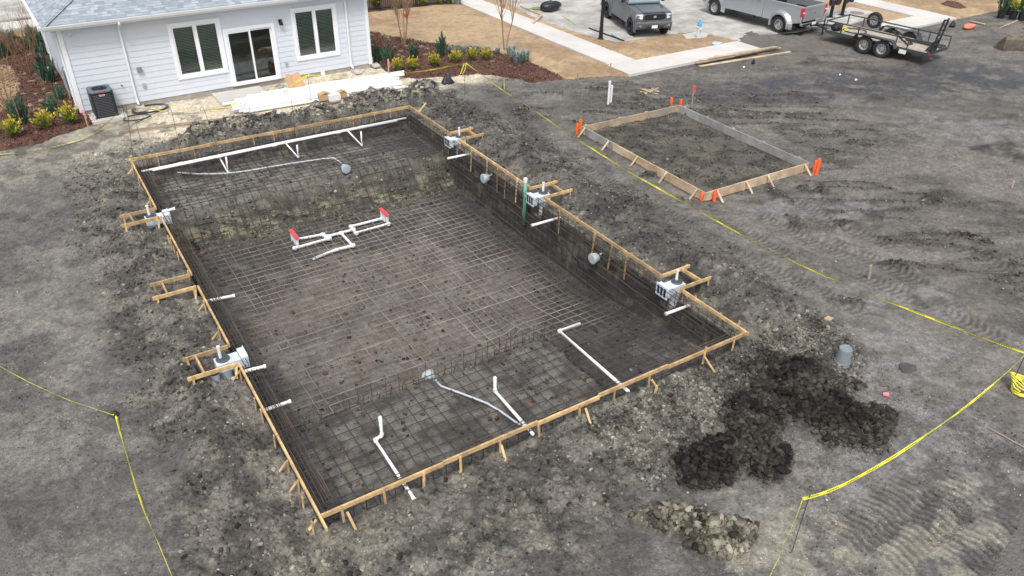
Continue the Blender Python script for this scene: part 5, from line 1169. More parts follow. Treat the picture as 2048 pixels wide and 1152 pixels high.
p = g(598, 181, 0); b = MB(); b.beam((0, 0, 0), (-.12, .30, .55), .62, .02, (0, 1, 1)); b.beam((-.22, .02, .0), (-.30, .24, .62), .16, .02, (0, 1, 1)); o = b.build('cardboard_sheet', 'card'); o.location = (p[0], p[1], .02); tag(o, 'flattened brown cardboard box leaning up in front of the house', 'cardboard')
p = g(647, 152, 0); b = MB(); b.lathe([(.10, 0), (.09, .22), (.095, .24), (.07, .24)], n=14); o = b.build('white_tub', 'white', smooth=False); o.location = p; tag(o, 'small white upturned tub against the house wall', 'tub')
p = g(588, 152, 0); b = MB(); b.lathe([(.035, 0), (.035, .16), (.015, .2), (.015, .24)], n=10); o = b.build('spray_bottle', 'white', smooth=False); o.location = (p[0], p[1], .02); tag(o, 'white bottle standing behind the cardboard sheet', 'bottle')
# rusty bars and cable coils on the sand
for k, lab in enumerate(('long rusty bar lying on the sandy strip, upper one', 'long rusty bar lying on the sandy strip, lower one')):
    lying('rusty_bar', lab, 'rebar', (240-2*k, 266+3*k), (520+8*k, 231+3*k), 0, 0, 'rust', z=.06, r=.024, group=None)
for (u, v, R_, n, lab) in ((302, 221, .62, 3, 'loop of black cable on the sand, larger coil'), (275, 238, .45, 2, 'loop of black cable on the sand, smaller coil')):
    p = g(u, v, 0); b = MB(); t = [((R_+.03*math.sin(k*.9))*math.cos(k*.35), (R_*.72+.03*math.cos(k*.7))*math.sin(k*.35), .04+.0012*k) for k in range(int(18*n))]
    t = [(-R_*1.6, -.35, .04), (-R_*.9, .1, .05)][:0]+t+[(t[-1][0]-.4, t[-1][1]-.3, .05), (t[-1][0]-.7, t[-1][1]-.45, .04)]
    b.tube(t, .013, 5); o = b.build('cable_coil', 'black', smooth=True); o.location = (p[0], p[1], 0); tag(o, lab, 'cable')
# black plastic bags
def bag(name, lab, p, sx, sy, sz, seed, cat='bag', peak=False, m='bagblack'):
    n, k = 22, 14; vs = []; b = MB(); rr_ = np.random.default_rng(seed); ph = rr_.uniform(0, 6, 8)
    for i in range(k+1):
        t = i/k
        for j in range(n):
            a = 2*PI*j/n; r = math.sin(PI*min(max(t, .02), .98)*.98)**.6 if not peak else (1-t)**.75*(.6+.6*min(1, t*4))
            r *= 1+.13*math.sin(3*a+ph[0]+3*t)+.08*math.sin(7*a+ph[1])+.05*math.sin(11*a+ph[2]+5*t)
            z = t if peak else .5-.5*math.cos(PI*t); vs.append((sx*r*math.cos(a), sy*r*math.sin(a), sz*z*(1+.06*math.sin(4*a+ph[3]))))
    b.add(vs, [(i*n+j, i*n+(j+1) % n, (i+1)*n+(j+1) % n, (i+1)*n+j) for i in range(k) for j in range(n)]+[tuple(reversed(range(n))), tuple(k*n+j for j in range(n))])
    o = b.build(name, m, smooth=True); o.location = p; return tag(o, lab, cat)
bag('plastic_bag', 'black bin bag with a pointed knot at the edge of the sand', g(895, 172, 0), .27, .22, .55, 1, peak=True)
bag('plastic_sheet', 'crumpled black plastic trailing left of the pointed bin bag', g(856, 178, .0), .55, .16, .14, 5, 'plastic sheet')
bag('bin_bag', 'large round black bin bag lying on the road', g(1100, 22, 0), .62, .42, .5, 3)
bag('orange_bag', 'small orange bag on the dirt behind the trailer', (*g(1936, 58)[:2], 0), .42, .22, .25, 8, m=mat('salmon', (.70, .22, .13), .7))
bag('black_rag', 'small pointed black rag on the dirt right of the planks', g(1506, 128, 0), .09, .06, .25, 9, 'rag', True)
bag('black_rag', 'small pointed black rag on the dirt behind the trailer ramp', g(1904, 54, 0), .20, .14, .35, 10, 'rag', True)
bag('plastic_sheet', 'scrap of pale blue plastic on the brown verge', g(1433, 88, .05), .30, .20, .08, 12, 'plastic sheet', m=mat('pale_blue', (.45, .55, .68), .5))
# planks and sticks
for k, (a, c_, w_, h_, m) in enumerate((((1398, 134), (1580, 105), .14, .04, 'woodpale'), ((1392, 129), (1560, 98), .16, .05, 'woodold'), ((1430, 118), (1552, 98), .2, .04, 'woodpale'), ((1400, 126), (1500, 108), .15, .03, 'woodpale'), ((1470, 118), (1555, 101), .12, .04, 'woodold'))):
    o = lying('plank', ('pale plank lying lowest, its right end sticking out farthest', 'weathered plank along the edge of the path, left-hand start', 'wide pale plank on top of the stack beside the path', 'thin pale plank at the left end of the stack', 'short weathered plank at the right end of the stack')[k], 'plank', a, c_, w_, h_, m, z=.03+.035*k, group=None)
for k, (a, c_) in enumerate((((1275, 190), (1312, 184)), ((1280, 186), (1315, 190)), ((1288, 182), (1318, 186)), ((1290, 192), (1306, 181)), ((1298, 190), (1316, 181)), ((1283, 184), (1300, 191)))):
    o = lying('stake_offcut', 'pale stake offcut in the small scattered pile beyond the slab form', 'stake', a, c_, .06, .03, 'woodpale', z=.03+.02*k, group='stake offcuts in a pile')
lying('broom_handle', 'dark stick with a pale end lying right of the near pit corner', 'stick', (1540, 640), (1589, 681), 0, 0, 'woodold', z=.04, r=.016)
lying('rusty_bar', 'thin rusty bar lying near the right picture edge', 'rebar', (1976, 858), (2060, 905), 0, 0, 'rust', z=.03, r=.014)
lying('plank', 'pale plank on the dirt beside the orange bag', 'plank', (1940, 44), (1969, 51), .12, .04, 'woodpale', z=.06)
lying('batten', 'thin white batten lying before the potted shrubs', 'batten', (1998, 58), (2034, 43), 0, 0, 'woodpale', z=.05, r=.03)
lying('wood_offcut', 'short pale board offcut on the soil left of the pit', 'offcut', (253, 478), (263, 466), .10, .03, 'woodpale', z=.09)
lying('wood_offcut', 'small pale offcut on the dirt left of the upturned pail', 'offcut', (1652, 644), (1661, 639), .14, .05, 'woodpale', z=.05)
lying('board', 'weathered board standing at the end of the road verge', 'board', (1066, 50), (1083, 34), .15, .05, 'woodpale', z=.10)
lying('board', 'long pale board along the road edge by the black bag', 'board', (1040, 14), (1082, 33), .06, .08, 'woodpale', z=.08)
lying('wood_strip', 'thin white strip lying on the road', 'strip', (1126, 33), (1152, 51), .05, .02, 'woodpale', z=.03)
lying('drain_pipe', 'long dark hose along the road edge by the lamp post', 'hose', (1178, 58), (1248, 84), 0, 0, 'black', z=.05, r=.03)
lying('drain_pipe', 'short grey pipe lying across the hose end by the lamp post', 'hose', (1222, 70), (1240, 80), 0, 0, 'conduit', z=.08, r=.035)
o = bag('green_cuttings', 'small heap of green cuttings beside the black bag on the road', g(1075, 18, 0), .5, .25, .08, 14, 'cuttings', m=mat('cuttings', (.16, .22, .09), .8, var=.5, vs=20))
bag('mud_pat', 'dark pat of mud to the right of the black soil heap', g(1814, 738, 0), .20, .15, .06, 20, 'mud', m=mat('mudpat', (.07, .065, .06), .8, var=.3))
# upturned pail
p = g(1683, 728, 0); t = thing('pail', 'translucent grey pail standing upside down above the black soil heap', 'pail', (p[0], p[1], 0))
b = MB(); b.lathe([(.165, 0), (.172, .005), (.172, .03), (.160, .035), (.158, .07), (.166, .075), (.166, .095), (.156, .10), (.135, .40), (.128, .415), (.115, .405), (.01, .40)], n=24); b.build('shell', 'pail', t, smooth=False)
b = MB(); b.tube([(.165*math.cos(a), .165*math.sin(a)-.02, .06-.05*math.sin(a/1)) for a in [PI*k/14 for k in range(15)]], .004, 5); b.build('handle', 'blackm', t)
# litter
for u, v, s_, lab in ((1680, 150, .06, 'white scrap of paper on the dark dirt, upper'), (1712, 160, .08, 'white scrap of paper on the dark dirt, lower'), (1488, 135, .06, 'small white scrap near the black rag'), (640, 0, 0, ''), (1578, 634, .06, 'small white stone-like scrap right of the pit'), (1410, 487, 0, '')):
    if not s_: continue
    p = g(u, v, .03); b = MB(); b.add([(-s_, -s_*.5, 0), (s_*.3, -s_*.6, .03), (s_, s_*.2, .0), (s_*.1, s_*.6, .05), (-s_*.7, s_*.4, .02), (0, 0, .06)], [(0, 1, 5), (1, 2, 5), (2, 3, 5), (3, 4, 5), (4, 0, 5)]); o = b.build('paper_scrap', 'white'); o.location = p; tag(o, lab, 'litter')
for u, v, lab in ((1765, 792, 'red plastic scrap by the black heap'), (1858, 119, 'small red cup on the dirt in front of the trailer')):
    p = g(u, v, .0); b = MB(); b.lathe([(.04, 0), (.05, .1), (.045, .1), (.035, .01)], n=10); o = b.build('red_cup', pinkm); o.location = (p[0], p[1], .05); o.rotation_euler = (1.4, 0, .6); tag(o, lab, 'litter')

# ------------------------------------------------------------------ mulch chips
def chips():
    n = int(60000*max(Q, .5)); X = rng.uniform(-7, 20, n); Y = rng.uniform(16, 33, n)
    def ins(P_, px, py):
        P_ = np.array(P_); c = np.zeros(px.shape, bool)
        for i in range(len(P_)):
            xa, ya = P_[i]; xb, yb = P_[(i+1) % len(P_)]
            if ya != yb: c ^= ((ya > py) != (yb > py)) & (px < (xb-xa)*(py-ya)/(yb-ya)+xa)
        return c
    k = ins(bedR, X, Y) | ins(bedL, X, Y); X, Y = X[k], Y[k]; n = len(X)
    C = mulchc(X, Y)*rng.uniform(.4, 2.0, (n, 1)); C[rng.uniform(0, 1, n) < .05] = A(.26, .17, .11)
    clods('mulch_chips', X, Y, np.full(n, .085)+(fbm(X, Y, 4, 4, 100)-.5)*.1, rng.uniform(.015, .04, n), C, 1)
chips()
# ------------------------------------------------------------------ planting
def leaves(b, n, fpos, size, fcol, up_=.6, nar=.3):
    for _ in range(n):
        p, dr = fpos(); c_ = fcol(p); d = Vector(dr).normalized() if Vector(dr).length > 0 else Vector((0, 0, 1)); s_ = size*random.uniform(.6, 1.3)
        sd_ = d.orthogonal().normalized(); sd_.rotate(Matrix.Rotation(random.uniform(0, 2*PI), 3, d)); P0 = Vector(p); w_ = s_*nar
        b.add([P0-sd_*w_*.3, P0+sd_*w_*.3, P0+d*s_*.6+sd_*w_, P0+d*s_, P0+d*s_*.6-sd_*w_], [(0, 1, 2, 3, 4)], c_)
def juniper(h, r, lab=None, lean=0, c0=(.045, .11, .065), c1=(.085, .17, .11), n=620):
    t = thing('conifer_shrub', lab, 'shrub'); b = MB()
    for k in range(26):
        a = random.uniform(0, 2*PI); q = r*math.sqrt(random.random())*.95; top_ = h*(1-.55*(q/r)**1.3)*random.uniform(.65, 1.1); x0, y0 = q*.45*math.cos(a), q*.45*math.sin(a); x1, y1 = q*1.1*math.cos(a), q*1.1*math.sin(a)
        cc = random.uniform(.6, 1.3)
        for i in range(34):
            s_ = random.uniform(.05, 1); p = (x0+(x1-x0)*s_+lean*s_+random.uniform(-.04, .04)*(1.3-s_), y0+(y1-y0)*s_+random.uniform(-.04, .04)*(1.3-s_), top_*s_)
            leaves(b, 1, lambda: (p, (math.cos(a)*.3+random.uniform(-.35, .35), math.sin(a)*.3+random.uniform(-.35, .35), 1)), .12, lambda _: tuple(cc*random.uniform(.6, 1.2)*(c0[i_]+(c1[i_]-c0[i_])*random.random()) for i_ in range(3)), nar=.12)
    b.build('foliage', 'leaf', t); b = MB(); b.tube([(0, 0, -.02), (lean*.4, 0, h*.4), (lean, 0, h*.8)], [.03, .02, .008], 6); b.build('stem', 'bark', t); return t
def goldbush(r, lab=None):
    t = thing('golden_shrub', lab, 'shrub'); b = MB(); st = MB()
    for k in range(34):
        a = random.uniform(0, 2*PI); e = random.uniform(.25, 1.0)**.7*PI/2; ln = r*random.uniform(1.1, 1.95)*(.75+.35*math.sin(e)); d = Vector((math.cos(a)*math.cos(e), math.sin(a)*math.cos(e), math.sin(e)+.15)).normalized()
        st.tube([(0, 0, 0), tuple(d*ln*.5), tuple(d*ln)], [.008, .006, .003], 4)
        for i in range(24):
            s_ = random.uniform(.25, 1.08); p = d*ln*s_; z_ = p.z/(r*1.75); kk = min(1, max(0, s_*.9+z_*.7-.75+random.uniform(-.25, .25))); v = random.uniform(.6, 1.2)
            c_ = tuple(v*(a_*(1-kk)+q_*kk) for a_, q_ in zip((.085, .19, .028), (.62, .47, .045)))
            q = Vector((random.uniform(-1, 1), random.uniform(-1, 1), random.uniform(-.2, 1.4))); leaves(b, 1, lambda: (tuple(p+q*.025), tuple(d*.6+q*.6)), .085, lambda _: c_, nar=.26)
    b.build('foliage', 'leaf', t); st.build('stem', 'bark', t); return t
def tussock(r, h, c0, c1, n, name, lab=None, nar=.06, flop=1.0, sz=1.0):
    b = MB()
    for _ in range(n):
        a = random.uniform(0, 2*PI); q = random.uniform(0, .35)*r; ln = h*random.uniform(.6, 1.15); fl = random.uniform(.2, 1)*r*flop; k = random.random(); v = random.uniform(.7, 1.2)
        c_ = tuple(v*(c0[i]+(c1[i]-c0[i])*k) for i in range(3)); x0, y0 = q*math.cos(a), q*math.sin(a); w_ = ln*nar; sx, sy = -math.sin(a)*w_, math.cos(a)*w_
        pts = [(x0, y0, 0), (x0+fl*.35*math.cos(a), y0+fl*.35*math.sin(a), ln*.65), (x0+fl*math.cos(a), y0+fl*math.sin(a), ln*(1-.35*fl/r))]
        b.add([(pts[0][0]-sx, pts[0][1]-sy, 0), (pts[0][0]+sx, pts[0][1]+sy, 0), (pts[1][0]+sx*.8, pts[1][1]+sy*.8, pts[1][2]), (pts[1][0]-sx*.8, pts[1][1]-sy*.8, pts[1][2]), pts[2]], [(0, 1, 2, 3), (3, 2, 4)], c_)
    o = b.build(name, 'leaf'); return o
def put(o, p, lab=None, cat=None, group=None, s=1, rz=None):
    o.location = (p[0], p[1], p[2] if len(p) > 2 else 0); o.rotation_euler = (0, 0, random.uniform(0, 6) if rz is None else rz); o.scale = (s, s, s*random.uniform(.95, 1.08)); tag(o, lab, cat, group); return o
J = [juniper(.95, .24), juniper(1.1, .30), juniper(.8, .3)]
used = set()
def inst(pool, i):
    o = pool[i % len(pool)]
    if id(o) not in used: used.add(id(o)); return o
    return copy_tree(o)
for k, (u, v, h, lab) in enumerate(((755, 122, .95, 'dark green conifer shrub nearest the right house corner'), (776, 128, .95, 'dark green conifer shrub behind the stake with pink mark'), (832, 117, 1.05, 'dark green conifer shrub between the second and third golden shrubs'), (884, 114, 1.15, 'tall conifer shrub in front of the lawn edge behind the golden shrubs'),
        (44, 250, 1.15, 'conifer shrub between two golden shrubs in the left bed'), (114, 232, 1.1, 'upright conifer shrub just left of the left house corner'), (98, 165, 1.5, 'large conifer shrub leaning at the left house side'), (82, 110, 1.3, 'conifer shrub under the left eave corner'), (118, 200, .8, 'low mixed green shrub between two conifers by the left house side'),
        (28, 112, 1.0, 'dark round shrub behind the bare bush at the left edge'), (8, 116, 1.0, 'dark shrub at the far left picture edge'), (60, 100, .9, 'dark shrub beside the bare bush'))):
    put(inst(J, k), g(u, v, .05), lab, 'shrub', 'conifer shrubs', h)
G = [goldbush(.33), goldbush(.30)]
for k, (u, v, lab) in enumerate(((796, 144, 'golden-topped shrub just right of the stake with pink mark'), (827, 141, 'golden-topped shrub, second from the house in the right bed'), (869, 134, 'golden-topped shrub, third from the house in the right bed'), (911, 127, 'golden-topped shrub just left of the tape knot'), (943, 123, 'golden-topped shrub just right of the tape knot'), (971, 122, 'golden-topped shrub, last of the right bed row'),
        (32, 275, 'golden-topped shrub, lowest at the left picture edge'), (93, 259, 'golden-topped shrub in the middle of the left bed front'), (144, 249, 'golden-topped shrub beside the left house corner'))):
    put(inst(G, k), g(u, v, .05), lab, 'shrub', 'golden shrubs', 1.05 if u < 200 else .86)
for k, (u, v) in enumerate(((752, 16), (790, 12), (845, 10), (882, 7), (898, 6))):
    put(copy_tree(G[k % 2]), g(u, v+2, .05), ('golden shrub behind the black fence, closest to the house', 'golden shrub behind the black fence, left of the bare tree', 'golden shrub behind the black fence, right of the bare tree', 'golden shrub behind the black fence, second from its end', 'golden shrub behind the black fence, at its end')[k], 'shrub', 'golden shrubs', 1.25)
bl = tussock(.42, .55, (.16, .22, .20), (.30, .37, .35), 110, 'blue_grass', nar=.035); 
for k, (u, v, s_, lab) in enumerate(((905, 108, .8, 'blue-green grass tuft at the left end of the row by the turf'), (925, 108, .8, 'blue-green grass tuft, second of the row by the turf'), (953, 108, .85, 'blue-green grass tuft in the middle of the row by the turf'), (975, 108, .7, 'blue-green grass tuft right of the row middle'), (995, 108, .6, 'blue-green grass tuft just left of the slim bare tree'),
        (1035, 128, 1.25, 'large blue-green shrub at the right tip of the bed, front one'), (1022, 112, 1.0, 'blue-green shrub right of the slim bare tree, rear one'), (1050, 122, 1.0, 'blue-green shrub at the right tip of the bed, outermost'), (915, 8, 1.1, 'blue-green shrub at the fence end by the paved path'), (62, 74, 1.1, 'pale blue-green yucca-like shrub under the left eave'), (22, 80, 1.0, 'blue-green shrub at the left picture edge behind the bare bush'))):
    o = bl if k == 0 else bl.copy()
    if k: col.objects.link(o)
    put(o, g(u, v, .05), lab, 'ornamental grass', 'blue-green grasses', s_)
lt = tussock(.12, .11, (.32, .25, .17), (.5, .42, .32), 46, 'dead_tuft', flop=1.5, nar=.09)
spots = [(118, 160), (142, 118), (62, 112), (75, 128), (90, 140), (104, 150), (78, 150), (68, 165), (88, 180), (72, 190), (82, 205), (100, 190), (60, 215), (74, 222), (96, 210), (55, 235), (85, 225), (62, 165), (48, 190), (66, 245), (112, 170), (100, 225), (50, 150), (38, 236), (110, 215), (80, 235), (92, 166), (45, 262),
         (744, 72), (763, 72), (775, 78), (778, 82), (795, 76), (789, 96), (802, 105), (806, 116), (842, 96), (855, 100), (852, 112), (785, 108), (797, 112), (770, 110), (822, 108), (873, 100), (741, 82), (745, 92), (985, 125), (812, 94)]
for k, (u, v) in enumerate(spots):
    o = lt if k == 0 else lt.copy()
    if k: col.objects.link(o)
    put(o, g(u, v, .06), 'small dead pale grass tuft poking through the mulch', 'grass tuft', 'dead grass tufts in the mulch beds', random.uniform(.7, 1.3))
# bare multi-stem trees
def bare(p, n, h, spread, lab, name='bare_tree', r0=.022, twigs=7, seed=1, colr=None):
    rr_ = random.Random(seed); t = thing(name, lab, 'tree', (p[0], p[1], 0)); b = MB()
    tw = MB()
    def grow(bm, q, d, ln, r, lev):
        pts = [q]; dd = Vector(d)
        for k in range(4): dd = (dd+Vector((rr_.uniform(-.09, .09), rr_.uniform(-.09, .09), .05))).normalized(); pts.append(pts[-1]+dd*ln/4)
        bm.tube(pts, [r*(1-.14*k) for k in range(5)], 5 if lev else 7, cap=False)
        if lev < 3:
            for k in range(rr_.randint(2, 3) if lev else twigs):
                s_ = rr_.uniform(.35, 1) if lev else rr_.uniform(.45, 1); i = min(3, int(s_*4)); base = pts[i].lerp(pts[i+1], s_*4-i) if s_ < 1 else pts[-1]
                a = rr_.uniform(0, 2*PI); nd = (dd+Vector((math.cos(a), math.sin(a), rr_.uniform(0, .4)))*rr_.uniform(.2, .5)).normalized(); grow(tw, base, nd, ln*rr_.uniform(.35, .6), max(.0022, r*.42), lev+1)
    for k in range(n):
        a = 2*PI*k/n+rr_.uniform(-.4, .4); grow(b, Vector((.05*math.cos(a), .05*math.sin(a), -.02)), (spread*math.cos(a), spread*math.sin(a), 1), h*rr_.uniform(.85, 1.05), r0*rr_.uniform(.8, 1.2), 0)
    b.build('trunk', colr or 'bark', t, smooth=True); tw.build('crown', colr or 'bark', t); return t
bare(g(808, 92), 5, 2.6, .15, 'slim bare multi-stem tree with an orange tag in the mulch by the house', seed=3, r0=.03, twigs=12)
b = MB(); b.box((0, 0, 0), (.10, .06, .16)); b.tube([(.02, 0, -.05), (.06, .01, -.2)], .014, 5); o = b.build('orange_tag', 'orange'); q = gy(809, 30, g(808, 92)[1]); o.location = (q[0], q[1]-.08, q[2]); tag(o, 'orange ribbon tag tied to the slim bare tree near the house', 'tag')
bare(g(1010, 102), 3, 2.7, .17, 'slim bare tree at the right end of the mulch bed', seed=5, r0=.03, twigs=12)
barkb = mat('brown_twigs', (.22, .12, .06), .85, var=.25, vs=10)
bare(g(60, 150), 12, 1.9, .42, 'big twiggy brown bare bush left of the house', 'bare_shrub', .016, 5, 8, barkb)
bare(g(18, 222), 7, 2.3, .22, 'bare brown multi-stem shrub in the round dry grass patch', 'bare_shrub', .018, 4, 9, mat('straw_twigs', (.34, .21, .11), .85, var=.25, vs=10))
bare(g(1905, 11), 1, 1.9, .05, 'thin staked sapling in the round mulch ring', 'sapling', .025, 5, 12)
# black fence
def fence():
    t = thing('iron_fence', 'black metal picket fence behind the lawn', 'fence', (0, 0, 0)); a, c_ = Vector((11.0, 31.95, 0)), Vector((19.16, 31.1, 0)); n = 72
    for k in range(5): q = a.lerp(c_, k/4); b = MB(); b.beam((q.x, q.y, 0), (q.x, q.y, 1.45), .06, .06, (0, 1, 0)); b.lathe([(.045, 1.45), (.045, 1.47), (.01, 1.5)], (q.x, q.y, 0), 6); b.build('post', 'blackm', t)
    for z in (.15, 1.05, 1.3): b = MB(); b.beam((a.x, a.y, z), (c_.x, c_.y, z), .03, .04); b.build('rail', 'blackm', t)
    p0 = None
    for k in range(n+1):
        q = a.lerp(c_, (k+.5)/(n+1))
        if p0 is None: b = MB(); b.beam((0, 0, .03), (0, 0, 1.36), .022, .022, (0, 1, 0)); p0 = b.build('picket', 'blackm', t); o = p0
        else: o = p0.copy(); col.objects.link(o); o.parent = t
        o.location = (q.x, q.y+.002, 0)
fence()
# lamp post
p = g(1201, 80, 0); t = thing('lamp_post', 'tall round black lamp post on the brown verge', 'lamp post', (p[0], p[1], .02))
b = MB(); b.lathe([(.15, 0), (.15, .06), (.10, .10), (.095, .5), (.085, .55), (.075, 1.5), (.062, 4.2), (.05, 4.25)], n=18); b.build('pole', 'blackm', t, smooth=False)
b = MB(); b.lathe([(.05, 4.25), (.13, 4.35), (.15, 4.42), (.15, 4.45), (.05, 4.45)], n=16); b.lathe([(.22, 4.80), (.12, 4.95), (.03, 5.02), (.02, 5.1)], n=16); b.build('lamp_cap', 'blackm', t); b = MB(); b.lathe([(.12, 4.45), (.17, 4.79)], n=16); b.build('lamp_glass', 'white', t)
# hydrant
p = g(1396, 75, .07); t = thing('fire_hydrant', 'silver fire hydrant with bright blue bonnet on a small concrete pad', 'hydrant', p)
b = MB(); b.lathe([(.14, 0), (.14, .03), (.10, .035), (.10, .07), (.13, .075), (.13, .10), (.095, .105), (.09, .45), (.10, .50), (.10, .56)], n=20); b.build('barrel', 'hydsil', t, smooth=False)
b = MB(); b.lathe([(.13, .56), (.13, .60), (.105, .61), (.085, .70), (.05, .74), (.03, .75), (.03, .82), (.02, .83)], n=20); b.build('bonnet', 'hydblue', t, smooth=False)
b = MB(); b.lathe([(.05, -.17), (.05, -.10), (.045, -.09), (.045, .09), (.055, .10), (.055, .19)], (0, 0, .50), 14, 'x'); b.lathe([(.075, -.19), (.075, -.12), (.06, -.11), (.06, -.05)], (0, 0, .42), 16, 'y'); b.build('nozzle', 'hydsil', t, smooth=False)
# utility posts with dark slatted racks behind the trailer
def rack(u, v, lab, dx, w_):
    p = g(u, v, .07); t = thing('steel_rack', lab, 'rack', (p[0], p[1], .07), .05)
    b = MB(); b.beam((0, 0, 0), (0, 0, 1.9), .13, .13, (0, 1, 0)); b.box((0, 0, .012), (.34, .34, .024)); b.build('post', 'blackm', t, bevel=.006)
    for k in range(2):
        x = dx+(-w_/2-.04+k*(w_+.08)); b = MB(); b.box((x, -.12, 1.35), (w_, .16, 1.1)); b.lathe([(w_/2, -.08), (w_/2, .08)], (x, -.12, .82), 16, 'y'); c_ = b.build('cabinet', 'black', t, bevel=.02)
        b = MB()
        for i in range(9):
            for j in range(3): b.box((x-w_/2+.08+j*(w_-.16)/2, -.205, .92+i*.105), (.022, .012, .03))
        b.build('stud', 'conduit', c_)
rack(1661, 34, 'black post with two studded dark cabinets behind the silver truck, nearer one', -.05, .42)
rack(1684, 30, 'black post with dark cabinets behind the silver truck, farther one', .15, .36)
p = g(1714, 26, .075); b = MB(); b.lathe([(.38, 0), (.38, .012), (.36, .016), (.01, .016)], n=28); o = b.build('manhole_cover', mat('cover_brown', (.24, .19, .18), .7), smooth=False); o.location = p; tag(o, 'round brownish cover set in the concrete pad behind the trailer', 'cover')
# potted plants at the top right
for k, (u, v, kind, lab) in enumerate(((2000, 36, 'j', 'tall dark green potted shrub, leftmost of the group top right'), (2024, 38, 'g', 'yellow-green potted shrub between the dark ones top right'), (2042, 40, 'j', 'tall dark green potted shrub at the right picture edge'), (2012, 30, 'j', 'dark green potted shrub at the back of the group top right'))):
    p = g(u, v, 0); t = thing('potted_shrub', lab, 'potted shrub', (p[0], p[1], 0), 0, 'potted shrubs')
    b = MB(); b.lathe([(.17, 0), (.21, .38), (.22, .38), (.22, .40), (.19, .39), (.18, .34), (.01, .34)], n=18); b.build('pot', 'black', t, smooth=False)
    src = (J[1] if kind == 'j' else G[0]); f_ = [c for c in src.children if c.name.startswith('foliage')][0].copy(); col.objects.link(f_); f_.parent = t; f_.location = (0, 0, .36); s_ = 1.1 if kind == 'j' else 1.0; f_.scale = (s_, s_, s_*.95)
# loader bucket
p = g(2040, 103, 0); t = thing('loader_bucket', 'worn steel loader bucket at the right picture edge', 'bucket', (p[0], p[1], .02), -.5)
b = MB(); prof = [(0, 0), (.62, 0), (.62, .02), (.10, .04), (.04, .14), (.02, .5), (.10, .66), (.08, .68), (-.02, .52), (-.02, .12)]
b.side(prof, -.85, .85); b.build('shell', 'dirtysteel', t)
b = MB(); sp2 = [(.62, 0.0), (.60, .16), (.10, .66), (-.02, .5), (-.02, .1), (.05, 0)]; b.side(sp2, -.885, -.852); b.build('side_plate', 'dirtysteel', t); b = MB(); b.side(sp2, .852, .885); b.build('side_plate', 'dirtysteel', t)
b = MB(); b.side([(.60, -.01), (.78, -.012), (.78, .005), (.60, .03)], -.88, .88); b.build('cutting_edge', 'blackm', t)

# ------------------------------------------------------------------ vehicles (local: x right, y forward, z up, origin under the rear bumper)
def wheel(par, x, y, r, w_, side, rimm='rim', spokes=8, dual=False, name='wheel', rimr=.62, z=None):
    z = r if z is None else z; b = MB(); h = w_/2
    b.lathe([(r*.62, -h*.92), (r*.90, -h), (r*.985, -h*.75), (r, -h*.35), (r, h*.35), (r*.985, h*.75), (r*.90, h), (r*.62, h*.92)], (x, y, z), 32, 'x', cap=False)
    for i in range(28):
        a = 2*PI*i/28
        for q in (-.55, .55): b.box((x+q*w_*.42, y+math.cos(a)*r*.992, z+math.sin(a)*r*.992), (w_*.30, .03, .03), rx=a-PI/2+.3*q)
    wh = b.build(name, 'tire', par, smooth=False); s = side; d0 = -h*.55 if not dual else -h*.1
    b = MB(); R_ = r*rimr; f = h*.80
    pr = [(R_, -h*.8), (R_, f), (R_*.93, f), (R_*.88, f*.5), (R_*.85, (f*.1 if not dual else -f*.5)), (R_*.34, (f*.25 if not dual else -f*.55)), (R_*.30, f*.55), (R_*.12, f*.6), (.001, f*.6)]
    b.lathe([(a_, c_*s) for a_, c_ in pr], (x, y, z), 28, 'x', cap=False); rm = b.build('rim', rimm, wh, smooth=False)
    b = MB()
    for i in range(spokes):
        a = 2*PI*i/spokes; b.box((x+s*(f*.18 if not dual else -f*.48)+s*.006, y+math.cos(a)*R_*.60, z+math.sin(a)*R_*.60), (.012, R_*.20, R_*.17), rx=a)
    b.build('vent_hole', 'darkin', rm); return wh
def arch(cy, cz, r, n=12, y_dir=1, z0=.0):
    return [(cy+y_dir*r*math.cos(PI*k/n), cz+r*math.sin(PI*k/n)) for k in range(n+1)]
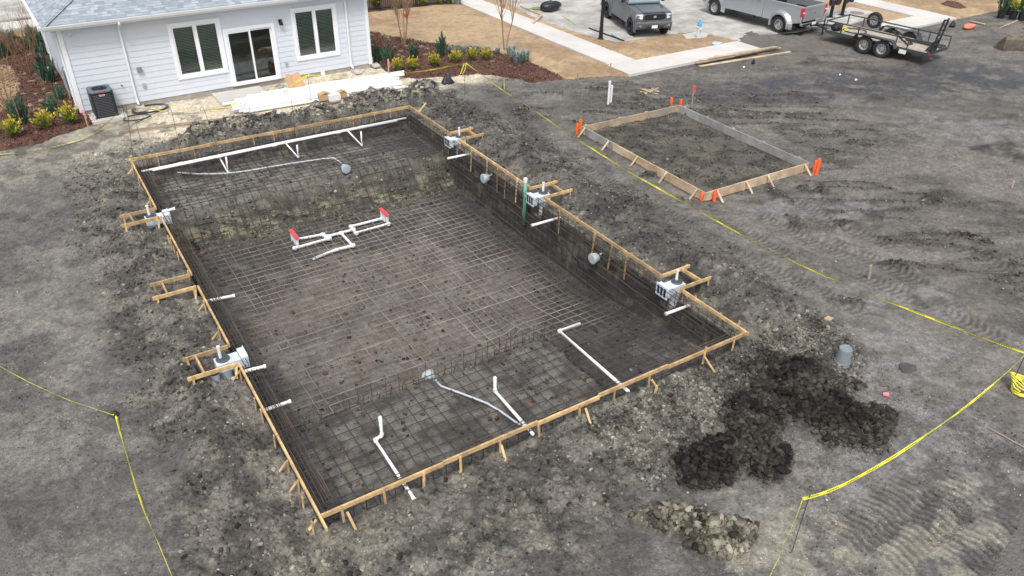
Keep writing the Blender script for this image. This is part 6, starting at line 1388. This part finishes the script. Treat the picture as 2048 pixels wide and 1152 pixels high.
def pickup(name, lab, loc, rz, sc, paint, Lc, Wd, wb, ro, r, zb, hoodz, bedz, rail, cab0, cab1, dual=False, front='A'):
    t = thing(name, lab, 'pickup truck', loc, rz); t.scale = (sc, sc, sc); hw_ = Wd/2; y0 = .10; y1 = Lc-.12; wr, wf = ro, ro+wb; ar = r+.085
    def sidepoly(ytop):  # lower body outline with wheel openings, front at high y
        bot = zb; P = [(y0, bot+.10)]
        P += [(wr-ar, bot)]+[(wr-ar*math.cos(PI*k/12), r+ar*math.sin(PI*k/12)*1.0) for k in range(13)][0:13]
        P = [p for p in P if p[1] >= bot-.001]
        P += [(wr+ar, bot)] if P[-1][1] > bot+.02 else []
        P += [(wf-ar, bot)]+[p for p in [(wf-ar*math.cos(PI*k/12), r+ar*math.sin(PI*k/12)) for k in range(13)] if p[1] >= bot-.001]+[(wf+ar, bot)]
        return P
    low = sidepoly(0)
    # cab and nose block
    belt = rail+.02
    def split(P, a, c_): return [p for p in P if a <= p[0] <= c_]
    nose = [(cab0, zb)]+split(low, cab0+.01, y1)+[(y1, zb+.12), (y1+.02, hoodz-.32), (y1-.02, hoodz-.10), (y1-.16, hoodz-.02), (cab1+.25, hoodz+.06), (cab1-.05, belt), (cab0, belt)]
    b = MB(); b.side(nose, -hw_, hw_); body = b.build('body', paint, t, bevel=.075, seg=4)
    # bed: floor, two walls with arches, tailgate
    bedp = [(y0, zb+.18)]+split(low, y0+.15, cab0-.02)+[(cab0-.015, zb), (cab0-.015, rail), (y0, rail)]
    b = MB(); b.side(bedp, -hw_, -hw_+.10); b.build('bed_side', paint, t, bevel=.03, seg=3)
    b = MB(); b.side(bedp, hw_-.10, hw_); b.build('bed_side', paint, t, bevel=.03, seg=3)
    b = MB(); b.b2(-hw_+.101, hw_-.101, y0+.08, cab0-.02, bedz-.05, bedz); b.b2(-hw_+.101, hw_-.101, cab0-.06, cab0-.021, bedz, rail-.01); b.b2(-hw_+.101, -hw_+.28, wr-.4, wr+.4, bedz+.001, bedz+.22); b.b2(hw_-.28, hw_-.101, wr-.4, wr+.4, bedz+.001, bedz+.22); b.build('bed_liner', 'darkin', t)
    b = MB(); b.b2(-hw_+.17, hw_-.17, y0-.02, y0+.06, zb+.22, rail-.015); tg = b.build('tailgate', paint, t, bevel=.02, seg=2)
    b = MB(); b.b2(-hw_+.28, hw_-.28, y0-.032, y0-.021, rail-.16, rail-.10); b.b2(-hw_+.26, hw_-.26, y0-.030, y0-.021, zb+.32, zb+.34); b.build('tailgate_crease', paint, tg, bevel=.005)
    b = MB(); b.lathe([(.10, 0), (.095, -.012), (.02, -.014)], (0, y0-.021, (zb+.22+rail)/2+.03), 20, 'y'); e = b.build('badge', 'chrome', tg); e.scale = (1, 1, .42); e.location.z = ((zb+.22+rail)/2+.03)*.58
    for s in (-1, 1):
        b = MB(); b.b2(*sorted((s*(hw_-.165), s*(hw_+.006))), y0-.03, y0+.13, rail-.50, rail-.06); lm = b.build('tail_lamp', 'lampred', t, bevel=.02)
        b = MB(); b.b2(*sorted((s*(hw_-.15), s*(hw_-.01))), y0-.035, y0-.031, rail-.33, rail-.27); b.build('reversing_lens', 'white', lm)
    b = MB(); b.b2(-hw_+.02, hw_-.02, -.02, y0+.06, zb+.02, zb+.17); b.build('rear_bumper', 'chrome' if dual else paint, t, bevel=.03, seg=2)
    b = MB(); b.b2(-.19, .13, -.035, -.022, zb+.03, zb+.16); b.build('number_plate', 'white', t)
    b = MB(); b.b2(-.04, .04, -.20, .1, zb-.04, zb+.03); b.lathe([(.025, 0), (.03, .05), (.015, .07)], (0, -.17, zb+.03), 10); b.build('tow_hitch', 'blackm', t)
    # cab greenhouse
    zt = rail+.55; c0, c1 = cab0+.02, cab1; ins = .20
    def gh(a0, a1, b0, b1, wlo, whi, zl, zh):
        return [(-wlo, a0, zl), (wlo, a0, zl), (wlo, a1, zl), (-wlo, a1, zl), (-whi, b0, zh), (whi, b0, zh), (whi, b1, zh), (-whi, b1, zh)]
    FQ = [(0, 3, 2, 1), (4, 5, 6, 7), (0, 1, 5, 4), (1, 2, 6, 5), (2, 3, 7, 6), (3, 0, 4, 7)]
    b = MB(); b.add(gh(c0, c1+.30, c0+.16, c1-.42, hw_-.03, hw_-ins, belt-.03, zt), FQ); cabm = b.build('cab', paint, t, bevel=.09, seg=4)
    def lerp(a_, c_, k): return tuple(a_[i]+(c_[i]-a_[i])*k for i in range(3))
    G8 = gh(c0, c1+.30, c0+.16, c1-.42, hw_-.03, hw_-ins, belt-.03, zt); CC = Vector((0, (c0+c1)/2, (belt+zt)/2))
    def panel(q, k0, k1, h0, h1, nm, m='carglass', off=.012):
        a_, c_, d_, e_ = [G8[i] for i in q]  # bottom-left, bottom-right, top-right, top-left
        def P(u, v): return lerp(lerp(a_, c_, u), lerp(e_, d_, u), v)
        pts = [Vector(P(k0, h0)), Vector(P(k1, h0)), Vector(P(k1-.02, h1)), Vector(P(k0+.02, h1))]; n_ = (pts[1]-pts[0]).cross(pts[3]-pts[0]).normalized()
        if n_.dot(pts[0]-CC) < 0: n_ = -n_
        b = MB(); b.add([p+n_*off for p in pts]+[p+n_*(off-.03) for p in pts], [(0, 1, 2, 3), (0, 4, 5, 1), (1, 5, 6, 2), (2, 6, 7, 3), (3, 7, 4, 0)]); return b.build(nm, m, cabm)
    gm = mat('car_window', (.03, .04, .045), .06, var=.02, spec=.8, coat=1) if 'car_window' not in bpy.data.materials else bpy.data.materials['car_window']
    gw = mat('windscreen', (.20, .27, .28), .06, var=.2, vs=2, spec=.8, coat=1) if 'windscreen' not in bpy.data.materials else bpy.data.materials['windscreen']
    panel((3, 2, 6, 7), .05, .95, .12, .93, 'windscreen', gw); panel((0, 1, 5, 4), .10, .90, .25, .88, 'rear_window', gm)
    for q in ((1, 2, 6, 5), (0, 3, 7, 4)): panel(q, .06, .42, .14, .85, 'rear_side_window', gm); panel(q, .45, .80, .14, .85, 'front_side_window', gm)
    # doors: seam grooves and handles
    for s in (-1, 1):
        for ya, yb_ in ((cab0+.08, (cab0+cab1)/2), ((cab0+cab1)/2+.01, cab1+.12)):
            b = MB(); x = s*(hw_+.003); b.b2(*sorted((x, x-s*.02)), ya, yb_, zb+.16, belt-.07); dr = b.build('door', paint, t, bevel=.012, seg=2)
            b = MB(); b.b2(*sorted((x+s*.03, x+s*.005)), ya+.10, ya+.32, belt-.20, belt-.16); b.build('handle', 'chrome' if dual else paint, dr, bevel=.008)
        b = MB(); b.b2(*sorted((s*(hw_-.02), s*(hw_+.06))), cab0+.1, cab1+.1, zb-.10, zb-.06); b.b2(*sorted((s*(hw_-.12), s*(hw_-.02))), cab0+.5, cab0+.54, zb-.10, zb+.02); b.b2(*sorted((s*(hw_-.12), s*(hw_-.02))), cab1-.3, cab1-.26, zb-.10, zb+.02); b.build('side_step', 'blackm', t, bevel=.01)
        b = MB(); b.b2(*sorted((s*(hw_-.02), s*(hw_+.10))), cab1+.02, cab1+.07, belt+.08, belt+.12); b.b2(*sorted((s*(hw_+.06), s*(hw_+.24))), cab1+.0, cab1+.10, belt+.02, belt+.26); b.build('mirror', 'black' if not dual else paint, t, bevel=.03, seg=2)
        # flared arches
        for yc, rr_ in ((wr, ar), (wf, ar)):
            ex = .045 if not (dual and yc == wr) else .20; P = [(yc-(rr_+.0)*math.cos(PI*k/14), r+(rr_)*math.sin(PI*k/14)) for k in range(-1, 16)]; P2 = [(yc-(rr_+.09)*math.cos(PI*k/14), r+(rr_+.09)*math.sin(PI*k/14)) for k in range(-1, 16)]
            n_ = len(P); xs = (s*(hw_-.01), s*(hw_+ex)); b = MB()
            vs = [(xs[0], *p) for p in P]+[(xs[1], *p) for p in P]+[(xs[1]-s*.01, *p) for p in P2] + [(xs[0], p[0]*1, p[1]) for p in [(yc-(rr_+.24)*math.cos(PI*k/14), r+(rr_+.20)*math.sin(PI*k/14)) for k in range(-1, 16)]]
            b.add(vs, [(k_*n_+i, k_*n_+i+1, (k_+1)*n_+i+1, (k_+1)*n_+i) for k_ in range(3) for i in range(n_-1)]+[(0, n_, 2*n_, 3*n_), (n_-1, 2*n_-1, 3*n_-1, 4*n_-1)][0:2]); b.build('wheel_arch', paint, t, smooth=False)
            if dual and yc == wr:
                b = MB(); b.b2(*sorted((s*(hw_-.2), s*(hw_+.16))), yc-ar-.12, yc-ar-.10, .16, r+.12); b.build('mud_flap', 'black', t)
    # underside
    b = MB(); b.b2(-hw_+.30, hw_-.30, .3, Lc-.4, zb-.08, zb+.05); b.lathe([(.06, -hw_+.2), (.06, hw_-.2)], (0, wr, r), 10, 'x'); b.lathe([(.05, -hw_+.2), (.05, hw_-.2)], (0, wf, r), 10, 'x'); b.build('chassis', 'darkin', t)
    b = MB()
    for yc in (wr, wf): b.b2(-hw_+.102, hw_-.102, yc-ar+.01, yc+ar-.01, r+ar*.55, r+ar+.05)
    b.build('wheel_well', 'darkin', t)
    # front end
    fy = y1+.02; gz0, gz1 = hoodz-.40, hoodz-.10
    b = MB(); n_ = 20; b.add([(x*1.0, fy+.03, z) for x, z in [(-.55, gz1), (.55, gz1), (.62, gz1-.10), (.56, gz0), (-.56, gz0), (-.62, gz1-.10)]]+[(x*1.0, fy-.1, z) for x, z in [(-.55, gz1), (.55, gz1), (.62, gz1-.10), (.56, gz0), (-.56, gz0), (-.62, gz1-.10)]], [(0, 5, 4, 3, 2, 1)]+[(i, (i+1) % 6, 6+(i+1) % 6, 6+i) for i in range(6)])
    gr = b.build('grille', 'black', t, bevel=.015)
    b = MB()
    for k in range(6): b.b2(-.56, .56, fy+.031, fy+.045, gz0+.03+k*.045, gz0+.045+k*.045)
    b.build('grille_bar', 'acbody', gr)
    b = MB(); ring_ = [(.68*math.cos(a), (gz0+gz1)/2+.0+.20*math.sin(a)) for a in [2*PI*i/36 for i in range(37)]]
    ring_ = [(max(-.62, min(.62, x)), max(gz0-.025, min(gz1+.02, (z-(gz0+gz1)/2)*1.25+(gz0+gz1)/2))) for x, z in ring_]
    b.tube([(x, fy+.035, z) for x, z in ring_], .022, 6); b.build('grille_surround', paint, gr)
    b = MB(); b.lathe([(.085, .045), (.085, .06), (.06, .062), (.058, .05), (.0, .05)], (0, fy, 0), 20, 'y'); e = b.build('badge', 'chrome', gr); e.location.z = (gz0+gz1)/2+.03; e.scale = (1, 1, .7)
    b = MB(); b.b2(-.55, .55, fy-.26, fy-.20, hoodz+.0, hoodz+.012); b.build('hood_scoop', 'black', t)
    b = MB(); b.side([(fy-.02, hoodz-.04), (cab1+.38, hoodz+.045), (cab1+.38, hoodz+.075), (fy-.16, hoodz+.01)], -.62, .62); b.build('hood_bulge', paint, t, bevel=.02, seg=2)
    for s in (-1, 1):
        b = MB(); P = [(.66, gz1+.0), (hw_+.004, gz1-.02), (hw_+.004, gz0+.12), (.70, gz0+.06)]
        vs = [(s*x, fy+(.03 if i in (0, 3) else -.07), z) for i, (x, z) in enumerate(P)]+[(s*(x*.99), fy-.16, z) for x, z in P]
        b.add(vs, [(0, 1, 2, 3)]+[(i, (i+1) % 4, 4+(i+1) % 4, 4+i) for i in range(4)]); hl = b.build('headlight', mat('headlamp', (.62, .66, .70), .15, coat=1), t, bevel=.012)
        lm = bpy.data.materials.get('drl') or mat('drl', (.95, .97, 1), .3); nd = lm.node_tree.nodes['Principled BSDF']; nd.inputs['Emission Color'].default_value = (.9, .95, 1, 1); nd.inputs['Emission Strength'].default_value = 1.5 if not dual else 0
        b = MB(); b.tube([(s*.70, fy+.028, gz1-.03), (s*(hw_-.05), fy-.045, gz1-.05)], .013, 6); b.tube([(s*.72, fy+.03, gz0+.09), (s*(hw_-.06), fy-.04, gz0+.145)], .016, 6); b.build('light_strip', lm, hl)
    b = MB(); b.side([(fy-.25, zb-.02), (fy+.06, zb+.02), (fy+.12, zb+.12), (fy+.12, gz0-.10), (fy+.05, gz0-.05), (fy-.25, gz0-.05)], -hw_, hw_); bp_ = b.build('front_bumper', paint, t, bevel=.05, seg=3)
    b = MB(); b.b2(-.50, .50, fy+.118, fy+.128, zb+.06, zb+.17); b.b2(-.62, .62, fy+.118, fy+.127, zb-.0+.20, zb+.225); b.build('air_intake', 'black', bp_, bevel=.01)
    b = MB(); b.b2(-.16, .16, fy+.135, fy+.142, zb+.07, zb+.22); b.build('number_plate', 'white', bp_)
    for s in (-1, 1): b = MB(); b.lathe([(.055, .05), (.055, .125), (.03, .128)], (s*(hw_-.20), fy, zb+.20), 14, 'y'); b.build('fog_lamp', 'chrome', bp_)
    for yc in (wr, wf):
        for s in (-1, 1):
            if dual and yc == wr: wheel(t, s*(hw_-.28), yc, r, .25, s, 'rim', 8, True); wheel(t, s*(hw_+.02), yc, r, .25, s, 'rim', 8, True)
            else: wheel(t, s*(hw_-.10), yc, r, .29, s, 'rim' if dual else 'blackm', 8 if dual else 6, False)
    return t
# grey truck: front end faces the site
fwd = Vector((-.317, -.948, 0)).normalized(); rz = math.atan2(-fwd.x, fwd.y); fc_ = Vector((24.32, 20.02, .014)); Lc = 5.75; sc = .92
o_ = fc_-fwd*(Lc*sc)
pickup('pickup_truck', 'dark grey pickup truck facing the site with its headlights lit', tuple(o_), rz, sc, 'greycar', Lc, 2.0, 3.7, 1.22, .42, .44, 1.30, .86, 1.40, 1.95, 3.85)
fwd = Vector((-.075, 1, 0)).normalized(); rz = math.atan2(-fwd.x, fwd.y)
pickup('pickup_truck', 'silver crew-cab pickup truck with dual rear wheels, seen from behind', (31.62, 16.55, .014), rz, .95, 'silver', 6.75, 2.03, 4.47, 1.32, .42, .52, 1.42, .92, 1.50, 2.55, 4.75, dual=True)

# ------------------------------------------------------------------ trailer
fwd = Vector((-.12, 1, 0)).normalized(); rz = math.atan2(-fwd.x, fwd.y)
t = thing('utility_trailer', 'long open dark trailer with low rails, tandem wheels and one raised ramp', 'trailer', (32.62, 10.55, 0), rz)
TL, TW, TD, TR = 5.0, .97, .60, 1.02
b = MB()
for s in (-1, 1): b.beam((s*TW, 0, TD-.07), (s*TW, TL, TD-.07), .06, .13)
for y in (0, TL): b.beam((-TW+.03, y, TD-.07), (TW-.03, y, TD-.07), .06, .13)
b.beam((-.6, TL, TD-.10), (0, TL+1.15, TD-.12), .08, .10); b.beam((.6, TL, TD-.10), (0, TL+1.15, TD-.12), .08, .10)
b.build('frame', 'trailer', t, bevel=.005)
for k in range(9):
    b = MB(); x = -TW+.035+(k+.5)*(2*TW-.07)/9; b.b2(x-.098, x+.098, .035, TL-.035, TD-.045, TD-.005); b.build('deck_board', 'deck', t)
for s in (-1, 1):
    b = MB(); b.beam((s*TW, 0, TR), (s*TW, TL, TR), .055, .055); b.build('rail', 'trailer', t, bevel=.004)
    for y in (0, .95, 1.5, 3.35, 4.2, TL):
        if s > 0 or True: b = MB(); b.beam((s*TW, y, TD-.01), (s*TW, y, TR-.02), .05, .04, (0, 1, 0)); b.build('rail_post', 'trailer', t)
b = MB(); b.beam((-TW, TL, TR), (TW, TL, TR), .055, .055); b.build('rail', 'trailer', t)
b = MB(); b.beam((0, TL+1.0, TD-.1), (0, TL+1.45, TD-.1), .09, .09); b.lathe([(.05, -.13), (.05, .05)], (0, TL+1.45, TD-.05), 12); b.build('coupler', 'blackm', t)
b = MB(); b.tube([(.14, TL+.75, .12), (.14, TL+.75, TD+.25)], .035, 10); b.tube([(.14, TL+.75, TD+.24), (.3, TL+.75, TD+.24)], .012, 6); b.lathe([(.10, .02), (.10, .04)], (.14, TL+.75, .08), 12); b.build('jack', 'blackm', t)
for k, y in enumerate((1.95, 2.82)):
    for s in (-1, 1): wheel(t, s*(TW+.19), y, .385, .22, s, 'rim', 8, False, rimr=.60)
for s in (-1, 1):
    P = [(1.36, .55), (1.5, .80), (1.62, .84), (3.16, .84), (3.28, .80), (3.42, .55)]; b = MB()
    x0, x1 = sorted((s*(TW+.035), s*(TW+.34))); q = P+[(y, z-.02) for y, z in reversed(P)]
    vs = [(x0, y, z) for y, z in q]+[(x1, y, z) for y, z in q]; n_ = len(q)
    b.add(vs, [(i, (i+1) % n_, n_+(i+1) % n_, n_+i) for i in range(n_)]); xo = s*(TW+.335)
    b.add([(xo, y, z) for y, z in P]+[(xo, y, z-.06) for y, z in P], [(i, i+1, 7+i, 6+i) for i in range(5)]+[(i, 6+i, 7+i, i+1) for i in range(5)]); b.build('mudguard', 'trailer', t)
b = MB(); b.b2(-TW+.1, TW-.1, 1.9, 2.0, .36, .42); b.b2(-TW+.1, TW-.1, 2.77, 2.87, .36, .42); b.build('axle', 'blackm', t)
# spare wheel on the far rail, plate, lamps
sp = wheel(t, TW+.14, 3.75, .36, .2, -1, 'rim', 8, name='spare_wheel', z=.98)
b = MB(); b.b2(-TW-.045, -TW-.036, .92, 1.25, .34, .52); b.build('side_plate', 'white', t)
for s in (-1, 1): b = MB(); b.b2(*sorted((s*(TW-.02), s*(TW-.18))), -.05, -.031, TD-.12, TD-.05); b.build('tail_lamp', 'lampred', t)
def ramp(x, up_, lab):
    r = MB(); Lr, w_ = 1.40, .19
    a = (math.radians(83) if up_ else math.radians(-2)); 
    def P(l, o_): return (x+o_, -.03+(-l*math.cos(a) if up_ else l), TD+.05+(l*math.sin(a) if up_ else 0))
    for s in (-1, 1): r.beam(P(0, s*w_), P(Lr, s*w_), .05, .07, (0, 1, 0) if up_ else (0, 0, 1))
    for k in range(7): l = .06+k*(Lr-.12)/6; r.beam(P(l, -w_+.02), P(l, w_-.02), .05, .05, (0, 1, 0) if up_ else (0, 0, 1))
    o = r.build('ramp', 'ramp', t, bevel=.004, seg=1); o['label'] = lab
    r = MB()
    for s in (-1, 1): r.add([P(0, s*w_), (x+s*w_, .35, TD), (x+s*w_, .0, TD)] if 0 else [(x+s*w_, -.03, TD+.5), (x+s*w_, .26, TD), (x+s*w_, -.03, TD), (x+s*w_+.012, -.03, TD+.5), (x+s*w_+.012, .26, TD), (x+s*w_+.012, -.03, TD)], [(0, 1, 2), (5, 4, 3), (0, 3, 4, 1)])
    if up_: r.build('gusset', 'ramp', o)
ramp(-TW+.42, True, 'raised ladder ramp standing upright at the rear'); 
rr_ = MB()
for (x0, y0_, z0_, x1_, y1_, z1_) in ((.2, .5, .05, .62, .5, .05),): pass
for s in (-1, 1): rr_.beam((.42+s*.2, -.02, TD+.05), (.42+s*.2, 1.45, TD+.05), .05, .06)
for k in range(7): rr_.beam((.24, .05+k*.22, TD+.05), (.60, .05+k*.22, TD+.05), .05, .04)
o = rr_.build('ramp', 'ramp', t, bevel=.004, seg=1); o['label'] = 'ladder ramp folded flat on the deck'
rr_ = MB()
for s in (-1, 1): rr_.beam((-.35+s*.17, 1.1, TD+.02), (-.1+s*.17, 2.1, TD+.40), .05, .06)
for k in range(5): rr_.beam((-.52+.05*k+.03, 1.15+k*.23, TD+.05+.08*k), (-.18+.05*k, 1.15+k*.23, TD+.05+.08*k), .05, .04)
o = rr_.build('folding_ramp', 'ramp'); o.parent = None; o.matrix_world = t.matrix_basis.copy(); 
me = o.data; mw = Matrix.Translation((32.62, 10.55, 0)) @ Matrix.Rotation(rz, 4, 'Z'); o.matrix_world = mw; tag(o, 'dark stepped ramp piece lying tilted on the trailer deck', 'ramp')
# hose, yellow straps and a tub on the trailer deck
b = MB(); b.tube([(.42*math.cos(a)*1.1, .55*math.sin(a), .03+.02*(a/6)) for a in [k*.3 for k in range(42)]], .018, 6); o = b.build('hose_coil', 'black', smooth=True); q = mw @ Vector((-.25, 3.9, TD)); o.location = q; tag(o, 'black hose coiled on the front of the trailer deck', 'hose')
b = MB()
for k in range(8): b.tube([(.30*math.cos(k+t_*.6)*(.5+.1*k), .28*math.sin(k*1.3+t_*.6), .04+.03*math.sin(t_+k)) for t_ in range(9)], .014, 5)
o = b.build('yellow_strap', 'caulk', smooth=True); q = mw @ Vector((-.35, 4.45, TD)); o.location = q; tag(o, 'tangle of pale yellow straps at the front of the trailer deck', 'strap')
o = bag('dark_bundle', 'dark blue bundle at the left front corner of the trailer deck', tuple(mw @ Vector((-.75, 4.6, TD-.01))), .22, .25, .32, 22, 'bundle', m='acbody')
b = MB(); b.b2(-.12, .12, -.45, .45, 0, .35);
